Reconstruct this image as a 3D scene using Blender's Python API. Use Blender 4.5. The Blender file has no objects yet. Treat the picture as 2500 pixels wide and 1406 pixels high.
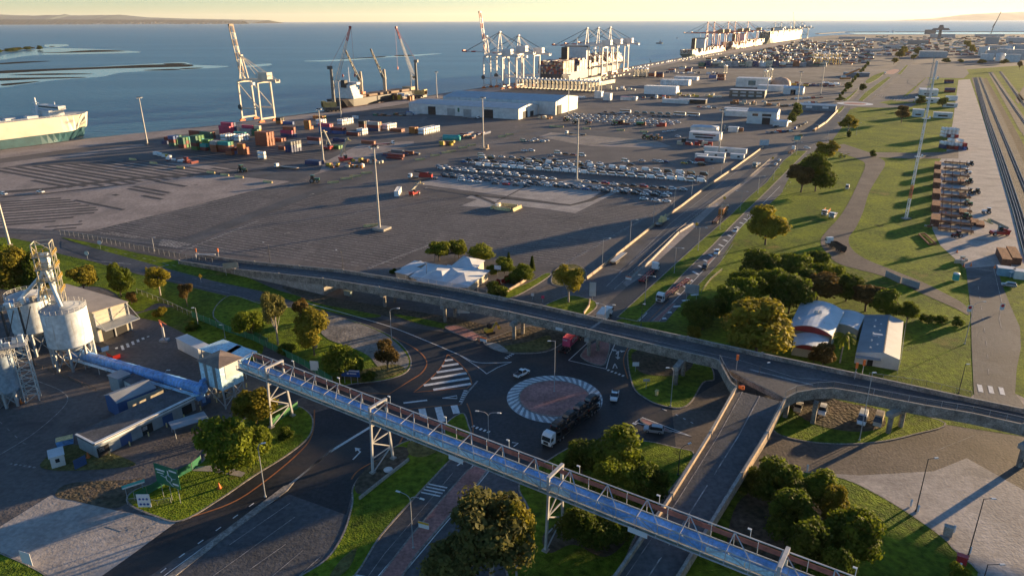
import bpy,math,random
from mathutils import Vector,Matrix
R=random.Random(7)
S=bpy.context.scene
COL=S.collection
rad=math.radians
#camera
F,CAMH,CX,CY=1735.0,90.0,1250.0,703.0
PITCH=math.atan((CY-50)/F);ROLL=rad(-0.2)
SP,CP=math.sin(PITCH),math.cos(PITCH)
CR,SR=math.cos(ROLL),math.sin(ROLL)
def P(u,v,z=0.0):
 """world point at height z seen at photo pixel (u, v)"""
 a,b=(u-CX)/F,-(v-CY)/F
 a,b=CR*a-SR*b,SR*a+CR*b
 t=(CAMH-z)/(SP-b*CP)
 return Vector((a*t,(CP+b*SP)*t,z))
def proj(q):
 dz=q[2]-CAMH
 d=q[1]*CP-dz*SP;a,b=q[0]/d,(q[1]*SP+dz*CP)/d
 return(CX+(CR*a+SR*b)*F,CY-(-SR*a+CR*b)*F)
def hgt(u,v,vt,z0=0.0):
 """height of a thing standing at pixel (u, v) whose top reaches pixel row vt"""
 b=P(u,v,z0);lo,hi=z0,300.0
 for _ in range(50):
  m=(lo+hi)/2
  if proj((b.x,b.y,m))[1]>vt:lo=m
  else:hi=m
 return lo
def heading(p,q):
 a,b=P(*p),P(*q)
 return math.atan2(b.y-a.y,b.x-a.x)
cd=bpy.data.cameras.new('camera');cam=bpy.data.objects.new('camera',cd);COL.objects.link(cam)
cd.sensor_width=36;cd.lens=F/2500*36;cd.clip_start=1;cd.clip_end=200000
cam.matrix_world=Matrix.Translation((0,0,CAMH))@Matrix.Rotation(math.pi/2-PITCH,4,'X')@Matrix.Rotation(ROLL,4,'Z')
S.camera=cam
#light
SUN_EL,SUN_AZ=rad(5.5),rad(32.5)
sd=bpy.data.lights.new('sun','SUN');sd.energy=5.0;sd.angle=rad(0.6);sd.color=(1,0.70,0.38)
so=bpy.data.objects.new('sun',sd);COL.objects.link(so)
sv=Vector((math.cos(SUN_EL)*math.cos(SUN_AZ),math.cos(SUN_EL)*math.sin(SUN_AZ),math.sin(SUN_EL)))
so.rotation_euler=sv.to_track_quat('Z','Y').to_euler();so.location=(300,200,300)
W=bpy.data.worlds.new('World');S.world=W;W.use_nodes=True
wn=W.node_tree.nodes;wl=W.node_tree.links
bg=wn['Background'];sky=wn.new('ShaderNodeTexSky');sky.sky_type='NISHITA';sky.sun_disc=False
sky.sun_elevation=SUN_EL;sky.sun_rotation=math.pi/2-SUN_AZ
sky.air_density=0.85;sky.dust_density=0.0;sky.ozone_density=3.2;sky.altitude=0
wl.new(sky.outputs[0],bg.inputs[0]);bg.inputs[1].default_value=0.078
vs=S.view_settings;vs.view_transform='Standard';vs.look='None';vs.exposure=1.68;vs.gamma=1;vs.use_curve_mapping=False
S.cycles.use_denoising=True
S.cycles.max_bounces=5;S.cycles.diffuse_bounces=2;S.cycles.glossy_bounces=2;S.cycles.transmission_bounces=2;S.cycles.volume_bounces=0;S.cycles.transparent_max_bounces=6
S.cycles.caustics_reflective=False;S.cycles.caustics_refractive=False
#materials
MATS={}
def mat(name,col,rough=0.6,metal=0.0,var=0.12,scale=0.4,scale2=None,col2=None,bump=0.0,bscale=2.0,spec=None,coord='Object',sub=0.0,emit=0,obj_rand=0.0,bdist=0.1,dirt=None):
 if name in MATS:return MATS[name]
 m=bpy.data.materials.new(name);m.use_nodes=True;MATS[name]=m
 n,l=m.node_tree.nodes,m.node_tree.links
 b=n['Principled BSDF'];b.inputs['Roughness'].default_value=rough;b.inputs['Metallic'].default_value=metal
 if spec is not None:b.inputs['Specular IOR Level'].default_value=spec
 tc=n.new('ShaderNodeTexCoord');out=tc.outputs[coord]
 c2=col2 or tuple(x*(1-var*1.6)for x in col)
 c1=col if col2 else tuple(min(1,x*(1+var))for x in col)
 t=n.new('ShaderNodeTexNoise');t.inputs['Scale'].default_value=scale;t.inputs['Detail'].default_value=5;t.inputs['Roughness'].default_value=0.62
 l.new(out,t.inputs['Vector'])
 rp=n.new('ShaderNodeMapRange');rp.inputs[1].default_value=0.35;rp.inputs[2].default_value=0.65
 l.new(t.outputs['Fac'],rp.inputs[0])
 mx=n.new('ShaderNodeMix');mx.data_type='RGBA';mx.inputs[6].default_value=(*c1,1);mx.inputs[7].default_value=(*c2,1)
 l.new(rp.outputs[0],mx.inputs[0]);res=mx.outputs[2]
 if scale2:
  t2=n.new('ShaderNodeTexNoise');t2 .inputs['Scale'].default_value=scale2;t2 .inputs['Detail'].default_value=3
  l.new(out,t2 .inputs['Vector'])
  r2=n.new('ShaderNodeMapRange');r2 .inputs[1].default_value=0.3;r2 .inputs[2].default_value=0.7;r2 .inputs[3].default_value=1-var*1.5;r2 .inputs[4].default_value=1+var*1.5
  l.new(t2 .outputs['Fac'],r2 .inputs[0])
  hv=n.new('ShaderNodeVectorMath');hv.operation='SCALE';l.new(res,hv.inputs[0]);l.new(r2 .outputs[0],hv.inputs['Scale']);res=hv.outputs[0]
 if obj_rand:
  oi=n.new('ShaderNodeObjectInfo');r3=n.new('ShaderNodeMapRange');r3 .inputs[3].default_value=1-obj_rand;r3 .inputs[4].default_value=1+obj_rand
  l.new(oi.outputs['Random'],r3 .inputs[0])
  hv=n.new('ShaderNodeVectorMath');hv.operation='SCALE';l.new(res,hv.inputs[0]);l.new(r3 .outputs[0],hv.inputs['Scale']);res=hv.outputs[0]
 for dc,dscale,lo,hi in dirt or[]:
  mp=n.new('ShaderNodeMapping');mp.inputs['Scale'].default_value=dscale;l.new(out,mp.inputs[0])
  td=n.new('ShaderNodeTexNoise');td.inputs['Scale'].default_value=1;td.inputs['Detail'].default_value=6;td.inputs['Roughness'].default_value=.65;l.new(mp.outputs[0],td.inputs['Vector'])
  rd=n.new('ShaderNodeMapRange');rd.inputs[1].default_value=lo;rd.inputs[2].default_value=hi;l.new(td.outputs['Fac'],rd.inputs[0])
  md=n.new('ShaderNodeMix');md.data_type='RGBA';md.inputs[7].default_value=(*dc,1);l.new(rd.outputs[0],md.inputs[0]);l.new(res,md.inputs[6]);res=md.outputs[2]
 l.new(res,b.inputs['Base Color'])
 if bump:
  t3=n.new('ShaderNodeTexNoise');t3 .inputs['Scale'].default_value=bscale;t3 .inputs['Detail'].default_value=3
  l.new(out,t3 .inputs['Vector'])
  bp=n.new('ShaderNodeBump');bp.inputs['Strength'].default_value=bump;bp.inputs['Distance'].default_value=bdist
  l.new(t3 .outputs['Fac'],bp.inputs['Height']);l.new(bp.outputs[0],b.inputs['Normal'])
 if sub:
  b.inputs['Subsurface Weight'].default_value=0
  b.inputs['Transmission Weight'].default_value=0
 if emit:
  b.inputs['Emission Color'].default_value=(*col,1);b.inputs['Emission Strength'].default_value=emit
 return m
def ribbed(name,col,rough=0.45,scale=3.0,axis=0,metal=0.0,var=0.1,depth=0.5):
 """sheet metal with a ribbed profile along one axis of the object"""
 if name in MATS:return MATS[name]
 m=mat(name,col,rough,metal,var,0.25)
 n,l=m.node_tree.nodes,m.node_tree.links
 tc=n.new('ShaderNodeTexCoord');w=n.new('ShaderNodeTexWave');w.bands_direction='XYZ'[axis];w.inputs['Scale'].default_value=scale;w.inputs['Distortion'].default_value=0
 l.new(tc.outputs['Object'],w.inputs['Vector'])
 bp=n.new('ShaderNodeBump');bp.inputs['Strength'].default_value=depth;bp.inputs['Distance'].default_value=0.08
 l.new(w.outputs['Fac'],bp.inputs['Height']);l.new(bp.outputs[0],n['Principled BSDF'].inputs['Normal'])
 return m
#mesh builder
class MB:
 def __init__(s):s.v,s.f,s.m,s.sm=[],[],[],[]
 def face(s,pts,m=0,smooth=False):
  k=len(s.v);s.v+=[tuple(p)for p in pts];s.f.append(tuple(range(k,k+len(pts))));s.m.append(m);s.sm.append(smooth);return s
 def add(s,vs,fs,m=0,smooth=False):
  k=len(s.v);s.v+=[tuple(p)for p in vs]
  for f in fs:s.f.append(tuple(i+k for i in f));s.m.append(m);s.sm.append(smooth)
  return s
 def box(s,c,d,rz=0.0,m=0,taper=1.0):
  """box with its base centre at c"""
  x,y,h=d[0]/2,d[1]/2,d[2];ca,sa=math.cos(rz),math.sin(rz);vs=[]
  for zz,k in((0,1),(h,taper)):
   for px,py in((-x,-y),(x,-y),(x,y),(-x,y)):
    px*=k;py*=k
    vs.append((c[0]+px*ca-py*sa,c[1]+px*sa+py*ca,c[2]+zz))
  return s.add(vs,[(3,2,1,0),(4,5,6,7),(0,1,5,4),(1,2,6,5),(2,3,7,6),(3,0,4,7)],m)
 def bar(s,p,q,w,h=None,m=0):
  """square bar from p to q"""
  p,q=Vector(p),Vector(q);h=h or w;d=q-p
  if d.length<1e-6:return s
  d.normalize();up=Vector((0,0,1))if abs(d.z)<0.95 else Vector((0,1,0))
  a=d.cross(up).normalized()*(w/2);b=a.cross(d).normalized()*(h/2);vs=[]
  for e in(p,q):vs+=[e-a-b,e+a-b,e+a+b,e-a+b]
  return s.add(vs,[(3,2,1,0),(4,5,6,7),(0,1,5,4),(1,2,6,5),(2,3,7,6),(3,0,4,7)],m)
 def cyl(s,p,q,r,r2=None,n=10,m=0,cap=True,smooth=True):
  p,q=Vector(p),Vector(q);r2=r if r2 is None else r2;d=(q-p).normalized()
  up=Vector((0,0,1))if abs(d.z)<0.95 else Vector((1,0,0))
  a=d.cross(up).normalized();b=d.cross(a);vs=[]
  for e,rr in((p,r),(q,r2)):
   for i in range(n):
    t=2*math.pi*i/n;vs.append(e+a*math.cos(t)*rr+b*math.sin(t)*rr)
  s.add(vs,[(i,(i+1)%n,n+(i+1)%n,n+i)for i in range(n)],m,smooth)
  if cap:s.add(vs,[tuple(range(n-1,-1,-1)),tuple(range(n,2*n))],m)
  return s
 def lathe(s,prof,c=(0,0,0),n=24,m=0,smooth=True,cap=True):
  vs=[]
  for r,z in prof:
   for i in range(n):
    t=2*math.pi*i/n;vs.append((c[0]+r*math.cos(t),c[1]+r*math.sin(t),c[2]+z))
  fs=[]
  for k in range(len(prof)-1):
   for i in range(n):fs.append((k*n+i,k*n+(i+1)%n,(k+1)*n+(i+1)%n,(k+1)*n+i))
  s.add(vs,fs,m,smooth)
  if cap:
   k=len(prof)-1;s.add(vs,[tuple(range(n-1,-1,-1)),tuple(k*n+i for i in range(n))],m)
  return s
 def prism(s,poly,z0,z1,m=0,mtop=None,bottom=False):
  n=len(poly);A=sum(poly[i][0]*poly[(i+1)%n][1]-poly[(i+1)%n][0]*poly[i][1]for i in range(n))
  if A<0:poly=list(poly)[::-1]
  vs=[(p[0],p[1],z0)for p in poly]+[(p[0],p[1],z1)for p in poly]
  s.add(vs,[(i,(i+1)%n,n+(i+1)%n,n+i)for i in range(n)],m)
  s.add(vs,[tuple(range(n,2*n))],m if mtop is None else mtop)
  if bottom:s.add(vs,[tuple(range(n-1,-1,-1))],m)
  return s
 def build(s,name,mats,parent=None,loc=None,rz=0.0):
  me=bpy.data.meshes.new(name);me.from_pydata(s.v,[],s.f)
  if not isinstance(mats,(list,tuple)):mats=[mats]
  for m in mats:me.materials.append(m)
  me.polygons.foreach_set('material_index',s.m);me.polygons.foreach_set('use_smooth',s.sm);me.update()
  o=bpy.data.objects.new(name,me);COL.objects.link(o)
  if parent is not None:o.parent=parent
  if loc is not None:o.location=loc
  o.rotation_euler.z=rz
  return o
def each(mbs,name,mats,parent=None,loc=None):
 for m in mbs:m.build(name,mats,parent,loc)
def mb_box(*a,**k):return MB().box(*a,**k)
def tag(o,label=None,cat=None,group=None,kind=None):
 if label:o['label']=label
 if cat:o['category']=cat
 if group:o['group']=group
 if kind:o['kind']=kind
 return o
def thing(name,label,cat,loc=(0,0,0),rz=0.0,group=None):
 o=bpy.data.objects.new(name,None);COL.objects.link(o);o.empty_display_size=0.5
 o.location=loc;o.rotation_euler.z=rz
 return tag(o,label,cat,group)
def kids(o):return[c for c in KID.get(o.name,())]
KID={}
def copy_tree(o,parent=None):
 c=o.copy();COL.objects.link(c)
 for k in('label','group','category'):
  if parent is None and k in c:del c[k]
 if parent is not None:c.parent=parent
 for ch in o.children:copy_tree(ch,c)
 return c
class Kind:
 """one prototype; the first placing uses it, later ones copy it and its parts"""
 def __init__(s,fn):s.fn,s.o,s.n=fn,None,0
 def put(s,loc,rz=0.0,label=None,cat=None,group=None,scale=None):
  if s.o is None:s.o=s.fn()
  o=s.o if s.n==0 else copy_tree(s.o)
  s.n+=1
  o.location=loc;o.rotation_euler=(0,0,rz)
  o.scale=scale if isinstance(scale,tuple)else((scale,)*3 if scale else(1,1,1))
  return tag(o,label,cat,group)
def world(pts,z=0.0):return[P(u,v,z)for u,v in pts]
def smooth(pts,closed=False,k=6):
 """Catmull-Rom through the points"""
 pts=[Vector(p)for p in pts];n=len(pts);out=[]
 rng=range(n if closed else n-1)
 for i in rng:
  g=lambda j:pts[j%n]if closed else pts[max(0,min(n-1,j))]
  p0,p1,p2,p3=g(i-1),g(i),g(i+1),g(i+2)
  for s in range(k):
   t=s/k
   out.append(0.5*((2*p1)+(p2-p0)*t+(2*p0-5*p1+4*p2-p3)*t*t+(3*p1-p0-3*p2+p3)*t**3))
 if not closed:out.append(pts[-1])
 return out
def ccw(poly):
 A=sum(a[0]*b[1]-b[0]*a[1]for a,b in zip(poly,poly[1:]+poly[:1]))
 return poly if A>0 else poly[::-1]
def sheet(name,poly,z,m,kind='structure'):
 """a flat ground sheet from world points"""
 from mathutils.geometry import tessellate_polygon
 poly=ccw([Vector((p[0],p[1],z))for p in poly])
 o=MB().add(poly,[t if(poly[t[1]]-poly[t[0]]).cross(poly[t[2]]-poly[t[0]]).z>0 else t[::-1]for t in tessellate_polygon([poly])]).build(name,m)
 return tag(o,kind=kind)
def psheet(name,px,z,m,curve=False):
 w=world(px);return sheet(name,smooth(w,True)if curve else w,z,m)
def strip(mb,pts,w,z,m=0,closed=False):
 """a band of width w along the points"""
 pts=[Vector((p[0],p[1],0))for p in pts];n=len(pts);L,Rr=[],[]
 for i in range(n):
  a=pts[(i-1)%n]if closed or i>0 else pts[i];b=pts[(i+1)%n]if closed or i<n-1 else pts[i]
  d=(b-a);d.z=0;d.normalize();q=Vector((-d.y,d.x,0))*(w/2)
  L.append(pts[i]+q);Rr.append(pts[i]-q)
 for i in range(n if closed else n-1):
  j=(i+1)%n
  mb.face([(Rr[i].x,Rr[i].y,z),(Rr[j].x,Rr[j].y,z),(L[j].x,L[j].y,z),(L[i].x,L[i].y,z)],m)
def wall_along(mb,pts,w,z0,z1,m=0,closed=False):
 """a wall of width w along points; z0 / z1 numbers or per-point lists"""
 pts=[Vector((p[0],p[1],0))for p in pts];n=len(pts);A,B=[],[]
 g=lambda z,i:z[i]if isinstance(z,(list,tuple))else z
 for i in range(n):
  a=pts[(i-1)%n]if closed or i>0 else pts[i];b=pts[(i+1)%n]if closed or i<n-1 else pts[i]
  d=(b-a).normalized();q=Vector((-d.y,d.x,0))*(w/2);A.append(pts[i]+q);B.append(pts[i]-q)
 vs=[]
 for i in range(n):
  for p,z in((A[i],z0),(B[i],z0),(B[i],z1),(A[i],z1)):vs.append((p.x,p.y,g(z,i)))
 for i in range(n if closed else n-1):
  j=(i+1)%n;a,b=4*i,4*j
  mb.add(vs,[(a+1,b+1,b+2,a+2),(a+2,b+2,b+3,a+3),(a+3,b+3,b,a),(a,b,b+1,a+1)],m)
 if not closed:mb.add(vs,[(0,1,2,3),(4*n-1,4*n-2,4*n-3,4*n-4)],m)
def clip_line(poly,o,d):
 """parameter intervals of line o + t d inside the polygon"""
 ts=[]
 for a,b in zip(poly,poly[1:]+poly[:1]):
  ex,ey=b[0]-a[0],b[1]-a[1];den=d[0]*ey-d[1]*ex
  if abs(den)<1e-9:continue
  t=((a[0]-o[0])*ey-(a[1]-o[1])*ex)/den;u=((a[0]-o[0])*d[1]-(a[1]-o[1])*d[0])/den
  if 0<=u<1:ts.append(t)
 ts.sort();return list(zip(ts[0::2],ts[1::2]))
def hatch(mb,poly,ang,spacing,w,z,m=0,dash=None,jitter=0.0,drop=0.0,off=0.0,cut=0.0):
 """parallel bands at an angle clipped to a polygon"""
 d=Vector((math.cos(ang),math.sin(ang)));nrm=Vector((-d.y,d.x))
 hs=[p[0]*nrm.x+p[1]*nrm.y for p in poly];h=min(hs)+spacing/2+off
 while h<max(hs):
  hh=h+R.uniform(-jitter,jitter)*spacing
  for a,b in clip_line(poly,nrm*hh,d):
   a+=R.uniform(0,cut)*(b-a);b-=R.uniform(0,cut)*(b-a)
   segs=[(a,b)]
   if dash:
    segs=[];t=a
    while t<b:segs.append((t,min(b,t+dash[0])));t+=dash[0]+dash[1]
   for s0,s1 in segs:
    if R.random()<drop:continue
    p,q,e=nrm*hh+d*s0,nrm*hh+d*s1,nrm*(w/2)
    mb.face([(p.x-e.x,p.y-e.y,z),(q.x-e.x,q.y-e.y,z),(q.x+e.x,q.y+e.y,z),(p.x+e.x,p.y+e.y,z)],m)
  h+=spacing
def inset(poly,d):
 poly=ccw([Vector((p[0],p[1],0))for p in poly]);n=len(poly);out=[]
 for i in range(n):
  a,b,c=poly[i-1],poly[i],poly[(i+1)%n]
  d1,d2=(b-a).normalized(),(c-b).normalized();n1,n2=Vector((-d1 .y,d1 .x,0)),Vector((-d2 .y,d2 .x,0))
  k=n1+n2
  if k.length<0.2:k=n1
  k.normalize();out.append(b+k*(d/max(0.5,k.dot(n1))))
 return out
def text_mesh(txt,size):
 cu=bpy.data.curves.new('lettering','FONT');cu.body=txt;cu.size=size;cu.align_x='CENTER';cu.align_y='CENTER';cu.extrude=0.01
 o=bpy.data.objects.new('lettering',cu);COL.objects.link(o);bpy.context.view_layer.update()
 me=bpy.data.meshes.new_from_object(o.evaluated_get(bpy.context.evaluated_depsgraph_get()))
 bpy.data.objects.remove(o);return me
def lettering(txt,size,m,parent,loc,rot,name='lettering'):
 me=text_mesh(txt,size);me.materials.clear();me.materials.append(m)
 o=bpy.data.objects.new(name,me);COL.objects.link(o);o.parent=parent;o.location=loc;o.rotation_euler=rot
 return o
ORD='first second third fourth fifth sixth seventh eighth ninth tenth eleventh twelfth thirteenth fourteenth fifteenth sixteenth seventeenth eighteenth nineteenth twentieth'.split()
GRID=rad(60.5)
ROW=rad(-26)
#the setting
asph=mat('asphalt_worn',(0.118,0.103,0.096),0.75,var=0.18,scale=0.035,scale2=0.9,bump=0.9,bscale=1.6,dirt=[((.06,.055,.055),(.02,.06,1),.56,.66),((.19,.165,.15),(.05,.012,1),.6,.72),((.045,.043,.045),(.25,.25,1),.68,.76)])
asph_new=mat('asphalt_fresh',(0.022,0.023,0.027),0.62,var=0.35,scale=0.06,scale2=1.2,bump=0.35,bscale=2.5,dirt=[((.062,.046,.036),(.035,.06,1),.5,.66),((.012,.012,.014),(.3,.3,1),.64,.72)])
asph_blue=mat('asphalt_grey',(0.085,0.085,0.09),0.75,var=0.2,scale=0.07,scale2=1.0,bump=0.6,bscale=2.0,dirt=[((.05,.05,.053),(.06,.12,1),.56,.66),((.13,.12,.11),(.1,.03,1),.62,.74)])
asph_brown=mat('asphalt_brown',(0.125,0.098,0.078),0.75,var=0.22,scale=0.08,scale2=1.0,bump=0.6,bscale=2.0)
asph_far=mat('far_pavement',(0.108,0.098,0.094),0.8,var=0.3,scale=0.012,scale2=0.09,bump=0.4,bscale=0.6)
conc=mat('concrete_slab',(0.40,0.355,0.32),0.8,var=0.13,scale=0.12,scale2=1.0,bump=0.5,bscale=2.0,dirt=[((.22,.2,.185),(.05,.1,1),.54,.7),((.13,.12,.115),(.12,.03,1),.66,.76)])
conc_tan=mat('tan_pavement',(0.33,0.275,0.245),0.8,var=0.16,scale=0.05,scale2=0.7,bump=0.7,bscale=1.6,dirt=[((.18,.155,.14),(.03,.012,1),.54,.68)])
conc_wall=mat('weathered_concrete',(0.27,0.24,0.205),0.8,var=0.3,scale=0.5,scale2=3.0,bump=0.2,bscale=4.0)
conc_pale=mat('pale_concrete',(0.36,0.33,0.29),0.8,var=0.15,scale=0.6,scale2=3.0)
grass=mat('grass',(0.185,0.240,0.016),0.9,var=0.3,scale=0.05,scale2=0.7,col2=(0.070,0.120,0.014),bump=1.0,bscale=2.6,spec=0.08,bdist=0.45,dirt=[((.22,.19,.05),(.05,.05,1),.61,.72),((.05,.075,.012),(.12,.12,1),.6,.7),((.19,.15,.10),(.16,.16,1),.70,.76)])
grass_dry=mat('dry_grass',(0.20,0.17,0.065),0.9,var=0.3,scale=0.1,scale2=0.9,col2=(0.10,0.10,0.03),bump=1.0,bscale=1.3,spec=0.1,bdist=0.6)
soil=mat('soil',(0.15,0.115,0.085),0.9,var=0.3,scale=0.12,scale2=0.9,col2=(0.09,0.08,0.05),bump=0.9,bscale=1.2,spec=0.1,bdist=0.4)
gravel=mat('gravel_ground',(0.24,0.215,0.185),0.9,var=0.25,scale=0.25,scale2=1.4,bump=0.8,bscale=1.5)
brick_red=mat('red_paving',(0.40,0.185,0.155),0.8,var=0.2,scale=0.15,scale2=1.5,bump=0.3,bscale=3)
white_line=mat('white_road_paint',(0.72,0.72,0.70),0.7,var=0.12,scale=0.8,scale2=4)
old_line=mat('worn_road_paint',(0.36,0.34,0.32),0.8,var=0.35,scale=0.5,scale2=2)
faint_line=mat('faded_road_paint',(0.33,0.30,0.28),0.8,var=0.3,scale=0.3,scale2=2)
dark_line=mat('dark_stain',(0.062,0.056,0.055),0.8,var=0.25,scale=0.2,scale2=1)
yellow_line=mat('yellow_road_paint',(0.42,0.34,0.09),0.7,var=0.3,scale=0.3)
orange_line=mat('orange_joint',(0.42,0.155,0.05),0.8,var=0.2,scale=0.6)
kerbm=mat('kerb_concrete',(0.30,0.265,0.23),0.8,var=0.25,scale=0.8,scale2=3)
ballast=mat('rail_ballast',(0.075,0.068,0.065),0.9,var=0.3,scale=0.1,scale2=1.0,bump=1.0,bscale=2.0,bdist=0.3)
mud=mat('wet_mud',(0.045,0.038,0.03),0.95,var=0.3,scale=0.05,scale2=0.3,spec=0.05)
rock=mat('rock_wall',(0.16,0.14,0.12),0.9,var=0.3,scale=0.3,bump=0.8,bscale=0.8)
#sea
def water_mat():
 m=bpy.data.materials.new('sea_water');m.use_nodes=True;n,l=m.node_tree.nodes,m.node_tree.links
 b=n['Principled BSDF'];b.inputs['Roughness'].default_value=0.28;b.inputs['IOR'].default_value=1.33;b.inputs['Specular IOR Level'].default_value=0.26
 tc=n.new('ShaderNodeTexCoord')
 mp=n.new('ShaderNodeMapping');mp.inputs['Rotation'].default_value[2]=rad(-8);mp.inputs['Scale'].default_value=(0.0012,0.006,1)
 l.new(tc.outputs['Object'],mp.inputs[0])
 t=n.new('ShaderNodeTexNoise');t.inputs['Scale'].default_value=1;t.inputs['Detail'].default_value=6;l.new(mp.outputs[0],t.inputs['Vector'])
 rp=n.new('ShaderNodeMapRange');rp.inputs[1].default_value=0.42;rp.inputs[2].default_value=0.62;l.new(t.outputs['Fac'],rp.inputs[0])
 mx=n.new('ShaderNodeMix');mx.data_type='RGBA';mx.inputs[6].default_value=(0.045,0.145,0.225,1);mx.inputs[7].default_value=(0.072,0.195,0.275,1)
 l.new(rp.outputs[0],mx.inputs[0]);l.new(mx.outputs[2],b.inputs['Base Color'])
 mp2=n.new('ShaderNodeMapping');mp2 .inputs['Rotation'].default_value[2]=rad(20);mp2 .inputs['Scale'].default_value=(0.05,0.13,1);l.new(tc.outputs['Object'],mp2 .inputs[0])
 t2=n.new('ShaderNodeTexNoise');t2 .inputs['Scale'].default_value=1;t2 .inputs['Detail'].default_value=5;t2 .inputs['Roughness'].default_value=0.7;l.new(mp2 .outputs[0],t2 .inputs['Vector'])
 bp=n.new('ShaderNodeBump');bp.inputs['Strength'].default_value=1.0;bp.inputs['Distance'].default_value=2.2
 l.new(t2 .outputs['Fac'],bp.inputs['Height']);l.new(bp.outputs[0],b.inputs['Normal'])
 return m
SEA=-3.0
sea_m=water_mat()
m=MB();m.face([(-48000,-2000,SEA),(48000,-2000,SEA),(48000,64000,SEA),(-48000,64000,SEA)]);tag(m.build('sea',sea_m),kind='structure')
calm=mat('calm_water',(0.07,0.15,0.20),0.16,var=0.1,scale=0.01,spec=0.6)
def blob(px,z,w=None):
 return smooth(world(px,z),True,5)
#flats uncovered by the tide, and the calm water round them
for pts in([(-10,181),(90,171),(250,163),(380,156),(450,153),(475,159),(560,163),(470,170),(400,173),(300,178),(255,187),(200,192),(130,197),(50,208),(-10,213)],[(0,137),(50,128),(110,119),(190,119),(300,124),(340,129),(200,133),(80,136),(0,147)],[(740,150),(830,146),(950,138),(1020,134),(1080,131),(1010,138),(930,142),(830,150)],[(600,161),(655,156),(660,160),(600,166)],[(110,110),(160,109),(165,113),(120,117)]):
 sheet('calm_water',blob(pts,SEA),SEA+0.05,calm)
for pts in([(0,174),(90,170),(250,164),(360,159),(460,158),(465,163),(400,165),(250,169),(120,174),(0,180)],[(0,192),(90,190),(200,189),(195,191),(90,194),(0,198)],[(5,206),(50,202),(97,199),(60,205),(10,210)],[(20,184),(120,180),(230,181),(120,184)],[(350,172),(420,169),(440,171),(380,173)],[(440,168),(480,166),(495,167),(450,170)],[(0,155),(60,151),(125,150),(70,154),(0,158)],[(95,129),(150,128),(190,125),(240,123),(285,124),(305,126),(230,128),(140,130)],[(400,156),(440,155),(455,157),(410,158)],[(820,145),(880,142),(940,138),(930,141),(870,144)],[(965,136),(1000,135),(1010,137),(970,138)],[(120,114),(130,113.4),(134,114.4),(124,115.4)]):
 sheet('mudflat',blob(pts,SEA),SEA+0.12,mud)
#land
QUAY=[(-700,-300),(-520,268)]+[(p.x,p.y)for p in world([(0,366),(215,338),(520,307),(775,274),(1340,190),(1530,165),(1640,145),(1875,107),(1990,90)])]
land=QUAY+[(p.x,p.y)for p in world([(2030,87),(2075,85),(2300,85),(2560,84)])]+[(5200,2500),(5200,-300)]
lo=MB();lo.prism([Vector((p[0],p[1]))for p in land],SEA-2,0.0)
tag(lo.build('ground',asph),kind='structure')
sheet('harbour_pavement',world([(560,302),(775,279),(1340,193),(1530,168),(1875,110),(1990,91),(2075,86),(2600,86),(2500,170),(2200,190),(1990,350),(1700,250),(1400,235),(1000,280)]),0.02,asph_far)
m=MB();wall_along(m,[P(1995,84,SEA),P(2060,79.8,SEA),P(2200,79,SEA),P(2600,78,SEA)],26,SEA-1,SEA+3.5);tag(m.build('breakwater',rock),kind='structure')
sheet('calm_water',world([(2070,80.8),(2250,80.3),(2600,79.8),(2600,83.5),(2300,84),(2090,83.5)],SEA),SEA+0.05,calm)
psheet('quay_apron',[(0,368),(215,340),(330,326),(520,309),(775,276),(1000,243),(1340,192),(1530,167),(1640,147),(1875,108.5),(1985,92),(1990,93.5),(1900,112),(1700,143),(1560,172),(1360,203),(1000,252),(790,286),(640,304),(520,319),(330,344),(215,359),(0,388)],0.04,conc_tan)
psheet('quay_road',[(0,399),(120,384),(250,366),(345,352),(358,356),(250,374),(120,393),(0,411)],0.04,conc_tan)
#the yard
psheet('yard_pavement',[(-20,412),(160,402),(330,398),(480,400),(560,412),(680,414),(800,392),(880,352),(1010,345),(1010,352),(930,375),(830,410),(720,440),(660,456),(216,566),(90,560),(-20,556)],0.03,conc_tan)
psheet('yard_patch',[(500,424),(560,418),(700,402),(790,398),(780,420),(720,444),(672,440),(560,430)],0.05,asph_blue)
psheet('yard_slab',[(1015,449),(1085,428),(1470,466),(1436,491),(1392,500)],0.04,conc)
psheet('yard_slab',[(1040,457),(1150,474),(1392,503),(1443,492),(1480,467),(1506,470),(1404,521),(1336,511),(1265,503),(1212,508),(1125,503),(1165,487),(1137,484),(1148,478),(1036,462)],0.04,conc)
psheet('yard_slab',[(1360,445),(1400,438),(1490,448),(1430,462)],0.04,conc)
psheet('yard_patch',[(1315,334),(1345,324),(1470,334),(1600,344),(1640,358),(1600,362),(1440,357),(1395,350)],0.04,conc_tan)
psheet('yard_patch',[(1270,330),(1330,318),(1480,322),(1620,338),(1690,352),(1640,356),(1480,338)],0.03,asph_blue)
psheet('yard_lane',[(-20,568),(130,574),(300,590),(420,606),(520,616),(640,630),(560,612),(470,596),(520,575),(650,520),(790,470),(900,430),(1100,372),(1300,315),(1290,312),(1060,370),(880,425),(700,486),(560,540),(440,585),(330,582),(200,568),(60,560),(-20,556)],0.05,asph_blue)
ln=MB()
near_lot=[(440,612),(640,530),(760,480),(960,425),(1010,470),(1210,512),(1400,524),(1500,475),(1640,492),(1480,585),(1380,645),(1300,645),(1210,600),(1040,600),(950,650),(830,650),(620,622)]
hatch(ln,[tuple(p[:2])for p in world(near_lot)],ROW,2.9,0.42,0.07,0,jitter=0.04,drop=0.04,dash=(9,0.6))
hatch(ln,[tuple(p[:2])for p in world([(222,566),(640,462),(760,440),(640,505),(520,552),(420,590),(330,580)])],rad(-27),2.7,0.42,0.07,0,jitter=0.05,drop=0.04,dash=(8,0.5))
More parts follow.
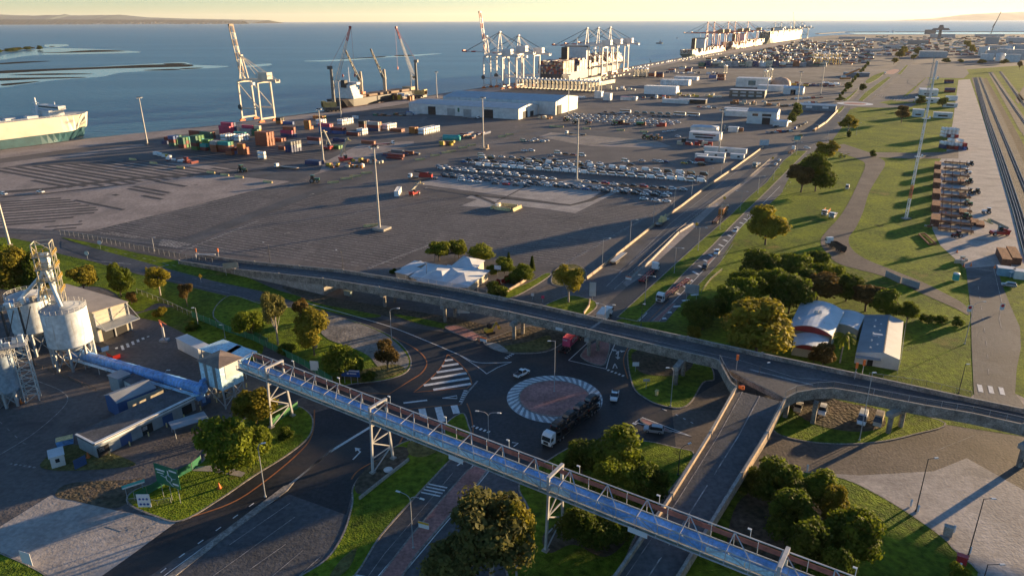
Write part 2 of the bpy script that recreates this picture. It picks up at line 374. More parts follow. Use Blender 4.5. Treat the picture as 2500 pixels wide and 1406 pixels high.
tag(ln.build('bay_markings',faint_line),kind='structure')
st=MB()
hatch(st,[tuple(p[:2])for p in world([(-20,412),(180,398),(330,390),(470,410),(590,412),(420,440),(300,452),(160,460),(-10,420)])],rad(-30),6.0,3.0,0.08,0,jitter=0.1,cut=0.04)
hatch(st,[tuple(p[:2])for p in world([(-20,492),(130,480),(180,488),(258,514),(200,528),(120,545),(-20,556)])],rad(18),6.0,2.6,0.08,0,jitter=0.1,cut=0.1)
hatch(st,[tuple(p[:2])for p in world([(270,478),(310,458),(380,440),(480,452),(450,470),(400,492),(340,476)])],rad(-31),6.2,2.6,0.08,0,jitter=0.3,drop=0.35,cut=0.25)
hatch(st,[tuple(p[:2])for p in world([(150,480),(230,494),(310,510),(300,514),(225,500)])],rad(-30),3,2,0.08)
hatch(st,[tuple(p[:2])for p in world([(90,558),(200,540),(225,550),(150,563)])],rad(18),6,2.2,0.08,0,drop=0.2,cut=0.2)
hatch(st,[tuple(p[:2])for p in world([(420,372),(560,345),(760,330),(880,330),(800,385),(640,405),(480,392)])],rad(-29),7,3.0,0.08,0,jitter=0.15,cut=0.06,drop=0.1)
strip(st,world([(1040,460),(1150,476),(1392,501.5),(1440,490),(1500,462)]),3.4,0.09)
strip(st,world([(1160,478),(1195,491),(1212,499)]),2.6,0.09);strip(st,world([(1212,493),(1240,479),(1300,447)]),1.0,0.09)
strip(st,world([(0,470),(110,462),(240,446),(330,436),(470,428),(620,418),(720,408)]),7,0.075)
strip(st,world([(0,482),(110,474),(240,458),(330,448)]),3,0.075)
tag(st.build('pavement_stains',dark_line),kind='structure')
tk=MB()
for a,b,n in(((1370,650),(1640,495),60),((630,540),(440,615),30),((900,655),(1050,598),26),((1400,540),(1630,500),0),((1380,545),(1500,470),0)):
 for i in range(n):
  q=P(*a).lerp(P(*b),(i+0.5)/n);tk.box((q.x,q.y,0.07),(1.6,0.7,0.01),ROW)
hatch(tk,[tuple(p[:2])for p in world([(385,600),(395,584),(470,596),(430,606)])],rad(70),1.6,0.8,0.075)
hatch(tk,[tuple(p[:2])for p in world([(240,570),(280,568),(345,578),(330,582)])],rad(60),1.8,0.8,0.075)
hatch(tk,[tuple(p[:2])for p in world([(1150,363),(1165,360),(1245,338),(1240,336)])],rad(-20),3.0,1.2,0.075)
hatch(tk,[tuple(p[:2])for p in world([(2080,218),(2190,242),(2225,236),(2190,248)])],GRID,3,0.5,0.14)
strip(tk,world([(150,572),(300,585),(430,603),(560,617),(660,628)]),0.35,0.08)
strip(tk,world([(0,566),(60,567),(140,570)]),0.35,0.08)
for u,v in((745,440),(760,475),(700,570),(870,520),(1160,620),(1640,500),(1800,455),(1415,560),(1440,545),(995,475),(400,650)):
 q=P(u,v);tk.box((q.x,q.y,0.075),(2.6,0.5,0.01),GRID);tk.box((q.x+0.7,q.y+1.2,0.075),(1.0,1.3,0.01),GRID)
tag(tk.build('yard_markings',old_line),kind='structure')
yl=MB()
hatch(yl,[tuple(p[:2])for p in world([(1325,335),(1350,325),(1470,334),(1600,344),(1610,352),(1440,354),(1395,350)])],rad(-58),5.2,0.55,0.08)
tag(yl.build('bay_markings',yellow_line),kind='structure')
#grass, soil and paving islands (a kerb round each)
kb=MB()
def island(name,px,m,z=0.13,kerb=0.35,curve=True):
 w=world(px);w=smooth(w,True,5)if curve else w
 w=ccw([Vector((p.x,p.y,0))for p in w])
 if kerb:
  inn=inset(w,kerb);n=len(w)
  for i in range(n):
   j=(i+1)%n;a,b,c,d=w[i],w[j],inn[j],inn[i]
   kb.face([(a.x,a.y,z+0.02),(b.x,b.y,z+0.02),(c.x,c.y,z+0.02),(d.x,d.y,z+0.02)])
   kb.face([(a.x,a.y,0),(b.x,b.y,0),(b.x,b.y,z+0.02),(a.x,a.y,z+0.02)])
 return sheet(name,w,z,m)
def gsheet(name,px,m,z,curve=True):return psheet(name,px,z,m,curve)
gsheet('grass',[(1480,792),(1560,762),(1620,786),(1700,700),(1757,640),(1813,548),(1907,473),(1941,404),(1990,367),(2040,322),(2075,268),(2110,258),(2200,240),(2260,190),(2360,170),(2500,160),(2900,200),(2900,1000),(2560,1075),(2300,1035),(1900,905),(1720,860)],grass,0.05,False)
gsheet('grass',[(150,580),(240,597),(340,619),(440,638),(520,652),(600,676),(690,712),(820,742),(930,770),(870,774),(760,750),(640,712),(520,686),(430,662),(330,634),(230,606)],grass,0.06)
gsheet('soil',[(690,700),(830,730),(960,752),(1100,775),(1200,800),(1160,815),(1040,796),(960,776),(860,757),(760,736)],soil,0.08)
gsheet('grass',[(960,768),(1030,778),(1110,796),(1130,806),(1040,795)],grass,0.10)
gsheet('grass',[(-20,586),(80,592),(140,618),(230,640),(330,668),(420,690),(560,724),(700,752),(720,790),(640,822),(560,800),(480,768),(390,740),(330,760),(240,700),(-20,700)],grass,0.06)
island('grass',[(560,722),(640,742),(720,752),(800,768),(870,785),(940,812),(985,845),(1005,880),(995,907),(960,924),(920,932),(870,937),(815,940),(740,893),(625,828),(520,775)],grass)
gsheet('gravel',[(800,772),(862,786),(930,812),(975,845),(998,880),(985,905),(930,900),(900,870),(860,850),(800,828),(780,800)],gravel,0.17)
gsheet('dry_grass',[(830,920),(880,905),(960,890),(990,905),(950,922),(880,933)],grass_dry,0.19)
island('soil',[(1180,836),(1215,820),(1300,795),(1390,800),(1400,815),(1345,856),(1270,864),(1215,857)],soil)
gsheet('dry_grass',[(1215,850),(1290,835),(1340,820),(1340,852),(1270,860)],grass_dry,0.16)
gsheet('paving',[(1185,838),(1215,840),(1240,858),(1215,857)],conc_pale,0.165)
island('grass',[(1531,880),(1540,850),(1600,845),(1720,880),(1745,925),(1718,935),(1690,980),(1660,997),(1610,989),(1575,973),(1545,945)],grass)
gsheet('soil',[(1545,862),(1600,850),(1690,880),(1660,915),(1580,915),(1550,895)],soil,0.16)
island('grass',[(1886,1050),(1900,990),(1960,960),(2060,966),(2180,995),(2310,1034),(2230,1062),(2150,1079),(2060,1085),(1960,1077)],grass)
gsheet('soil',[(1930,985),(1990,965),(2070,985),(2140,1000),(2160,1040),(2090,1055),(2000,1040),(1950,1015)],soil,0.17)
island('grass',[(1265,1185),(1330,1128),(1420,1082),(1560,1075),(1650,1092),(1695,1105),(1680,1140),(1640,1195),(1560,1300),(1480,1420),(1240,1420),(1290,1260)],grass)
gsheet('soil',[(1330,1300),(1420,1260),(1520,1240),(1540,1300),(1480,1360),(1400,1330),(1340,1350)],soil,0.16)
island('grass',[(1720,1240),(1840,1150),(1985,1154),(2060,1168),(2135,1202),(2240,1266),(2330,1340),(2345,1430),(1640,1430)],grass)
gsheet('soil',[(1800,1230),(1900,1180),(2000,1230),(2060,1260),(2010,1330),(1900,1400),(1780,1380)],soil,0.16)
island('grass',[(1060,1070),(1110,1085),(1123,1098),(1082,1143),(1010,1220),(930,1310),(850,1420),(720,1420),(795,1365),(838,1300),(858,1230),(860,1190),(890,1150),(960,1092),(1010,1072)],grass)
gsheet('soil',[(868,1200),(880,1160),(960,1095),(1000,1100),(975,1140),(900,1200)],soil,0.16)
gsheet('dry_grass',[(1000,1080),(1050,1074),(1090,1085),(1040,1115),(1000,1110)],grass_dry,0.18)
gsheet('dry_grass',[(800,1420),(830,1370),(870,1340),(850,1390)],grass_dry,0.18)
island('grass',[(660,990),(725,990),(758,1010),(766,1035),(753,1070),(700,1113),(620,1163),(540,1218),(445,1272),(380,1262),(310,1228),(330,1195),(420,1165),(490,1130),(510,1095),(600,1020)],grass)
island('grass',[(1086,1036),(1130,1008),(1146,1040),(1150,1062),(1120,1080),(1090,1075)],grass)
island('grass',[(-20,1350),(30,1360),(110,1400),(130,1430),(-30,1430)],grass)
gsheet('dry_grass',[(100,1130),(180,1085),(330,1130),(250,1145),(130,1148)],grass_dry,0.07)
gsheet('soil',[(135,1210),(170,1180),(300,1172),(350,1170),(330,1210),(280,1240),(180,1222)],soil,0.07)
gsheet('grass',[(330,770),(400,790),(500,840),(560,865),(620,880),(640,840),(560,800),(440,750)],grass,0.07)
island('grass',[(1505,775),(1560,725),(1620,670),(1706,592),(1779,529),(1830,479),(1870,446),(1912,393),(1944,369),(1971,369),(1958,382),(1920,420),(1864,476),(1824,514),(1784,554),(1740,600),(1676,662),(1600,742),(1556,785)],grass,curve=False)
island('grass',[(1330,745),(1390,722),(1430,728),(1452,735),(1458,748),(1440,765),(1410,775),(1340,755)],grass)
island('grass',[(1215,720),(1290,690),(1330,668),(1345,672),(1290,708),(1240,730)],grass)
island('grass',[(1360,655),(1400,645),(1430,660),(1425,690),(1380,700),(1345,690)],grass_dry)
island('red_median',[(1198,1140),(1168,1180),(1100,1258),(1020,1352),(975,1420),(915,1420),(1000,1310),(1080,1215),(1140,1148),(1170,1130)],brick_red,curve=False)
island('red_median',[(1418,872),(1420,862),(1436,845),(1470,830),(1490,838),(1482,880),(1470,893),(1440,886)],brick_red)
island('red_median',[(1085,800),(1120,796),(1170,818),(1165,826),(1150,830)],brick_red,kerb=0.2)
island('red_median',[(1562,1026),(1572,1022),(1625,1045),(1640,1056),(1620,1052),(1575,1036)],brick_red)
island('red_median',[(1590,785),(1640,740),(1650,742),(1610,785)],brick_red,curve=False)
island('red_median',[(1715,652),(1740,625),(1745,627),(1722,655)],brick_red,kerb=0.15,curve=False)
gsheet('red_paving',[(0,0)]*0 or[(2160,178),(2180,170),(2195,172),(2180,182)],brick_red,0.12)
psheet('road',[(1000,800),(1100,812),(1200,840),(1380,800),(1480,760),(1700,730),(1760,880),(1780,1000),(1740,1120),(1560,1150),(1300,1190),(1250,1260),(1125,1105),(1000,1120),(860,1200),(845,1256),(705,1206),(430,1360),(320,1440),(200,1440),(300,1355),(440,1270),(620,1165),(760,1060),(700,985),(640,945),(800,930),(1010,900),(960,820),(800,760),(620,722),(640,712),(800,742),(900,768)],0.03,asph_new)
psheet('road',[(705,1206),(848,1258),(800,1370),(740,1440),(300,1440),(430,1370)],0.035,asph_blue)
psheet('road',[(1125,1105),(1200,1150),(1270,1180),(1290,1260),(1240,1440),(820,1440),(930,1310),(1010,1220),(1085,1143)],0.035,asph_blue)
psheet('road',[(1640,1000),(1780,920),(1900,1060),(2060,1090),(2310,1034),(2560,1070),(2560,1230),(2360,1118),(2280,1150),(2100,1160),(1985,1153),(1900,1152),(1750,1180),(1650,1090)],0.036,asph_brown)
psheet('road_slab',[(1985,1153),(2100,1160),(2280,1150),(2360,1118),(2560,1230),(2620,1440),(2345,1440),(2330,1340),(2240,1265),(2130,1200),(2050,1165)],0.04,conc)
psheet('road_slab',[(125,1208),(280,1245),(435,1271),(320,1355),(200,1440),(-60,1440),(-60,1330),(0,1285)],0.04,conc)
psheet('footpath',[(480,1140),(540,1135),(600,1155),(590,1165),(520,1152),(470,1150)],0.15,conc_pale)
psheet('driveway',[(700,985),(790,950),(800,965),(900,940),(930,960),(760,1010)],0.045,asph_brown)
psheet('road',[(1395,760),(1380,715),(1420,686),(1600,549),(1723,460),(1794,412),(1864,361),(1900,375),(1880,391),(1816,446),(1720,513),(1640,580),(1520,690),(1450,760)],0.03,asph_blue)
psheet('road',[(1460,765),(1530,700),(1686,564),(1784,473),(1840,433),(1890,390),(1930,355),(1965,330),(2040,270),(2075,262),(2080,272),(2030,330),(1985,352),(1944,369),(1912,393),(1830,479),(1706,592),(1620,670),(1508,773)],0.032,asph_new)
psheet('road',[(1556,786),(1590,755),(1676,662),(1784,554),(1824,514),(1864,476),(1920,420),(1971,369),(2020,330),(2050,300),(2065,300),(2030,345),(1990,369),(1941,404),(1907,473),(1864,512),(1813,548),(1757,640),(1700,700),(1625,786)],0.062,asph_blue)
psheet('median_pavement',[(1520,692),(1640,580),(1720,513),(1816,446),(1880,391),(1890,391),(1840,434),(1784,474),(1686,565),(1560,680),(1530,700)],0.05,conc_tan)
psheet('road',[(150,588),(230,606),(330,634),(430,662),(520,686),(640,714),(800,762),(700,745),(560,722),(430,690),(330,664),(240,634),(150,605)],0.07,asph_blue)
psheet('road',[(1180,800),(1215,775),(1290,725),(1345,690),(1385,700),(1330,740),(1250,800),(1200,830)],0.06,asph_brown)
psheet('track',[(2050,372),(2070,366),(2110,372),(2150,388),(2161,402),(2145,430),(2122,470),(2108,515),(2090,555),(2072,582),(2080,608),(2112,632),(2180,660),(2250,688),(2290,708),(2352,742),(2366,770),(2330,752),(2262,722),(2160,676),(2090,657),(2040,640),(2010,607),(2004,585),(2022,560),(2048,532),(2072,494),(2098,440),(2112,402),(2092,388)],0.09,asph_brown,True)
psheet('track',[(1990,367),(2060,352),(2120,372),(2230,374),(2300,372),(2340,366),(2340,388),(2290,388),(2220,388),(2130,384),(2060,372)],0.10,asph_brown)
psheet('hardstand',[(2340,196),(2368,194),(2400,288),(2436,400),(2472,520),(2492,600),(2520,690),(2430,656),(2362,660),(2340,640),(2296,600),(2276,560),(2278,480),(2288,402),(2310,372),(2326,300),(2334,240)],0.08,conc)
psheet('road',[(2358,655),(2432,650),(2448,700),(2466,745),(2490,800),(2492,850),(2482,900),(2478,960),(2560,1070),(2380,1000),(2376,930),(2372,850),(2370,760)],0.10,asph_blue)
psheet('gravel',[(2378,962),(2480,962),(2560,1000),(2560,1075),(2340,1000)],0.09,conc_tan)
psheet('rail_ballast',[(2372,190),(2398,190),(2440,270),(2500,400),(2560,520),(2620,720),(2510,660),(2474,520),(2437,400),(2402,288)],0.12,ballast)
psheet('rail_ballast',[(2412,178),(2424,176),(2500,285),(2600,410),(2600,460),(2490,320)],0.12,ballast)
psheet('rail_ballast',[(2438,176),(2446,175),(2520,270),(2520,295)],0.12,ballast)
psheet('rail_ballast',[(2478,245),(2500,210),(2540,190),(2500,245),(2484,255)],0.12,ballast)
psheet('dark_verge',[(2396,196),(2408,190),(2470,300),(2540,430),(2540,500),(2440,285)],0.10,soil)
rl=MB()
for a in([(2384,190),(2412,288),(2452,400),(2492,520),(2530,660)],[(2379,190),(2405,288),(2441,400),(2478,520),(2510,640)],[(2392,190),(2424,270),(2466,370),(2516,490)],[(2418,178),(2480,270),(2560,380)],[(2442,176),(2500,256),(2560,330)]):
 w=world(a)
 for s in(-0.8,0.8):
  wall_along(rl,[Vector((p.x+s,p.y,0))for p in w],0.22,0.1,0.34)
rl_o=tag(rl.build('railway_track',mat('rail_steel',(0.30,0.27,0.24),0.4,metal=0.6)),kind='structure')
psheet('yard_pavement',[(2196,192),(2216,160),(2350,156),(2366,180),(2352,192),(2270,190)],0.12,asph_blue)
psheet('carpark',[(2178,246),(2215,234),(2225,226),(2262,190),(2276,200),(2240,235),(2228,250)],0.12,asph_blue)
psheet('carpark',[(2215,205),(2216,195),(2240,198),(2238,212)],0.13,asph_blue)
psheet('road',[(2085,246),(2108,218),(2160,185),(2185,164),(2215,140),(2240,112),(2262,112),(2240,145),(2196,184),(2160,212),(2120,246)],0.11,asph_blue)
psheet('road',[(2090,262),(2180,256),(2240,252),(2225,262),(2150,264)],0.11,asph_blue)
island('grass',[(2094,246),(2110,228),(2140,206),(2168,188),(2176,190),(2150,212),(2120,236),(2106,248)],grass,kerb=0.5,curve=False)
island('grass',[(2112,200),(2130,186),(2160,176),(2148,190),(2122,204)],grass,kerb=0.5)
island('grass',[(2057,246),(2076,232),(2096,215),(2090,226),(2070,245)],grass,kerb=0.5)
island('grass',[(2042,272),(2052,262),(2062,258),(2058,268),(2046,278)],grass,kerb=0.5)
island('grass',[(2190,182),(2212,160),(2218,160),(2200,182)],grass,kerb=0.5,curve=False)
island('grass',[(1935,340),(1952,328),(1962,332),(1945,345)],grass_dry,kerb=0.4)
island('median_strip',[(718,1178),(702,1198),(560,1304),(405,1425),(385,1425),(545,1298),(692,1188)],kerbm,curve=False)
tag(kb.build('kerbs',kerbm),kind='structure')
#roundabouts
def ring(cx,cy,r0,r1,z,m,name,n=72):
 b=MB()
 for i in range(n):
  a,c=2*math.pi*i/n,2*math.pi*(i+1)/n
  b.face([(cx+r0*math.cos(a),cy+r0*math.sin(a),z),(cx+r1*math.cos(a),cy+r1*math.sin(a),z),(cx+r1*math.cos(c),cy+r1*math.sin(c),z),(cx+r0*math.cos(c),cy+r0*math.sin(c),z)])
 return tag(b.build(name,m),kind='structure')
RC=P(1354,972)
grey_ring=mat('grey_ring_paint',(0.30,0.31,0.32),0.7,var=0.12,scale=0.6,scale2=3)
ring(RC.x,RC.y,9.1,12.2,0.10,grey_ring,'roundabout_ring')
b=MB()
for i in range(38):
 a=2*math.pi*i/38;c=a+2*math.pi/38*0.5;sk=0.22
 b.face([(RC.x+9.2*math.cos(a),RC.y+9.2*math.sin(a),0.12),(RC.x+12.1*math.cos(a+sk),RC.y+12.1*math.sin(a+sk),0.12),(RC.x+12.1*math.cos(c+sk),RC.y+12.1*math.sin(c+sk),0.12),(RC.x+9.2*math.cos(c),RC.y+9.2*math.sin(c),0.12)])
tag(b.build('ring_markings',white_line),kind='structure')
b=MB();b.cyl((RC.x,RC.y,0),(RC.x,RC.y,0.26),9.1,n=64,smooth=False);tag(b.build('roundabout_island',brick_red),kind='structure')
ring(RC.x,RC.y,8.85,9.2,0.28,kerbm,'roundabout_kerb')
FC=P(2087,254)
ring(FC.x,FC.y,0.0,19,0.16,white_line,'roundabout_ring');ring(FC.x,FC.y,0.0,12,0.20,brick_red,'roundabout_island')
ring(FC.x,FC.y,19,34,0.13,asph_blue,'roundabout_road')
#painted markings on the roads
mk,om,od=MB(),MB(),MB()
def line(px,w=0.22,z=0.075,m=mk,curve=False):
 q=world(px);strip(m,smooth(q,False,6)if curve else q,w,z)
def dashes(px,n,w,frac=0.5,z=0.075,m=mk):
 q=world(px);L=[0]
 for a,b in zip(q,q[1:]):L.append(L[-1]+(b-a).length)
 def at(s):
  for i in range(len(q)-1):
   if s<=L[i+1]or i==len(q)-2:return q[i].lerp(q[i+1],(s-L[i])/(L[i+1]-L[i]))
 for i in range(n):
  s0=L[-1]*i/n;strip(m,[at(s0),at(s0+L[-1]/n*frac)],w,z)
line([(740,738),(830,762),(950,797),(1040,832),(1120,866),(1160,884),(1210,886),(1249,884)],0.3,curve=True)
line([(1120,866),(1150,885),(1175,902),(1188,913)],0.25,curve=True);line([(1188,913),(1215,897),(1249,884)],0.25)
line([(800,772),(900,800),(985,835),(1025,860),(1042,885),(1030,910),(1000,930),(950,962)],0.35,m=om,curve=True)
line([(950,962),(900,960),(830,945)],0.35,m=om)
line([(1093,865),(1078,895),(1050,925),(1010,958)],0.3,m=om,curve=True);line([(1093,865),(1125,890),(1145,915),(1152,938)],0.3,m=om,curve=True);line([(1010,958),(1100,950),(1140,948),(1152,938)],0.3,m=om)
hatch(mk,[tuple(p[:2])for p in world([(1093,868),(1124,892),(1143,916),(1150,937),(1138,946),(1100,948),(1020,955),(1052,925),(1078,896)])],heading((1030,945),(1150,926)),3.1,1.15,0.08)
hatch(mk,[tuple(p[:2])for p in world([(990,1002),(1125,988),(1132,1000),(1075,1032),(1050,1030)])],heading((1050,1030),(1042,998)),4.0,1.7,0.08)
line([(990,1000),(1060,992),(1128,988)],0.25,m=om)
line([(985,984),(1043,977)],0.7);line([(1080,972),(1115,966),(1116,973),(1080,972)],0.35)
dashes([(1137,953),(1124,984)],6,1.0);dashes([(1153,1040),(1180,1050),(1200,1057)],5,0.9);dashes([(1235,875),(1255,862)],4,1.0)
line([(1125,988),(1140,960),(1166,930)],0.5,m=od);line([(1250,1080),(1265,1082),(1254,1090)],0.3)
line([(1140,985),(1149,1010),(1155,1050),(1150,1075)],0.3,m=om,curve=True)
line([(700,1190),(815,1095),(800,1108),(775,1128),(700,1188)],0.35);line([(805,1103),(905,1042)],0.75)
line([(768,1000),(762,1060),(730,1105),(640,1180),(560,1230),(440,1270)],0.35,m=om,curve=True)
line([(985,1064),(960,1100),(880,1145),(858,1170)],0.35,m=om,curve=True)
line([(840,1090),(862,1115)],0.001)
def arrow(u,v,ang,L=4.5,bend=0,m=mk,z=0.08):
 c=P(u,v);d=Vector((math.cos(ang),math.sin(ang),0));n=Vector((-d.y,d.x,0));c=Vector((c.x,c.y,0))
 strip(m,[c-d*L/2,c+d*L*0.15],0.35,z)
 t=c+d*L*0.15
 for s in([bend]if bend in(1,-1)else([0]if bend==0 else[1,-1])):
  dd=d if s==0 else(d*0.5+n*s).normalized();nn=Vector((-dd.y,dd.x,0));e=t+dd*0.9
  strip(m,[t-d*0.1,e],0.35,z+0.004)
  m.face([(*(e+nn*0.75)[:2],z),(*(e-nn*0.75)[:2],z),(*(e+dd*1.4)[:2],z)][::-1])
arrow(876,1107,heading((863,1118),(885,1095)),5,1);arrow(1132,1125,heading((1120,1135),(1140,1120)),4.5,2)
arrow(1509,866,heading((1505,850),(1502,880)),5,0);arrow(1507,860,heading((1500,875),(1512,850)),3,2)
line([(1501,888),(1496,900),(1507,899),(1501,888)],0.3)
arrow(290,1293,heading((270,1285),(310,1297)),6,1,od);arrow(2400,865,heading((2390,868),(2410,868)),3,-1,od)
line([(1388,880),(1440,832)],0.25);line([(1388,880),(1480,901)],0.25);line([(1480,901),(1488,870),(1502,838)],0.25)
dashes([(1483,903),(1528,920)],5,0.9);line([(1533,848),(1522,880),(1533,925)],0.3,m=om,curve=True);dashes([(1530,1048),(1555,1030)],3,1.0)
line([(1550,1031),(1568,1019),(1690,1066)],0.25);line([(1550,1031),(1640,1052),(1690,1066)],0.25);dashes([(1617,998),(1628,1003)],1,0.3,1.0);dashes([(1650,1012),(1705,1040)],3,0.3,0.3)
hatch(mk,[tuple(p[:2])for p in world([(1025,1205),(1048,1180),(1093,1189),(1072,1215)])],heading((1025,1205),(1072,1215)),1.0,0.42,0.08)
hatch(mk,[tuple(p[:2])for p in world([(838,1410),(852,1393),(905,1404),(890,1425)])],heading((838,1410),(890,1420)),1.0,0.42,0.08)
line([(1165,1124),(1090,1213),(1005,1310),(920,1410)],0.2);line([(1200,1142),(1150,1205),(1060,1310),(980,1406)],0.2)
line([(1105,1155),(1000,1280),(940,1350),(900,1405)],0.12,m=od)
for a,b in(((672,1212),(580,1275)),((708,1228),(560,1330)),((720,1262),(520,1406)),((698,1328),(610,1390)),((740,1343),(665,1406)),((783,1358),(730,1406))):line([a,b],0.14,m=od)
dashes([(620,1228),(430,1366),(360,1425)],6,0.25,0.3);line([(700,1185),(560,1290),(400,1406)],0.18);dashes([(400,1265),(325,1312)],5,0.4,0.5,m=od)
line([(0,1110),(88,1054),(162,985),(150,955),(90,930)],0.2,m=od,curve=True);dashes([(0,1030),(60,1085),(105,1070)],4,0.2,0.3,m=od);dashes([(25,1132),(92,1142)],6,0.5,0.5,m=od)
hatch(mk,[tuple(p[:2])for p in world([(280,850),(355,822),(368,820),(298,856)])],heading((285,855),(282,846)),1.5,0.7,0.08)
for a in([(1480,700),(1640,543),(1808,412),(1880,360)],[(1512,666),(1640,559),(1800,442)]):line(a,0.25,0.055,od)
line([(1500,706),(1620,600),(1740,500)],0.25,0.057,od);line([(1480,655),(1515,660)],0.3,0.06,od);line([(1665,515),(1705,525)],0.3,0.06,od)
q0,q1=world([(1556,785),(1676,662),(1784,554),(1824,514),(1864,478)]),None
line([(1600,783),(1690,690),(1745,630),(1800,565),(1850,510),(1905,455)],0.2,0.085,mk)
pl=[tuple(p[:2])for p in world([(1640,716),(1690,664),(1790,560),(1830,520),(1838,522),(1800,562),(1745,628),(1690,688),(1650,728)])]
hatch(mk,pl,heading((1680,662),(1705,676)),6.0,1.1,0.085)
hatch(mk,[tuple(p[:2])for p in world([(1610,770),(1700,712),(1710,716),(1640,762),(1620,785)])],rad(10),4.5,1.2,0.09)
line([(1700,700),(1757,642),(1790,596)],0.2,0.085,od);dashes([(1820,545),(1905,475),(1935,440)],12,0.2,0.4,0.085,od);line([(1560,784),(1580,764)],0.25,0.085);line([(1582,785),(1632,735)],0.2,0.085,om)
dashes([(430,650),(330,626),(200,596)],10,0.25,0.35,0.09,od);line([(270,650),(340,668),(440,690),(560,716)],0.2,0.09,od);line([(320,645),(255,640),(225,637)],0.6,0.09,od)
for a,b in(((470,680),(480,682)),((535,695),(552,699))):line([a,b],0.25,0.09,od)
hatch(mk,[tuple(p[:2])for p in world([(2378,938),(2458,948),(2462,966),(2382,956)])],heading((2382,938),(2386,956)),2.4,1.1,0.13)
dashes([(2388,700),(2400,780),(2410,850),(2415,940)],8,0.2,0.35,0.125,od);line([(2426,656),(2446,740),(2440,780),(2444,800)],0.2,0.125,od);line([(2372,655),(2420,662)],0.4,0.125,od)
line([(2420,642),(2405,625),(2385,618)],0.4,0.13,od,True)
hatch(od,[tuple(p[:2])for p in world([(2180,245),(2215,233),(2222,236),(2200,247)])],GRID,3.2,0.35,0.14)
line([(1900,1150),(2300,1086),(2420,1040)],0.001)
line([(2285,1100),(2380,1062)],0.15,0.06,od)
tag(mk.build('road_markings',white_line),kind='structure');tag(om.build('road_edge_joint',orange_line),kind='structure');tag(od.build('faded_markings',old_line),kind='structure')
#far shores and hills
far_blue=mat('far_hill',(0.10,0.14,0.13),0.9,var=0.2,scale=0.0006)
def ridge(name,D,prof,depth,z0,m):
 """a range of hills: profile along pixel columns at distance D, with a sloping back and front"""
 b=MB();n=len(prof);vs=[]
 for u,v in prof:
  a=(u-CX)/F;k=D*0.937;x=a*k*1.0
  p=Vector((a*D,D,0));q=proj((p.x,p.y,0));
  lo,hi=0,6000
  for _ in range(40):
   mm=(lo+hi)/2
   if proj((p.x,p.y,mm))[1]>v:lo=mm
   else:hi=mm
  for s,hh in((-1.0,z0),(-0.5,lo*0.55),(0,lo),(0.5,lo*0.5),(1.0,z0)):
   jit=R.uniform(-0.12,0.12)*depth if 0<abs(s)<1 else 0
   vs.append((p.x,p.y+s*depth+jit,hh))
 for i in range(n-1):
  for j in range(4):b.face([vs[i*5+j],vs[(i+1)*5+j],vs[(i+1)*5+j+1],vs[i*5+j+1]],0,True)
 return tag(b.build(name,m),kind='structure')
def prof(pts,step,jit):
 out=[];u=pts[0][0]
 while u<=pts[-1][0]:
  for(a,b),(c,d)in zip(pts,pts[1:]):
   if a<=u<=c:out.append((u,b+(d-b)*(u-a)/(c-a)+R.uniform(-jit,jit)));break
  u+=step
 return out
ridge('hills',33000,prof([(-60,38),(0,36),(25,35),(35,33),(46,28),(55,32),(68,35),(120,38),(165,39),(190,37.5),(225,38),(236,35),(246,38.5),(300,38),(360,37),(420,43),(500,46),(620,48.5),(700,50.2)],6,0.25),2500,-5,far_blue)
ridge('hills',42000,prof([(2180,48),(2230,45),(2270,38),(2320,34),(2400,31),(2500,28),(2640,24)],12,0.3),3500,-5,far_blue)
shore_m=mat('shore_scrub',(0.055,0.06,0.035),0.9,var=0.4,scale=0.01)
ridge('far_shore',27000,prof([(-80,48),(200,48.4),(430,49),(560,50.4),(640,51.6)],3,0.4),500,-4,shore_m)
b=MB();twn=random.Random(3)
for i in range(190):
 u=twn.triangular(150,630,420);D=26300+twn.uniform(-100,500);x=(u-CX)/F*D
 b.box((x,D,-1),(twn.uniform(30,130),40,twn.uniform(15,40)+(twn.random()<0.08)*40),twn.uniform(0,1),twn.randrange(3))
tag(b.build('far_town',[mat('town_white',(0.55,0.52,0.48),0.8),mat('town_tan',(0.35,0.28,0.22),0.8),mat('town_grey',(0.2,0.2,0.2),0.8)]),'pale distant town buildings along the far shore across the bay','town',kind='stuff')
#air
hz=MB();hz.box((0,29000,SEA-1.5),(100000,74000,640),0)
hm=bpy.data.materials.new('haze_air');hm.use_nodes=True;hn=hm.node_tree.nodes;hn.remove(hn['Principled BSDF'])
pv=hn.new('ShaderNodeVolumePrincipled');pv.inputs['Color'].default_value=(0.96,0.97,1.0,1);pv.inputs['Density'].default_value=0.000011;pv.inputs['Anisotropy'].default_value=0.25
hm.node_tree.links.new(pv.outputs[0],hn['Material Output'].inputs['Volume'])
HAZE=hz.build('haze',hm);tag(HAZE,kind='stuff')
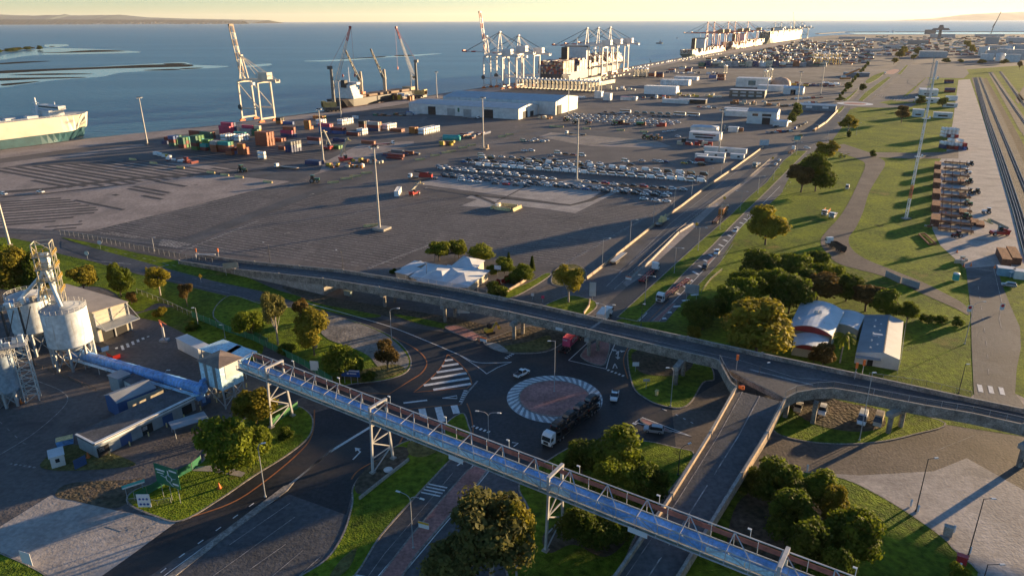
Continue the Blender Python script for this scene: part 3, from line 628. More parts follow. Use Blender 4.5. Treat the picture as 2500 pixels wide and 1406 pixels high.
#shared materials
glass=mat('dark_glass',(0.025,0.03,0.035),0.08,var=0.05,spec=0.8)
tyre=mat('tyre_rubber',(0.018,0.018,0.02),0.85,var=0.1)
rim_m=mat('wheel_alloy',(0.4,0.4,0.42),0.35,metal=0.7,var=0.05)
steel=mat('galvanised_steel',(0.42,0.43,0.44),0.5,metal=0.25,var=0.15,scale=0.5)
dark_steel=mat('dark_steel',(0.06,0.062,0.068),0.5,metal=0.2,var=0.2)
chassis_m=mat('chassis_black',(0.025,0.025,0.028),0.6,var=0.2)
lampw=mat('lamp_lens',(0.75,0.75,0.72),0.2,var=0.03)
lampr=mat('tail_lens',(0.45,0.02,0.015),0.3,var=0.05)
PAINT={}
PC=dict(white=(0.86,0.86,0.85),silver=(0.42,0.43,0.45),grey=(0.14,0.145,0.15),black=(0.015,0.016,0.018),red=(0.42,0.03,0.025),blue=(0.05,0.12,0.32),green=(0.05,0.2,0.05),orange=(0.5,0.17,0.03),yellow=(0.62,0.42,0.05),cream=(0.62,0.56,0.42),pink=(0.58,0.055,0.13),teal=(0.03,0.36,0.34),maroon=(0.20,0.035,0.03),beige=(0.5,0.42,0.32),brown=(0.23,0.085,0.04),darkgreen=(0.03,0.14,0.09),navy=(0.025,0.05,0.15),lightgrey=(0.4,0.41,0.42))
def paint(c):
 if c not in PAINT:PAINT[c]=mat(c+'_paint',PC[c],0.32,var=0.06,scale=0.7,spec=0.5,obj_rand=0.07)
 return PAINT[c]
#cars: lofted stations (x, z bottom, z belt, z roof, half width, roof half width)
ST=dict(sedan=[(-2.32,.42,.78,.80,.74,.70),(-2.2,.26,.93,.96,.86,.80),(-1.62,.24,.96,1.02,.90,.80),(-.85,.24,.95,1.42,.91,.63),(.35,.24,.93,1.44,.91,.64),(1.15,.24,.92,.98,.90,.78),(2.05,.26,.78,.82,.86,.74),(2.33,.40,.60,.64,.74,.66)],suv=[(-2.3,.45,.95,.98,.80,.76),(-2.22,.30,1.02,1.08,.90,.84),(-1.95,.28,1.04,1.66,.94,.70),(-.6,.28,1.02,1.74,.94,.72),(.55,.28,1.0,1.70,.94,.70),(1.2,.28,1.0,1.06,.93,.82),(2.1,.30,.90,.95,.90,.80),(2.35,.45,.70,.75,.80,.70)],van=[(-2.6,.45,1.2,1.9,.90,.84),(-2.5,.32,1.2,2.28,.98,.86),(-1.3,.30,1.2,2.32,.98,.86),(.6,.30,1.2,2.30,.98,.86),(1.25,.30,1.15,2.22,.98,.82),(2.05,.30,1.1,1.16,.96,.84),(2.6,.34,.82,.88,.90,.78),(2.75,.5,.66,.70,.80,.7)],ute=[(-2.6,.52,.98,1.0,.86,.84),(-2.5,.42,1.0,1.03,.92,.88),(-.62,.36,1.02,1.05,.93,.88),(-.5,.34,1.03,1.68,.93,.70),(.55,.34,1.02,1.74,.93,.71),(1.25,.34,1.02,1.08,.92,.8),(2.2,.36,.95,1.0,.9,.8),(2.5,.5,.72,.78,.82,.7)],bus=[(-6,.5,1.5,3.0,1.2,1.1),(-5.9,.4,1.5,3.2,1.25,1.15),(0,.4,1.5,3.2,1.25,1.15),(5.6,.4,1.5,3.2,1.25,1.15),(6,.4,1.4,3.0,1.22,1.05),(6.1,.5,1.2,1.4,1.15,1.0)])
WIN=dict(sedan=((2,4),(2,4)),suv=((2,4),(1,4)),van=((4,4),(4,4)),ute=((3,4),(2,4)),bus=((1,3),(4,4)),kombi=((1,4),(4,4)))
WHEELS=dict(sedan=(1.42,-1.38,.33,.80),suv=(1.45,-1.4,.37,.83),van=(1.75,-1.6,.36,.88),ute=(1.6,-1.6,.38,.83),bus=(3.9,-3.6,.5,1.1))
def car_shell(kind,body,win,gm=0,wm=0):
 base='van' if kind=='kombi' else kind
 s=ST[base];w0,w1=WIN[kind]
 rings=[]
 for x,zb,zl,zr,w,r in s:rings.append([(x,-w*.96,zb),(x,-w,zl),(x,-r,zr),(x,r,zr),(x,w,zl),(x,w*.96,zb)])
 for i in range(len(s)-1):
  a,b=rings[i],rings[i+1]
  for j in range(6):
   k=(j+1)%6;f=[a[j],b[j],b[k],a[k]][::-1]
   side=j in(1,3);top=j==2
   g=(side and w0[0]<=i<=w0[1]and abs(s[i][3]-s[i][2])+abs(s[i+1][3]-s[i+1][2])>.3)or(top and abs(s[i+1][3]-s[i][3])>.3)
   if top and kind in('van','kombi')and i==0:g=False
   if kind=='bus' and top:g=False
   (win if g else body).face(f,wm if g else gm,False)
 body.face(rings[0],gm);body.face(rings[-1][::-1],gm)
def flat_car(kind,col):
 """far car: one mesh"""
 m=MB();car_shell(kind,m,m,0,1)
 fx,rx,r,y=WHEELS['van' if kind=='kombi' else kind]
 for x in(fx,rx):
  for s in(-1,1):m.cyl((x,s*(y-.12),r),(x,s*(y+.12),r),r,n=8,m=2)
 return m.build({'sedan':'parked_car','suv':'parked_car','van':'parked_van','kombi':'parked_van','ute':'parked_ute','bus':'parked_bus'}[kind],[paint(col),glass,tyre])
CARK={}
def far_car(kind,col,loc,rz,label,cat,group):
 k=CARK.setdefault((kind,col),Kind(lambda:flat_car(kind,col)))
 return k.put(loc,rz,label,cat,group)
def wheel(root,x,y,z,r,w=.24,name='wheel'):
 t=MB();t.cyl((0,-w/2,0),(0,w/2,0),r,n=16);o=t.build(name,tyre,root,(x,y,z))
 rr=MB();s=1 if y>0 else-1;rr.cyl((0,s*(w/2-.02),0),(0,s*(w/2+.015),0),r*.62,n=12);rr.build('rim',rim_m,o)
 return o
def car_parts(kind,col,name):
 root=thing(name,None,None)
 b,g=MB(),MB();car_shell(kind,b,g)
 b.build('body',paint(col),root);g.build('windows',glass,root)
 base='van' if kind=='kombi' else kind
 fx,rx,r,y=WHEELS[base]
 for x in(fx,rx):
  for s in(-1,1):wheel(root,x,s*y,r,r)
 f,bk=ST[base][-2],ST[base][1]
 for s in(-1,1):
  h=MB();h.box((f[0]+.14,s*(f[4]-.22),f[2]-.20),(.14,.34,.13));h.build('headlight',lampw,root)
  t=MB();t.box((bk[0]-.06,s*(bk[4]-.14),bk[2]-.22),(.1,.2,.18));t.build('tail_light',lampr,root)
  mm=MB();mm.box((ST[base][-3][0]-.3,s*(ST[base][-3][4]+.08),1.0),(.14,.18,.13));mm.build('wing_mirror',paint(col),root)
 if kind=='ute':
  tr=MB();tr.box((-1.55,0,1.06),(1.8,1.55,.04));tr.build('tray_floor',chassis_m,root)
 return root
NEARK={}
def near_car(kind,col,loc,rz,label,cat='car',group=None,extra=None,name='car'):
 k=NEARK.setdefault((kind,col,name),Kind(lambda:car_parts(kind,col,name)))
 return k.put(loc,rz,label,cat,group)
#shipping containers
def cont_mat(c):
 return ribbed('container_'+c,PC[c],0.5,2.2,0,var=0.16,depth=0.8)
def cont_mesh(col,L,Hh,name,parts=False):
 m=MB();w=2.44
 m.box((0,0,.05),(L-.3,w-.08,Hh-.1),0,0)
 for x in(-L/2+.1,L/2-.1):
  for y in(-w/2+.08,w/2-.08):m.box((x,y,0),(.2,.16,Hh),0,1)
  m.box((x,0,Hh-.16),(.2,w-.32,.16),0,1);m.box((x,0,0),(.2,w-.32,.16),0,1)
 for y in(-w/2+.06,w/2-.06):
  m.box((0,y,Hh-.13),(L-.4,.12,.13),0,1);m.box((0,y,0),(L-.4,.12,.16),0,1)
 o=m.build(name,[cont_mat(col),paint(col)])
 d=MB()
 for y in(-.58,.58):d.box((L/2-.14,y,.2),(.06,1.08,Hh-.4),0,0)
 for y in(-.8,-.35,.35,.8):d.bar((L/2-.09,y,.2),(L/2-.09,y,Hh-.2),.05,m=1)
 if parts:d.build('container_door',[paint(col),steel],o)
 return o
CONTK={}
def container(col,loc,rz,label,L=12.19,Hh=2.6,group=None,name='shipping_container',parts=False):
 k=CONTK.setdefault((col,L,Hh,name,parts),Kind(lambda:cont_mesh(col,L,Hh,name,parts)))
 return k.put(loc,rz,label,'container',group)
def tank_mesh():
 m=MB();L=6.06
 m.cyl((-L/2+.25,0,1.3),(L/2-.25,0,1.3),1.15,n=16,m=0)
 for s in(-1,1):
  m.cyl((s*(L/2-.25),0,1.3),(s*(L/2-.08),0,1.3),1.15,.6,n=16,m=0)
  for y in(-1.15,1.15):m.bar((s*(L/2-.08),y,0),(s*(L/2-.08),y,2.6),.12,m=1)
  for z in(.06,2.54):m.bar((s*(L/2-.08),-1.15,z),(s*(L/2-.08),1.15,z),.12,m=1)
 for y in(-1.15,1.15):m.bar((-L/2,y,.06),(L/2,y,.06),.12,m=1)
 m.box((0,0,2.42),(.9,.7,.12),0,1)
 return m.build('tank_container',[paint('white'),steel])
TANK=Kind(tank_mesh)
#trucks
def prime_mover(root,col,x0=0.0,high=True):
 """cab over tractor, front at x0+3"""
 c=MB()
 hh=3.5 if high else 2.9
 pf=[(x0+.9,.75),(x0+3.0,.75),(x0+3.05,1.7),(x0+2.8,2.9),(x0+2.2,hh),(x0+.9,hh)]
 n=len(pf)
 for s in(-1,1):
  pts=[(px,s*1.22,pz)for px,pz in pf];c.face(pts if s<0 else pts[::-1])
 for i in range(n):
  j=(i+1)%n;c.face([(pf[i][0],-1.22,pf[i][1]),(pf[i][0],1.22,pf[i][1]),(pf[j][0],1.22,pf[j][1]),(pf[j][0],-1.22,pf[j][1])])
 cab=c.build('cab',paint(col),root)
 g=MB();g.face([(x0+3.06,-1.12,1.82),(x0+3.06,1.12,1.82),(x0+2.84,1.1,2.82),(x0+2.84,-1.1,2.82)]);g.build('windscreen',glass,cab)
 for s in(-1,1):
  w=MB();w.box((x0+2.25,s*1.225,1.75),(.95,.03,.8));w.build('side_window',glass,cab)
  h=MB();h.box((x0+3.05,s*.88,.9),(.08,.4,.25));h.build('headlight',lampw,cab)
  mr=MB();mr.box((x0+2.75,s*1.42,1.9),(.1,.22,.7));mr.build('wing_mirror',chassis_m,cab)
 gr=MB();gr.box((x0+3.06,0,.95),(.06,1.3,.7));gr.build('grille',chassis_m,cab)
 ch=MB();ch.box((x0-.8,0,.72),(4.2,.9,.28));ch.cyl((x0+.1,1.0,.8),(x0+.9,1.0,.8),.32);ch.cyl((x0+.1,-1.0,.8),(x0+.9,-1.0,.8),.32);ch.build('chassis',chassis_m,root)
 for x in(x0+2.2,x0-1.0,x0-2.3):
  for s in(-1,1):wheel(root,x,s*1.05,.5,.5,.34)
def trailer(root,x1,x0,deck='skel',col='red',h=1.25,axles=3):
 """trailer from x1 (front) back to x0, as a part with its wheels below it"""
 m=MB()
 if deck=='skel':
  for y in(-.5,.5):m.box(((x0+x1)/2,y,h-.35),(x1-x0,.16,.35))
  k=x0+.1
  while k<=x1:m.box((k,0,h-.3),(.24,2.44,.24));k+=(x1-x0)/6.02
 else:
  m.box(((x0+x1)/2,0,h-.2),(x1-x0,2.46,.2))
  for y in(-.5,.5):m.box(((x0+x1)/2,y,h-.55),(x1-x0,.16,.35))
 m.box((x0+.02,0,h-.5),(.1,2.3,.3))
 t=m.build('trailer',paint(col),root)
 for i in range(axles):
  for s in(-1,1):wheel(t,x0+1.1+i*1.3,s*1.0,.48,.48,.36)
 for s in(-1,1):
  l=MB();l.box((x0-.05,s*.95,h-.45),(.06,.35,.16));l.build('tail_light',lampr,t)
 return t
#lamps, masts, poles
def lamp_mesh(h,arms,reach=2.2,base=True,thick=.10,m_=None,curve=True):
 root=thing('street_lamp',None,None)
 p=MB();p.cyl((0,0,0),(0,0,h-.6 if curve else h),thick,thick*.65,n=8)
 if base:p.cyl((0,0,0),(0,0,.35),thick*2.2,n=8)
 p.build('pole',m_ or steel,root)
 for s in arms:
  a=MB();pts=[(0,0,h-.7),(s*reach*.12,0,h-.1),(s*reach*.4,0,h+.25),(s*reach,0,h+.4)]if curve else[(0,0,h-.1),(s*reach,0,h)]
  for q,r in zip(pts,pts[1:]):a.cyl(q,r,thick*.55,n=6)
  o=a.build('arm',m_ or steel,root)
  l=MB();e=pts[-1];l.box((e[0]+s*.3,0,e[2]-.10),(.95,.34,.16),0,0,.8);l.build('lamp_head',lampw,o)
 return root
LAMPK={}
def lamp(px,h,arms,rz,label,group=None,dark=False,reach=2.2,thick=.11,curve=True,z=0.0):
 key=(h,arms,dark,reach,thick,curve)
 k=LAMPK.setdefault(key,Kind(lambda:lamp_mesh(h,arms,reach,True,thick,dark_steel if dark else steel,curve)))
 q=P(*px,z);return k.put((q.x,q.y,z),rz,label,'street lamp',group)
def mast_mesh(h):
 root=thing('floodlight_mast',None,None)
 p=MB();p.cyl((0,0,0),(0,0,h),.55,.26,n=12);p.build('pole',mat('mast_steel',(0.5,0.47,0.43),0.5,metal=.2,var=.15,scale=.3),root)
 f=MB()
 for r in(0,math.pi/2):f.bar((-2.2*math.cos(r),-2.2*math.sin(r),h-.1),(2.2*math.cos(r),2.2*math.sin(r),h-.1),.2)
 f.lathe([(1.5,h-.3),(1.7,h-.3),(1.7,h+.1),(1.5,h+.1)],n=12,cap=False)
 fr=f.build('head_frame',dark_steel,root)
 for i in range(8):
  a=2*math.pi*i/8;l=MB();l.box((2.0*math.cos(a),2.0*math.sin(a),h-.75),(.7,.6,.7),a);l.build('floodlight',lampw,fr)
 b=MB();b.box((0,0,0),(1.8,1.8,.8));b.build('footing',conc_wall,root)
 return root
MASTK={}
def mast(px,h,label,group='floodlight masts round the port yard'):
 k=MASTK.setdefault(round(h),Kind(lambda:mast_mesh(h)))
 q=P(*px);return k.put(q,GRID,label,'light mast',group)
def sign(px,w,h,top,label,face,rz,cat='sign',posts=2,group=None,name='road_sign',z=0.0,back=None):
 """panel on posts; facing local -y"""
 q=P(*px,z);root=thing(name,label,cat,(q.x,q.y,z),rz,group)
 for i in range(posts):
  x=0 if posts==1 else-w*.36+w*.72*i/(posts-1)
  m=MB();m.cyl((x,.08,0),(x,.08,top),.06,n=6);m.build('post',steel,root)
 m=MB();m.box((0,0,top-h),(w,.06,h));pn=m.build('panel',face,root)
 return root,pn
sign_white=mat('sign_white',(0.7,0.71,0.72),0.4,var=.04);sign_yellow=mat('sign_yellow',(0.75,0.42,0.03),0.4,var=.05)
sign_green=mat('sign_green',(0.012,0.14,0.075),0.4,var=.05);sign_blue=mat('sign_blue',(0.02,0.08,0.30),0.4,var=.05)
sign_red=mat('sign_red',(0.55,0.04,0.05),0.4,var=.05);ink=mat('sign_ink',(0.03,0.03,0.05),0.5,var=.02)
orange_pl=mat('orange_plastic',(0.7,0.16,0.03),0.5,var=.05)
#water filled / concrete barrier blocks
def block_mesh(c):
 m=MB();pf=[(-.32,0),(.32,0),(.30,.2),(.14,.45),(.12,.95),(-.12,.95),(-.14,.45),(-.30,.2)]
 vs=[(-3,y,z)for y,z in pf]+[(3,y,z)for y,z in pf];n=8
 m.add(vs,[(i,n+i,n+(i+1)%n,(i+1)%n)for i in range(n)]+[tuple(range(n)),tuple(range(2*n-1,n-1,-1))])
 return m.build('barrier_block',c)
yellow_conc=mat('yellow_barrier_paint',(0.72,0.55,0.25),0.7,var=.2,scale=.6,scale2=3)
BLOCK=Kind(lambda:block_mesh(yellow_conc))
#trees and shrubs
def leafm(name,c,c2,rough=.75):
 m=mat(name,c,rough,var=.3,scale=.55,col2=c2,spec=.15,obj_rand=.16)
 n,l=m.node_tree.nodes,m.node_tree.links
 b=n['Principled BSDF'];tr=n.new('ShaderNodeBsdfTranslucent');mx=n.new('ShaderNodeMixShader');mx.inputs[0].default_value=.42
 src=b.inputs['Base Color'].links[0].from_socket;l.new(src,tr.inputs['Color'])
 l.new(b.outputs[0],mx.inputs[1]);l.new(tr.outputs[0],mx.inputs[2]);l.new(mx.outputs[0],n['Material Output'].inputs[0])
 return m
LEAF=dict(olive=leafm('olive_leaves',(0.30,0.245,0.025),(0.14,0.135,0.016)),green=leafm('green_leaves',(0.19,0.225,0.018),(0.075,0.11,0.012)),dark=leafm('dark_leaves',(0.125,0.160,0.016),(0.048,0.075,0.010)),bright=leafm('bright_leaves',(0.25,0.265,0.022),(0.12,0.15,0.016)),brown=leafm('bronze_leaves',(0.170,0.110,0.030),(0.070,0.052,0.015)),red=leafm('red_flowers',(0.45,0.03,0.025),(0.25,0.02,0.015)),grey=leafm('grey_green_leaves',(0.21,0.195,0.055),(0.095,0.098,0.030)))
bark=mat('bark',(0.12,0.09,0.065),.9,var=.25,scale=2);pale_bark=mat('pale_bark',(0.33,0.29,0.25),.85,var=.25,scale=1.5)
def tree_mesh(kind,leaf,seed,H,Rr,trunk_h,nleaf,lsize,nb,flat=.7,brk=bark,name='tree',lo=.0):
 g=random.Random(seed);root=thing(name,None,None)
 blobs=[]
 ch=H-trunk_h
 for i in range(nb):
  a=g.uniform(0,6.28);t=math.sqrt(g.random())*.62;zz=g.uniform(0.18,.80)
  sh=1-abs(zz-.42)*.75
  x,y=Rr*t*math.cos(a)*sh,Rr*t*math.sin(a)*sh;r=Rr*g.uniform(.30,.52)*(1.05-.35*zz)
  blobs.append((x,y,trunk_h+ch*zz,r,r*flat*g.uniform(.8,1.2)*max(1,ch/Rr*.45)))
 m=MB()
 tot=sum(b[3]**2 for b in blobs)
 for bx,by,bz,r,rz_ in blobs:
  for _ in range(int(1.6*nleaf*r*r/tot)):
   u=g.uniform(-1,1);a=g.uniform(0,6.283);s=math.sqrt(1-u*u);k=g.random()**.33*g.uniform(.82,1.08)
   nrm=Vector((s*math.cos(a),s*math.sin(a),u))
   p=Vector((bx+nrm.x*r*k,by+nrm.y*r*k,bz+nrm.z*rz_*k))
   if p.z<trunk_h*.75*(1-lo):continue
   d=(nrm+Vector((g.gauss(0,.55),g.gauss(0,.55),g.gauss(.15,.5)))).normalized()
   t1=d.cross(Vector((g.gauss(0,1),g.gauss(0,1),g.gauss(0,1)))).normalized();t2=d.cross(t1)
   L=.78*lsize*g.uniform(.55,1.3)
   e=t1*L*.5;f=t2*L*g.uniform(.28,.5)
   m.face([p-e-f*.6,p-f+e*.1,p+e*.9-f*.3,p+e+f*.5,p+f*.9-e*.1,p-e*.8+f*.5],0)
 m.build('crown',LEAF[leaf],root)
 t=MB();tr=max(.12,H*.022)
 t.cyl((0,0,-.1),(g.uniform(-.2,.2),g.uniform(-.2,.2),trunk_h+ch*.25),tr,tr*.6,n=8)
 for bx,by,bz,r,rz_ in blobs[:9]:
  mid=(bx*.35,by*.35,trunk_h*.8+(bz-trunk_h)*.3);t.cyl((0,0,trunk_h*.75),mid,tr*.5,tr*.33,n=6);t.cyl(mid,(bx,by,bz),tr*.33,tr*.12,n=5)
 t.build('trunk',brk,root)
 return root
TREEK={}
TSPEC={'fig':('green',9,5.2,1.6,5200,.62,22,.75,bark,'tree'),'figdark':('dark',8,5.0,1.4,4600,.62,20,.75,bark,'tree'),'olive':('olive',9,4.6,2.2,4600,.6,18,.8,bark,'tree'),'gum':('grey',12,4.4,4.2,3800,.58,18,.8,pale_bark,'gum_tree'),'gumolive':('olive',11,4.2,3.8,3600,.58,17,.8,pale_bark,'gum_tree'),'brown':('brown',8,3.6,2.2,3200,.55,14,.8,bark,'tree'),'bright':('bright',6.5,3.6,1.0,3400,.55,15,.8,bark,'tree'),'bush':('green',3.0,2.6,.2,1500,.5,10,.7,bark,'shrub'),'bushdark':('dark',3.2,2.8,.2,1500,.5,10,.7,bark,'shrub'),'bushred':('red',2.2,1.5,.3,700,.4,7,.8,bark,'flowering_shrub'),'bushbrown':('brown',2.6,1.9,.4,900,.45,8,.8,bark,'shrub'),'bushdry':('olive',2.2,2.0,.3,1000,.45,8,.8,bark,'shrub'),'cone':('dark',9,1.3,.6,1100,.5,0,1,bark,'conifer')}
TCAT={'tree':'tree','gum_tree':'tree','shrub':'shrub','flowering_shrub':'shrub','conifer':'tree'}
def cone_tree(seed):
 g=random.Random(seed);root=thing('conifer',None,None);m=MB()
 for i in range(1300):
  z=g.uniform(.06,1)**.8;r=(1-z)*1.35+.12;a=g.uniform(0,6.28);p=Vector((r*math.cos(a)*g.uniform(.6,1.05),r*math.sin(a)*g.uniform(.6,1.05),.5+z*8.4))
  d=Vector((math.cos(a),math.sin(a),-.3)).normalized();t=Vector((-d.y,d.x,0))*.2
  m.face([p-d*.3-t,p+d*.35-t*.4,p+d*.35+t*.4,p-d*.3+t])
 m.build('crown',LEAF['dark'],root);t=MB();t.cyl((0,0,0),(0,0,8.6),.16,.03,n=6);t.build('trunk',bark,root);return root
def tree(kind,px,H,label,group=None,wide=None,z=0.1,var=None):
 """tree of height H standing at the pixel; wide = crown width in metres"""
 sp=TSPEC[kind];v=R.randrange(2)if var is None else var
 if kind=='cone':k=TREEK.setdefault(kind,Kind(lambda:cone_tree(5)))
 else:k=TREEK.setdefault((kind,v),Kind(lambda:tree_mesh(kind,sp[0],hash(kind)%1+len(kind)*17+v*31,*sp[1:6],sp[6],sp[7],sp[8],sp[9])))
 q=P(*px);s=H/sp[1];w=(wide/(2*sp[2]))if wide else s
 return k.put((q.x,q.y,z),R.uniform(0,6.28),label,TCAT[sp[9]],group,(w,w,s))
#overpass
deckm=mat('deck_asphalt',(0.085,0.085,0.088),.75,var=.2,scale=.08,scale2=1.0,bump=.5,bscale=2)
FAR=[(-128,276,0.3),(-112,268.5,.6),(-100.5,263,1.2),(-80,252.5,3.0),(-61,242,5.0),(-39,228.3,6.6),(-17,217,7),(9,202.4,7),(26.4,191.7,7),(48.5,178.7,7),(65.6,168.3,7),(85,157,7),(105,145,7),(115,139.4,7),(170,108,7),(240,68,7)]
NEAR=[(-132,267.5,.3),(-116,260,.6),(-105,254.5,1.2),(-85,244,3.0),(-66,233,5.0),(-44,219.8,6.6),(-22.5,209,7),(-1,197.4,7),(20.9,184.6,7),(43,171,7),(52,165.6,7)]
pL=[P(1787,899,8),P(1797,944,8),P(1735,1054,7.7),P(1640,1205,6.6),P(1500,1406,4.9),P(1395,1560,3.4)]
pR=[P(1917,972,8),P(1874,1054,7.7),P(1735,1276,6.4),P(1655,1406,5.1),P(1555,1560,3.6)]
N2=[(p.x,p.y,7)for p in[P(1950,958,8),P(1995,949.5,8),P(2035,948,8),P(2090,957,8),P(2175,974,8),P(2260,990,8),P(2373,1009,8),P(2499,1037,8)]]+[(164,101,7),(234,61,7)]
ov=thing('overpass','long grey concrete road overpass crossing the picture above the roundabout approaches','overpass',(0,0,0))
def slab(mb,a,b,th,m=0):
 n=min(len(a),len(b))
 for i in range(n-1):
  q=[a[i],a[i+1],b[i+1],b[i]]
  top=[Vector(x)for x in q];lowr=[Vector((x[0],x[1],x[2]-th))for x in q]
  if(top[1]-top[0]).cross(top[3]-top[0]).z<0:top,lowr=top[::-1],lowr[::-1]
  mb.add(top+lowr,[(0,1,2,3),(7,6,5,4),(0,4,5,1),(2,6,7,3),(1,5,6,2),(3,7,4,0)],m)
def at_x(line,x):
 for a,b in zip(line,line[1:]):
  if a[0]<=x<=b[0]:
   t=(x-a[0])/(b[0]-a[0]);return tuple(a[i]+(b[i]-a[i])*t for i in range(3))
 return line[-1]
d=MB();slab(d,FAR[:11],NEAR,1.35)
fr=[FAR[10]]+[at_x(FAR,x)for x in(70,76,82,88,96,104,113,123,175,240)]
nr=[NEAR[10],(pL[0].x,pL[0].y,7)]
jn=[(53,164.5,7),(57,157,7),(63.5,147,7)]+N2
ff=[at_x(FAR,x)for x in(66,68,71)]+[at_x(FAR,p[0]+5)for p in N2]
slab(d,[FAR[10]]+ff,[NEAR[10]]+jn,1.35)
d.build('deck',conc_wall,ov)
sf=MB();up=lambda l,dz,k=0:[(p[0],p[1],p[2]+dz)for p in l]
def shrink(a,b,k):
 o=[]
 for p,q in zip(a,b):
  v=Vector(q)-Vector(p);v.z=0;v.normalize();o.append(tuple(Vector(p)+v*k))
 return o
A1,B1=FAR[:11],NEAR
slab(sf,up(shrink(A1,B1,.4),.03),up(shrink(B1,A1,.4),.03),.02)
A2,B2=[FAR[10]]+ff,[NEAR[10]]+jn
slab(sf,up(shrink(A2,B2,.4),.03),up(shrink(B2,A2,.3),.03),.02)
sf.build('road_surface',deckm,ov)
lnm=MB();mid=[((a[0]+b[0])/2,(a[1]+b[1])/2,(a[2]+b[2])/2)for a,b in zip(A1,B1)]+[((a[0]*.55+b[0]*.45),(a[1]*.55+b[1]*.45),7)for a,b in zip(ff[3:],N2)]
for a,b in zip(mid,mid[1:]):lnm.bar((a[0],a[1],a[2]+.05),(b[0],b[1],b[2]+.05),.16,.02)
a,b=P(1437,806,7),P(1470,783,7);lnm.bar(a+Vector((0,0,.06)),b+Vector((0,0,.06)),.8,.03)
a,b=P(1830,902,7),P(1985,940,7);lnm.bar(a+Vector((0,0,.06)),b+Vector((0,0,.06)),.7,.03)
lnm.build('road_markings',old_line,ov)
def barrier(name,line,parent,h=1.1,w=.32,m_=conc_wall,drop=1.55):
 b=MB();wall_along(b,line,w,[p[2]-drop for p in line],[p[2]+h for p in line]);o=b.build(name,m_,parent)
 c=MB();wall_along(c,line,w+.12,[p[2]+h for p in line],[p[2]+h+.1 for p in line]);c.build('coping',conc_pale,o)
 for a,b2 in zip(line,line[1:]):
  a,b2=Vector(a),Vector(b2);n=int((b2-a).length/14)
  for i in range(n):
   q=a.lerp(b2,i/n);mb_box((q.x,q.y,q.z-.9),(.5,.5,h+1.2)).build('pilaster',conc_pale,o)
 return o
barrier('barrier',FAR,ov);barrier('barrier',NEAR[:11],ov)
barrier('barrier',[(pL[0].x,pL[0].y,7)][:0]+[NEAR[10],(53.2,164.3,7),(pL[1].x-.6,pL[1].y+2.5,7),(pL[1].x,pL[1].y,7)],ov)
barrier('barrier',[(pR[0].x,pR[0].y,7),(pR[0].x+3.5,pR[0].y+2.6,7)]+N2[1:],ov)
meshm=bpy.data.materials.new('wire_mesh');meshm.use_nodes=True
_n,_l=meshm.node_tree.nodes,meshm.node_tree.links;_b=_n['Principled BSDF'];_b.inputs['Base Color'].default_value=(.20,.15,.11,1);_b.inputs['Roughness'].default_value=.6
_tc=_n.new('ShaderNodeTexCoord');_ck=_n.new('ShaderNodeTexNoise');_ck.inputs['Scale'].default_value=30;_l.new(_tc.outputs['Object'],_ck.inputs['Vector'])
_mr=_n.new('ShaderNodeMapRange');_mr.inputs[1].default_value=.4;_mr.inputs[2].default_value=.6;_mr.inputs[3].default_value=.12;_mr.inputs[4].default_value=.5;_l.new(_ck.outputs['Fac'],_mr.inputs[0]);_l.new(_mr.outputs[0],_b.inputs['Alpha'])
def mesh_fence(name,label,line,h,cat='fence',parent=None,m_=None,step=3.0,pm=None,group=None):
 root=parent if parent is not None else thing(name,label,cat,(line[0][0],line[0][1],line[0][2]),0,group)
 off=Vector((0,0,0))if parent is not None else Vector(line[0])
 ln_=[Vector(p)-off for p in line]
 f=MB()
 for a,b in zip(ln_,ln_[1:]):f.face([a,b,b+Vector((0,0,h)),a+Vector((0,0,h))])
 f.build('mesh_panel',m_ or meshm,root)
 p=MB()
 for a,b in zip(ln_,ln_[1:]):
  n=max(1,int((b-a).length/step))
  for i in range(n+1):
   q=a.lerp(b,i/n);p.cyl(q,q+Vector((0,0,h)),.045,n=5)
  for z in(h,):p.bar(a+Vector((0,0,z)),b+Vector((0,0,z)),.06)
 p.build('fence_posts',pm or steel,root)
 return root
mesh_fence('mesh_fence','brown wire mesh safety fence on the overpass barrier beside the parked cars',[(p.x,p.y,8.1)for p in[pR[0],Vector((pR[0].x+3.5,pR[0].y+2.6,0))]]+[(p[0],p[1],8.1)for p in N2[1:]],1.7)
mesh_fence('mesh_fence','wire mesh screen on the curved corner of the overpass by the ramp',[(53.2,164.3,8.1),(pL[1].x-.6,pL[1].y+2.5,8.1),(pL[1].x,pL[1].y,8.1)],1.5)
mesh_fence('mesh_fence','low wire screen on the overpass edge next to the white roofed canteen',[(-36,226.8,7.8),(-17,217,8.1),(-8,212,8.1)],1.5)
CB=[((940,749),(965,737)),((1087,785),(1111,773)),((1255,828),(1276,815)),((1437,868),(1459,856)),((1649,939),(1667,917)),((2168,1057),(2198,1042)),((2487,1138),(2520,1120))]
for a,b in CB:
 a,b=P(*a),P(*b);u=(b-a).normalized()
 zt=5.7 if a.x>-40 else 4.9
 for q in(a,b):
  c=MB();c.lathe([(.55,0),(.55,zt-1)],(q.x,q.y,0),12);c.build('column',conc_wall,ov)
 h=MB();h.box(((a.x+b.x)/2,(a.y+b.y)/2,zt-1.05),((b-a).length+2.6,1.5,1.05),math.atan2(u.y,u.x));h.build('headstock',conc_pale,ov)
for a in((1793,978),(1917,1017),(1984,1032)):
 q=P(*a);c=MB();c.box((q.x,q.y,0),(1.5,1.0,5.7),GRID);c.build('column',conc_wall,ov)
rw=MB();wl_=[(p[0],p[1])for p in NEAR[1:5]];wall_along(rw,wl_,.35,0,[NEAR[i][2]-1.3 for i in range(1,5)]);wl2=[(p[0],p[1])for p in FAR[1:5]];wall_along(rw,wl2,.35,0,[FAR[i][2]-1.3 for i in range(1,5)])
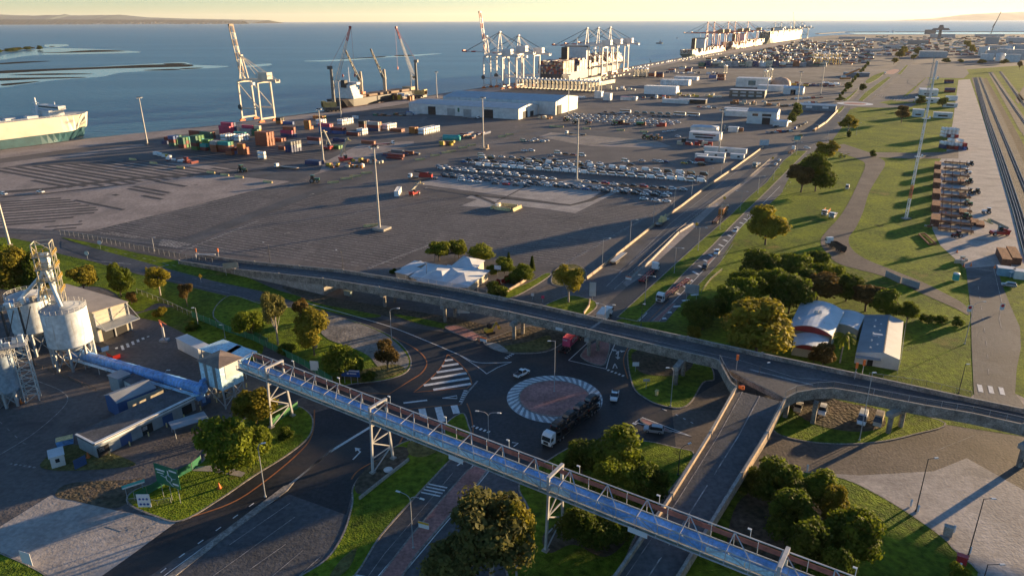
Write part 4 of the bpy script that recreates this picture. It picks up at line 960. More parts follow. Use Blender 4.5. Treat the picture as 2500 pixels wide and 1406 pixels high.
wall_along(rw,[NEAR[4][:2],FAR[4][:2]],.35,0,3.65);rw.build('retaining_wall',conc_pale,ov)
sg=MB();q=P(2270,1003,6.4);sg.box((q.x-.3,q.y-.5,6.2),(3.6,.1,1.0),rad(-30));sg.build('clearance_sign',sign_white,ov)
sg=MB();q=P(1367,802,6.4);sg.box((q.x-.3,q.y-.5,6.1),(2.2,.1,.8),rad(-30));sg.build('clearance_sign',sign_white,ov)
rp_=thing('overpass_ramp','two lane concrete ramp with lit tan barriers leading down from the overpass','ramp',(0,0,0))
L_=[(p.x,p.y,p.z-1)for p in pL[1:]];R_=[(p.x,p.y,p.z-1)for p in pR]
d=MB();slab(d,L_,R_,1.2);d.build('deck',conc_wall,rp_)
sf=MB();slab(sf,up(shrink(L_,R_,.35),.03),up(shrink(R_,L_,.35),.03),.02);sf.build('road_surface',deckm,rp_)
lm=MB()
for k,w in((.5,.22),(.14,.14),(.93,.1)):
 for(a,b),(c,e)in zip(zip(L_,R_),list(zip(L_,R_))[1:]):
  p,q=Vector(a).lerp(Vector(b),k),Vector(c).lerp(Vector(e),k);lm.bar(p+Vector((0,0,.06)),q+Vector((0,0,.06)),w,.02)
lm.build('road_markings',old_line,rp_)
ramp_tan=mat('ramp_barrier_concrete',(0.42,0.31,0.21),.8,var=.2,scale=.4,scale2=2)
for l in(L_,R_):barrier('barrier',l,rp_,1.0,.4,ramp_tan,1.4)
for(a,b)in list(zip(L_,R_))[2:4]:
 for k in(.2,.8):
  q=Vector(a).lerp(Vector(b),k);c=MB();c.lathe([(.6,0),(.6,q.z-1.1)],(q.x,q.y,0),12);c.build('column',conc_wall,rp_)
b=MB();q=P(1813,950,7);b.cyl((q.x,q.y,7.03),(q.x,q.y,7.9),.42,n=10);b.box((q.x-.4,q.y+.3,7.03),(1.0,.3,.7),2.5)
tag(b.build('crash_cushion',orange_pl),'orange crash drums at the nose of the ramp barrier','crash barrier')
#conveyor gantry
cv_blue=mat('conveyor_blue',(0.17,0.38,0.74),.4,var=.18,scale=.25,scale2=1.5);cv_pale=mat('conveyor_pale_blue',(0.54,0.76,0.86),.45,var=.15,scale=.3,scale2=2)
cv_red=mat('walkway_red',(0.23,0.075,0.06),.8,var=.25,scale=.5);cv_steel=mat('gantry_steel',(0.50,0.49,0.48),.5,metal=.1,var=.15,scale=.4);cv_yel=mat('gantry_underside',(0.30,0.28,0.17),.7,var=.3,scale=.5)
a1,a3=P(908,1001,15),P(1890,1381,15);ax=(a3-a1).normalized();pr=Vector((-ax.y,ax.x,0))
if pr.y<0:pr=-pr
gw=(P(944,981,15)-a1).dot(pr)
gst=a1-ax*((a1-P(578,922,14.5)).length+7);gend=a3+ax*26
LEN=(gend-gst).length
gn=thing('conveyor_gantry','long elevated blue grain conveyor in a white steel truss crossing above the road','conveyor',(gst.x,gst.y,0),math.atan2(ax.y,ax.x))
zb,zt=12.5,15.0
hood=MB();k=10;yc,rr=gw*.42,.95
pr_=[(yc+rr*math.cos(math.pi*i/k),12.9+rr*1.1*math.sin(math.pi*i/k))for i in range(k+1)]
nseg=int(LEN/6)
for s in range(nseg):
 x0,x1=s*LEN/nseg,(s+1)*LEN/nseg-.06
 for(ya,za),(yb,zb_)in zip(pr_,pr_[1:]):hood.face([(x0,ya,za),(x1,ya,za),(x1,yb,zb_),(x0,yb,zb_)][::-1],0,True)
hood.build('conveyor_hood',cv_blue,gn)
pn=MB()
for s in range(nseg):
 x0,x1=s*LEN/nseg+.05,(s+1)*LEN/nseg-.05;pn.box(((x0+x1)/2,.12,12.6),(x1-x0,.08,1.1),0,1 if 14<=s*100/nseg<=0 or 58<s*100/nseg<74 else 0)
pn.build('side_panel',[cv_pale,cv_blue],gn)
fl=MB();fl.box((LEN/2,gw*.86,12.1),(LEN,gw*.22,.1));fl.box((LEN/2,gw+.06,13.6),(LEN,.08,.9));fl.build('walkway',cv_red,gn)
un=MB();un.box((LEN/2,gw/2,12.2),(LEN,gw,.12));un.box((LEN/2,-.4,12.25),(LEN,.6,.08));un.build('underside',cv_yel,gn)
tr=MB()
for y,z in((-.05,12.4),(gw+.05,12.4),(gw+.05,15),(-.05,14.3),(-.75,12.3),(-.75,13.3)):tr.bar((0,y,z),(LEN,y,z),.17 if z!=13.3 else .07)
npan=int(LEN/3.6)
for s in range(npan+1):
 x=LEN*s/npan
 tr.bar((x,-.05,12.4),(x,-.05,14.3),.1);tr.bar((x,gw+.05,12.4),(x,gw+.05,15),.1);tr.bar((x,-.75,12.3),(x,-.75,13.3),.06);tr.bar((x,-.75,12.3),(x,0,12.3),.08)
 if s<npan:
  x2=LEN*(s+1)/npan;tr.bar((x,-.05,12.4 if s%2 else 14.3),(x2,-.05,14.3 if s%2 else 12.4),.08)
 if s%2==0 and s<npan:
  tr.bar((x,gw+.05,15),(x,-.05,14.3),.14)
  tr.bar((x,gw+.05,15),(x+LEN/npan,-.05,14.3),.14)if s+1<=npan else None
tr.build('truss',cv_steel,gn)
for(bu,bv),(cu_,cv_)in(((664,1043),(712,1027)),((910,1155),(955,1120)),((1338,1338),(1378,1265)),((1880,1560),(1925,1480))):
 m=MB();pa=P(bu,bv);s=(Vector((pa.x,pa.y,15))-gst).dot(ax)
 xs=s
 foot=[(xs-1.4,-1.0),(xs-1.4,gw+1.8),(xs+1.4,-1.0),(xs+1.4,gw+1.8)]
 base=[(xs,-.9),(xs,gw+1.3),(xs+3.4,-1.6),(xs+3.4,gw+1.6)]
 topp=[(xs,-.2),(xs,gw+.2),(xs+1.2,-.2),(xs+1.2,gw+.2)]
 for(bx,by),(tx,ty)in list(zip(base,topp))[:2]:m.bar((bx,by,0),(tx,ty,12.3),.42)
 lv=[0,3.5,7.2,11]
 def lp(i,z):
  t=z/11.9;return(base[i][0]+(topp[i][0]-base[i][0])*t,base[i][1]+(topp[i][1]-base[i][1])*t,z)
 for k_,(z0,z1)in enumerate(zip(lv,lv[1:])):m.bar(lp(k_%2,z0),lp(1-k_%2,z1),.2);m.bar(lp(0,z1),lp(1,z1),.2)
 for y in(-.3,gw+.3):m.box((xs,y,12.2),(.5,.4,3.0))
 m.box((xs,gw/2,15.2),(.6,gw+1.0,.4));m.build('trestle',cv_steel,gn)
 each([mb_box((bx,by,0),(1.1,1.1,.4))for bx,by in base[:2]],'footing',conc_pale,gn)
for s in range(1,int(LEN/15)):
 m=MB();m.cyl((s*15,gw+.1,15),(s*15,gw+.1,16.6),.05,n=5);m.box((s*15-.2,gw+.0,16.5),(.6,.3,.16));m.build('walkway_light',lampw,gn)
each([mb_box(((P(u,v,12)-gst).dot(ax),-1.32,11.9),(3.4,.06,1.0))for u,v in((1570,1285),(1128,1113))],'clearance_sign',sign_white,gn)
#generic buildings
def roofed(px_c,L,Wd,Hh,rz,name,label,cat,wall_m,roof_m,pitch=.12,kind='gable',over=.5,z=0.0,group=None,doors=(),wins=(),world_c=None):
 """box building; x along its length; doors / wins: (side, offset, width, height, sill, material)"""
 q=world_c or P(*px_c);root=thing(name,label,cat,(q.x,q.y,z),rz,group)
 w=MB();hw=Wd/2;rise=Wd/2*pitch*2 if kind=='mono' else hw*pitch*2
 if kind=='gable':
  vs=[(-L/2,-hw,0),(L/2,-hw,0),(L/2,hw,0),(-L/2,hw,0),(-L/2,-hw,Hh),(L/2,-hw,Hh),(L/2,hw,Hh),(-L/2,hw,Hh),(-L/2,0,Hh+rise),(L/2,0,Hh+rise)]
  w.add(vs,[(0,1,5,4),(2,3,7,6),(1,2,6,9,5),(3,0,4,8,7)])
 elif kind=='mono':
  vs=[(-L/2,-hw,0),(L/2,-hw,0),(L/2,hw,0),(-L/2,hw,0),(-L/2,-hw,Hh),(L/2,-hw,Hh),(L/2,hw,Hh+rise),(-L/2,hw,Hh+rise)]
  w.add(vs,[(0,1,5,4),(2,3,7,6),(1,2,6,5),(3,0,4,7)])
 else:w.box((0,0,0),(L,Wd,Hh))
 wo=w.build('wall',wall_m,root)
 r=MB();o=over;t=.16
 def plate(a):
  r.add(a+[(x,y,zz+t)for x,y,zz in a],[(3,2,1,0),(4,5,6,7),(0,1,5,4),(1,2,6,5),(2,3,7,6),(3,0,4,7)])
 if kind=='gable':
  dz=o*pitch*2
  plate([(-L/2-o,-hw-o,Hh-dz+.02),(L/2+o,-hw-o,Hh-dz+.02),(L/2+o,0,Hh+rise+.02),(-L/2-o,0,Hh+rise+.02)])
  plate([(-L/2-o,0,Hh+rise+.02),(L/2+o,0,Hh+rise+.02),(L/2+o,hw+o,Hh-dz+.02),(-L/2-o,hw+o,Hh-dz+.02)])
 elif kind=='mono':plate([(-L/2-o,-hw-o,Hh+.02),(L/2+o,-hw-o,Hh+.02),(L/2+o,hw+o,Hh+rise+.04),(-L/2-o,hw+o,Hh+rise+.04)])
 elif kind=='hip':
  k=min(hw,L/2)+o;e=[(-L/2-o,-hw-o,Hh),(L/2+o,-hw-o,Hh),(L/2+o,hw+o,Hh),(-L/2-o,hw+o,Hh),(-L/2-o+k,0,Hh+k*pitch*2),(L/2+o-k+.01,0,Hh+k*pitch*2)]
  r.add(e,[(0,1,5,4),(2,3,4,5),(1,2,5),(3,0,4),(3,2,1,0)])
 elif kind=='flat':plate([(-L/2-o,-hw-o,Hh+.01),(L/2+o,-hw-o,Hh+.01),(L/2+o,hw+o,Hh+.01),(-L/2-o,hw+o,Hh+.01)])
 r.build('roof',roof_m,root)
 for nm,lst in(('door',doors),('window',wins)):
  for side,off,ww,hh,sill,mm in lst:
   m=MB();e=.03
   if side=='s':m.box((off,-hw-e,sill),(ww,.06,hh))
   elif side=='n':m.box((off,hw+e,sill),(ww,.06,hh))
   elif side=='e':m.box((L/2+e,off,sill),(.06,ww,hh))
   else:m.box((-L/2-e,off,sill),(.06,ww,hh))
   m.build(nm,mm,wo)
 return root
wht_wall=ribbed('white_cladding',(0.66,0.66,0.64),.5,1.2,0,depth=.35);wht_roof=ribbed('white_roof_sheet',(0.62,0.63,0.64),.5,.9,0,depth=.3)
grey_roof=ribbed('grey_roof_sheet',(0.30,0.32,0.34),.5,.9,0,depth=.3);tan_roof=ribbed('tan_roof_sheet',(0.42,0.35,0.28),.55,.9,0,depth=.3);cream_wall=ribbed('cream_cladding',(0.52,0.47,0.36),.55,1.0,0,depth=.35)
blue_wall=ribbed('blue_cladding',(0.045,0.10,0.24),.5,1.0,0,depth=.35);dark_roof=mat('dark_roof',(0.10,0.10,0.105),.7,var=.2,scale=.3,scale2=2);brick=mat('brick_wall',(0.35,0.22,0.15),.85,var=.2,scale=1.5,scale2=6)
door_dark=mat('open_doorway',(0.02,0.02,0.022),.8,var=.1);roller=ribbed('roller_door',(0.35,0.36,0.36),.5,5,2,depth=.4)
#grain plant on the left
tankm=mat('tank_paint',(0.66,0.70,0.72),.45,var=.12,scale=.2,scale2=.9,dirt=[((.42,.36,.28),(1.2,1.2,.12),.58,.74)]);tank_blue=mat('silo_grey_blue',(0.30,0.36,0.42),.5,var=.15,scale=.3,scale2=1.5)
conem=mat('tank_roof',(0.40,0.42,0.44),.5,var=.15,scale=.4);rail_m=mat('handrail',(0.55,0.55,0.53),.5,var=.1);yel_rail=mat('yellow_handrail',(0.62,0.40,0.06),.5,var=.1)
def railing(mb,pts,h=1.1,closed=False,step=1.6,w=.07):
 n=len(pts)
 for i in range(n if closed else n-1):
  a,b=Vector(pts[i]),Vector(pts[(i+1)%n])
  for z in(h,h*.5):mb.bar(a+Vector((0,0,z)),b+Vector((0,0,z)),w)
  k=max(1,int((b-a).length/step))
  for j in range(k):q=a.lerp(b,j/k);mb.bar(q,q+Vector((0,0,h)),w)
def silo(cx,cy,r,z0,z1,label,m_,legs=8,cone=1.7,name='storage_silo',group=None):
 root=thing(name,label,'silo',(cx,cy,0),0,group)
 b=MB();b.lathe([(r,z0),(r,z1)],n=40,cap=False);b.lathe([(r,z0),(r*.35,z0-2.6)],n=40,cap=False);bo=b.build('body',m_,root)
 s=MB()
 for z in[z0+(z1-z0)*t for t in(.0,.25,.5,.75,1)]:s.lathe([(r+.05,z-.09),(r+.05,z+.09)],n=40,cap=False)
 s.build('stiffener_ring',m_,bo)
 c=MB();c.lathe([(r+.15,z1),(r*.12,z1+cone)],n=40,cap=True);c.build('roof',conem,root)
 rl2=MB();railing(rl2,[(r*1.0*math.cos(2*math.pi*i/24),r*1.0*math.sin(2*math.pi*i/24),z1+.1)for i in range(24)],1.1,True);rl2 .build('handrail',rail_m,root)
 for i in range(legs):
  a=2*math.pi*(i+.5)/legs;l=MB();l.bar((r*.93*math.cos(a),r*.93*math.sin(a),0),(r*.93*math.cos(a),r*.93*math.sin(a),z0+.4),.55);l.build('leg',steel,root)
 x=MB()
 for i in range(legs):
  a,c2=2*math.pi*(i+.5)/legs,2*math.pi*(i+1.5)/legs;p,q=Vector((r*.93*math.cos(a),r*.93*math.sin(a),0)),Vector((r*.93*math.cos(c2),r*.93*math.sin(c2),0))
  x.bar(p+Vector((0,0,.5)),q+Vector((0,0,z0-.4)),.2);x.bar(q+Vector((0,0,.5)),p+Vector((0,0,z0-.4)),.2)
 x.build('bracing',steel,root)
 return root
C1=P(153,752,17);C2=P(64,722,17);rT=62/F*P(153,752,17).length*.96
rT=5.6
silo(C1 .x,C1 .y,rT,7.2,17,'big white storage tank on braced legs beside the tan roofed shed',tankm,8)
silo(C2 .x,C2 .y,rT*.95,7.2,17,'white storage tank half hidden behind the front tank at the left edge',tankm,8)
tb=P(137,742,17.5);Ht=hgt(137,742,592,17.5)
tw=thing('elevator_tower','cream steel lattice elevator tower rising from the tank roof with yellow platforms','tower',(tb.x,tb.y,0),rad(20))
m=MB();s_=2.1;z0_,z1_=17.6,Ht
for x in(-s_,s_):
 for y in(-s_,s_):m.bar((x,y,z0_),(x,y,z1_),.26)
lv=[z0_+(z1_-z0_)*i/5 for i in range(6)]
for z in lv:
 for a,b in(((-s_,-s_),(s_,-s_)),((s_,-s_),(s_,s_)),((s_,s_),(-s_,s_)),((-s_,s_),(-s_,-s_))):m.bar((*a,z),(*b,z),.2)
for z,z2 in zip(lv,lv[1:]):
 for a,b in(((-s_,-s_),(s_,-s_)),((s_,-s_),(s_,s_)),((s_,s_),(-s_,s_)),((-s_,s_),(-s_,-s_))):m.bar((*a,z),(*b,z2),.12)
lat=m.build('lattice_frame',mat('cream_steel',(0.55,0.50,0.38),.5,var=.12,scale=.5),tw)
for z in lv[1:5]:
 p=MB();p.box((0,0,z),(s_*2+.8,s_*2+.8,.1));pf_=p.build('platform',steel,tw)
 h=MB();e=s_+.4;railing(h,[(-e,-e,z),(e,-e,z),(e,e,z),(-e,e,z)],1.1,True,w=.11);h.build('handrail',yel_rail,pf_)
hd=MB();hd.cyl((-.8,0,z1_-4.5),(.9,0,z1_-4.5),1.6,n=14);hd.box((0,0,z1_-7),(1.2,1.4,2.5));hd.cyl((.4,.4,z0_),(.4,.4,z1_-6),.55,n=10);hd.build('elevator_head',tankm,tw)
for tgt,r in(((45,735),.5),((95,735),.45),((150,750),.5)):
 q=P(*tgt,18.5);v=Vector((q.x-tb.x,q.y-tb.y,0));v.rotate(Matrix.Rotation(-rad(20),3,'Z'))
 c=MB();c.cyl((-.6,0,z1_-5.5 if r<.5 else z1_-8),(v.x,v.y,18.5),r,n=10);c.build('chute',tankm,tw)
wb=thing('catwalk','steel catwalk with handrails running across the tank tops at the left edge','catwalk',(0,0,0))
a,b=P(-20,762,18.2),P(118,728,18.2);n_=(b-a).normalized();sdv=Vector((-n_.y,n_.x,0))*.8
m=MB();m.bar(a,b,1.7,.18);m.build('floor',steel,wb)
m=MB();railing(m,[a+sdv,b+sdv]);railing(m,[a-sdv,b-sdv]);m.build('handrail',rail_m,wb)
for i in range(12):q=a.lerp(b,i/11);mb_box((q.x,q.y,q.z+.2),(R.uniform(.6,1.6),R.uniform(.6,1.2),R.uniform(.6,1.8)),R.uniform(0,3)).build('motor_housing',[tankm,cv_blue,conc_pale][i%3],wb)
m=MB()
for q in(a.lerp(b,.15),a.lerp(b,.45)):
 m.bar((q.x,q.y,0),(q.x,q.y,18),.4);m.bar((q.x,q.y,10),(q.x+3,q.y+.5,17.8),.2)
m.build('leg',dark_steel,wb)
for i,(u,lab)in enumerate(((32,'grey-blue slim silo with a lattice stair tower at the left edge'),(-12,'grey-blue slim silo cut off by the left edge of the picture'))):
 q=P(u,985-(0 if i==0 else-4));zt2=hgt(u,985,866);root=silo(q.x,q.y,2.5,4.2,zt2,lab,tank_blue,6,.9)
q=P(82,975);zt2=hgt(82,975,840)
st_=thing('stair_tower','pale lattice stair tower standing against the slim silos','tower',(q.x,q.y,0),rad(25));m=MB()
for x in(-1.5,1.5):
 for y in(-1.3,1.3):m.bar((x,y,0),(x,y,zt2),.2)
k=7
for i in range(k):
 z,z2=zt2*i/k,zt2*(i+1)/k
 m.bar((-1.5,-1.3,z),(1.5,-1.3,z2),.12);m.bar((1.5,1.3,z),(-1.5,1.3,z2),.12);m.bar((-1.5,1.3,z),(-1.5,-1.3,z2),.1);m.bar((1.5,-1.3,z),(1.5,1.3,z2),.1)
 for a,b in(((-1.5,-1.3),(1.5,-1.3)),((-1.5,1.3),(1.5,1.3)),((-1.5,-1.3),(-1.5,1.3)),((1.5,-1.3),(1.5,1.3))):m.bar((*a,z2),(*b,z2),.12)
m.build('lattice_frame',rail_m,st_)
m=MB();m.box((-2.2,0,zt2),(8,4.5,.15));pfm=m.build('platform',steel,st_);h=MB();railing(h,[(-6.2,-2.2,zt2+.1),(1.8,-2.2,zt2+.1),(1.8,2.2,zt2+.1),(-6.2,2.2,zt2+.1)],1.2,True);h.build('handrail',rail_m,pfm)
each([mb_box((-5+i*1.4,R.uniform(-1,1),zt2+.1),(1,1,R.uniform(.8,2.2)))for i in range(5)],'motor_housing',tankm,st_)
c0=P(309,732,10.0);ang=GRID;Lw=11.0;c1_=c0-Vector((math.cos(ang),math.sin(ang),0))*Lw;dp=32
nb_=Vector((-math.sin(ang),math.cos(ang),0));cc=(c0+c1_)/2+nb_*dp/2
sh=roofed(None,dp,Lw,9.2,ang+math.pi/2,'grain_shed','large tan roofed shed with a cream front and a lean-to awning beside the white tank','shed',cream_wall,tan_roof,.05,'mono',.3,world_c=Vector((cc.x,cc.y,0)),doors=(('w',0,Lw*.7,4.6,0,door_dark),))
m=MB();e=Lw/2
for z in(5.6,6.9,8.2):m.box((-dp/2-.1,0,z),(.12,Lw,.12))
for y in(-e+.3,0,e-.3):m.box((-dp/2-.15,y,0),(.35,.35,9.4))
m.build('frame_beams',steel,sh)
m=MB();m.add([(-dp/2,-e,5.2),(-dp/2,e,5.2),(-dp/2-5,e,4.7),(-dp/2-5,-e,4.7),(-dp/2,-e,5.4),(-dp/2,e,5.4),(-dp/2-5,e,4.9),(-dp/2-5,-e,4.9)],[(0,1,2,3),(7,6,5,4),(3,2,6,7),(0,3,7,4),(1,5,6,2)]);m.build('awning',grey_roof,sh)
m=MB();m.bar((-dp/2-5,e,4.9),(-dp/2,e,8.6),.14);m.bar((-dp/2-5,-e,4.9),(-dp/2,-e,8.6),.14);m.build('awning_stay',steel,sh)
a,b=P(172,858,2.6),P(497,950,5.0);tb_=thing('tube_conveyor','thick blue tube conveyor sloping up from under the white tank to the striped transfer house','conveyor',(0,0,0))
m=MB();m.cyl(a,b,1.35,n=16);m.build('tube',cv_blue,tb_)
m=MB();dv=(b-a).normalized();sd2=Vector((dv.y,-dv.x,0))*1.9;m.bar(a+sd2-Vector((0,0,.9)),b+sd2-Vector((0,0,.9)),1.1,.12);m.build('walkway',cv_pale,tb_)
for i in range(9):
 q=a.lerp(b,(i+.5)/9);MB().bar((q.x,q.y,0),(q.x,q.y,q.z-1.2),.3).bar((q.x+sd2 .x,q.y+sd2 .y,0),(q.x+sd2 .x,q.y+sd2 .y,q.z-1),.2).bar((q.x,q.y,q.z-1.3),(q.x+sd2 .x,q.y+sd2 .y,q.z-1.3),.2).build('support',steel,tb_)
for i in range(14):q=a.lerp(b,(i+.5)/14);MB().cyl(q-dv*.06,q+dv*.06,1.42,n=16).build('flange',cv_blue,tb_)
zt3=hgt(542,1003,901);zb3=hgt(542,1003,958)
tp=[P(479,879,zt3),P(532,901,zt3),P(592,873,zt3),P(540,854,zt3)]
ctr=sum(tp,Vector())/4;an=math.atan2(tp[2].y-tp[1].y,tp[2].x-tp[1].x);lx=((tp[2]-tp[1]).length+(tp[3]-tp[0]).length)/2-.8;ly=((tp[1]-tp[0]).length+(tp[3]-tp[2]).length)/2-.8
th_=thing('transfer_house','boxy blue and white striped transfer house on steel legs where both conveyors meet','building',(ctr.x,ctr.y,0),an)
m=MB();m.box((0,0,zb3),(lx,ly,zt3-zb3));wl3=m.build('wall',cv_pale,th_)
m=MB()
for y in(-ly*.22,ly*.2):m.box((-lx/2-.03,y,zb3),(.06,ly*.14,zt3-zb3-.1))
m.build('grey_stripe',mat('grey_stripe',(.22,.23,.23),.5),wl3)
m=MB();m.box((lx*.1,-ly/2-.03,zb3+2.6),(lx*.75,.06,zt3-zb3-2.7));m.build('white_panel',wht_wall,wl3)
m=MB();o=.5;m.add([(-lx/2-o,-ly/2-o,zt3),(lx/2+o,-ly/2-o,zt3),(lx/2+o,ly/2+o,zt3),(-lx/2-o,ly/2+o,zt3),(0,0,zt3+.9)],[(3,2,1,0),(0,1,4),(1,2,4),(2,3,4),(3,0,4)]);m.build('roof',mat('brown_roof',(.24,.18,.14),.6,var=.15,scale=.5),th_)
m=MB()
for x in(-lx/2+.2,0,lx/2-.2):
 for y in(-ly/2+.2,ly/2-.2):m.bar((x,y,0),(x,y,zb3),.35)
for y in(-ly/2+.2,ly/2-.2):m.bar((-lx/2,y,.3),(lx/2,y,zb3),.18);m.bar((lx/2,y,.3),(-lx/2,y,zb3),.18);m.bar((-lx/2,y,zb3*.5),(lx/2,y,zb3*.5),.18)
for x in(-lx/2+.2,lx/2-.2):m.bar((x,-ly/2,.3),(x,ly/2,zb3),.18)
m.build('leg_frame',steel,th_)
each([mb_box((R.uniform(-lx/2+.5,lx/2-.5),R.uniform(-ly/2+.5,ly/2-.5),R.uniform(1,zb3-1.5)),(R.uniform(.4,1.4),R.uniform(.4,1.2),R.uniform(.4,1.4)))for i in range(10)],'motor_housing',ramp_tan,th_)
m=MB();m.cyl((-lx/2-1.4,ly*.3,1.0),(-lx/2-1.4,ly*.3,zb3+1.5),.5);m.cyl((-lx/2-1.4,ly*.3,zb3+1.5),(-lx/2,ly*.3,zb3+1.5),.5);m.box((-lx/2-2.6,ly*.3,2.4),(1.6,1.6,2.0));m.build('dust_duct',cv_blue,th_)
def quad_box(corners,z,zb_,name,label,cat,wall_m,roof_m,over=.4,kind='flat',pitch=.1,**kw):
 """a building whose roof corners (front-left, front-right, back-right, back-left) are seen at height z"""
 q=[P(u,v,z)for u,v in corners];c=sum(q,Vector())/4;an=math.atan2(q[1].y-q[0].y,q[1].x-q[0].x)
 L=((q[1]-q[0]).length+(q[2]-q[3]).length)/2;Wd=((q[3]-q[0]).length+(q[2]-q[1]).length)/2
 return roofed(None,L,Wd,z-zb_,an,name,label,cat,wall_m,roof_m,pitch,kind,over,z=zb_,world_c=c,**kw)
quad_box([(430,826),(484,853),(513,841),(452,818)],3.4,0,'office','long white site office next to the pale blue canopy','building',wht_wall,wht_roof,.15)
for cs,lab in((((485,851),(548,872),(592,845),(545,828)),'pale blue metal canopy over the weighbridge'),(((536,868),(596,881),(628,858),(580,842)),'pale blue canopy section on slim posts behind the transfer house')):
 q=[P(u,v,5.6)for u,v in cs];c=sum(q,Vector())/4;rt=thing('canopy',lab,'canopy',(c.x,c.y,0));m=MB()
 m.prism([(p.x-c.x,p.y-c.y)for p in q],5.45,5.65,bottom=True);m.build('roof',cv_pale,rt);m=MB()
 for p in q:e=(p-c)*.9;m.bar((e.x,e.y,0),(e.x,e.y,5.45),.2)
 m.build('post',steel,rt)
quad_box([(262,916),(288,926),(320,912),(294,905)],4.2,0,'shed','small grey plant shed touching the blue tube conveyor','shed',mat('grey_shed_wall',(.3,.33,.35),.6),grey_roof,.2)
quad_box([(296,923),(330,941),(362,929),(328,914)],3.6,0,'shed','small white plant shed with windows in front of the tube conveyor','shed',wht_wall,dark_roof,.3,wins=(('s',-1.2,.9,1,1.2,glass),('s',.3,.9,1,1.2,glass)))
quad_box([(292,981),(385,944),(340,931),(252,969)],4.2,0,'workshop','dark blue workshop with a rusty grey roof behind the long white edged building','shed',blue_wall,grey_roof,.2,'gable',.18,doors=(('s',2,9,3.4,.1,cream_wall),))
lb=quad_box([(236,1082),(476,967),(425,952),(180,1062)],3.6,0,'maintenance_shed','long low shed with a white edged dark roof and blue bay doors','shed',mat('grey_shed_wall',(.3,.33,.35),.6),dark_roof,.5,doors=tuple(('s',-16+i*5.2,2.6,2.3,.05,blue_wall if i%2==0 else door_dark)for i in range(8)),wins=(('s',-11.2,1.2,1.0,1.2,sign_white),('s',-1,1.2,1.0,1.2,sign_white)))
m=MB();Ld,Wd_=lb.children[0].dimensions.x,lb.children[0].dimensions.y
bb=[Vector(c)for c in lb.children[1].bound_box];xm,ym=max(c.x for c in bb),max(c.y for c in bb)
m.box((0,-ym-.06,3.1),(xm*2+.3,.8,.85));m.box((-xm-.06,0,3.35),(.5,ym*2-.3,.55));m.box((xm+.06,0,3.35),(.5,ym*2-.3,.55));m.build('fascia',mat('white_fascia',(.7,.72,.73),.4),lb)
each([MB().cyl((-xm+2+i*4.6,-ym-1.2,0),(-xm+2+i*4.6,-ym-1.2,1.1),.16,n=8)for i in range(9)],'bollard',yellow_conc,lb)
rt=thing('carport','small grey lean-to roof on posts in front of the long shed','canopy',tuple(P(465,1050)));m=MB();m.box((0,0,2.6),(8,4.2,.14),rad(38));m.build('roof',grey_roof,rt);m=MB()
for x,y in((-3.6,-1.8),(3.6,-1.8),(3.6,1.8),(-3.6,1.8)):
 v=Vector((x,y,0));v.rotate(Matrix.Rotation(rad(38),3,'Z'));m.bar((v.x,v.y,0),(v.x,v.y,2.6),.12)
m.build('post',steel,rt)
roofed((143,1131),2.6,3.2,2.6,rad(35),'gatehouse','tiny white gatehouse hut near the bottom left driveway','hut',wht_wall,wht_roof,.05,'mono',.2,wins=(('w',0,1.1,.9,1.2,glass),('s',0,.8,.9,1.2,glass)))
m=MB();q=P(160,1082);m.box((q.x,q.y,0),(3.2,1.8,1.3),rad(30),0,1.1);sk=m.build('skip_bin',cv_blue);tag(sk,'small blue skip bin with a yellow lid by the hut','skip bin')
m=MB();m.box((q.x,q.y,1.32),(3.4,2.0,.1),rad(30));m.build('lid',yellow_conc,sk)
for u,v,c,lab in((278,872,'red','red steel skip by the blue tube conveyor'),(250,852,'blue','blue bin under the tank near the shed'),):
 q=P(u,v);m=MB();m.box((q.x,q.y,0),(4.2,1.9,1.4),rad(-40),0,1.1);o=m.build('skip_bin',paint(c));tag(o,lab,'skip bin');m=MB();m.box((q.x,q.y,1.42),(4.3,2.0,.08),rad(-40));m.build('rim',chassis_m,o)
q=P(402,832);rt=thing('knuckle_crane','small grey knuckle boom crane standing on the plant road','crane',(q.x,q.y,0),0);m=MB();m.cyl((0,0,0),(0,0,4.6),.35);m.box((0,0,0),(2.4,2.0,.6));m.build('pedestal',steel,rt)
m=MB();m.bar((0,0,4.6),(-.9,.5,6.6),.22);m.bar((-.9,.5,6.6),(1.3,.3,5.2),.14);m.cyl((-.8,.4,5.4),(-.3,.3,5.4),.3);m.build('boom',mat('boom_red',(.5,.14,.08),.5),rt)
grn=mat('green_shadecloth',(0.02,0.16,0.08),.8,var=.2,scale=.5);grn_l=mat('bright_shadecloth',(0.07,0.24,0.07),.8,var=.2,scale=.5)
def solid_fence(label,px,h,m_,group=None,name='fence',zs=0.05):
 w=world(px);root=thing(name,label,'fence',(w[0].x,w[0].y,0),0,group);loc=[p-w[0]for p in w]
 m=MB();wall_along(m,loc,.06,zs,h);m.build('panel',m_,root);m=MB()
 for a,b in zip(loc,loc[1:]):
  k=max(1,int((b-a).length/3))
  for i in range(k+1):q=a.lerp(b,i/k);m.cyl((q.x,q.y,0),(q.x,q.y,h+.15),.06,n=5)
 m.build('post',steel,root);return root
solid_fence('green shade cloth fence along the plant side of the tree island',[(470,775),(560,812),(620,832),(700,872),(745,895),(812,937)],2.2,grn)
solid_fence('bright green shade cloth panel on the fence behind the pale gum tree',[(622,826),(655,843)],2.35,grn_l)
solid_fence('green shade cloth fence from the bay door shed to the direction sign',[(330,1222),(360,1208),(400,1185),(470,1148),(492,1130)],1.9,grn)
solid_fence('bright green fence panel beside the conveyor trestle near the round tree',[(663,1040),(690,1022),(728,996)],1.8,grn_l)
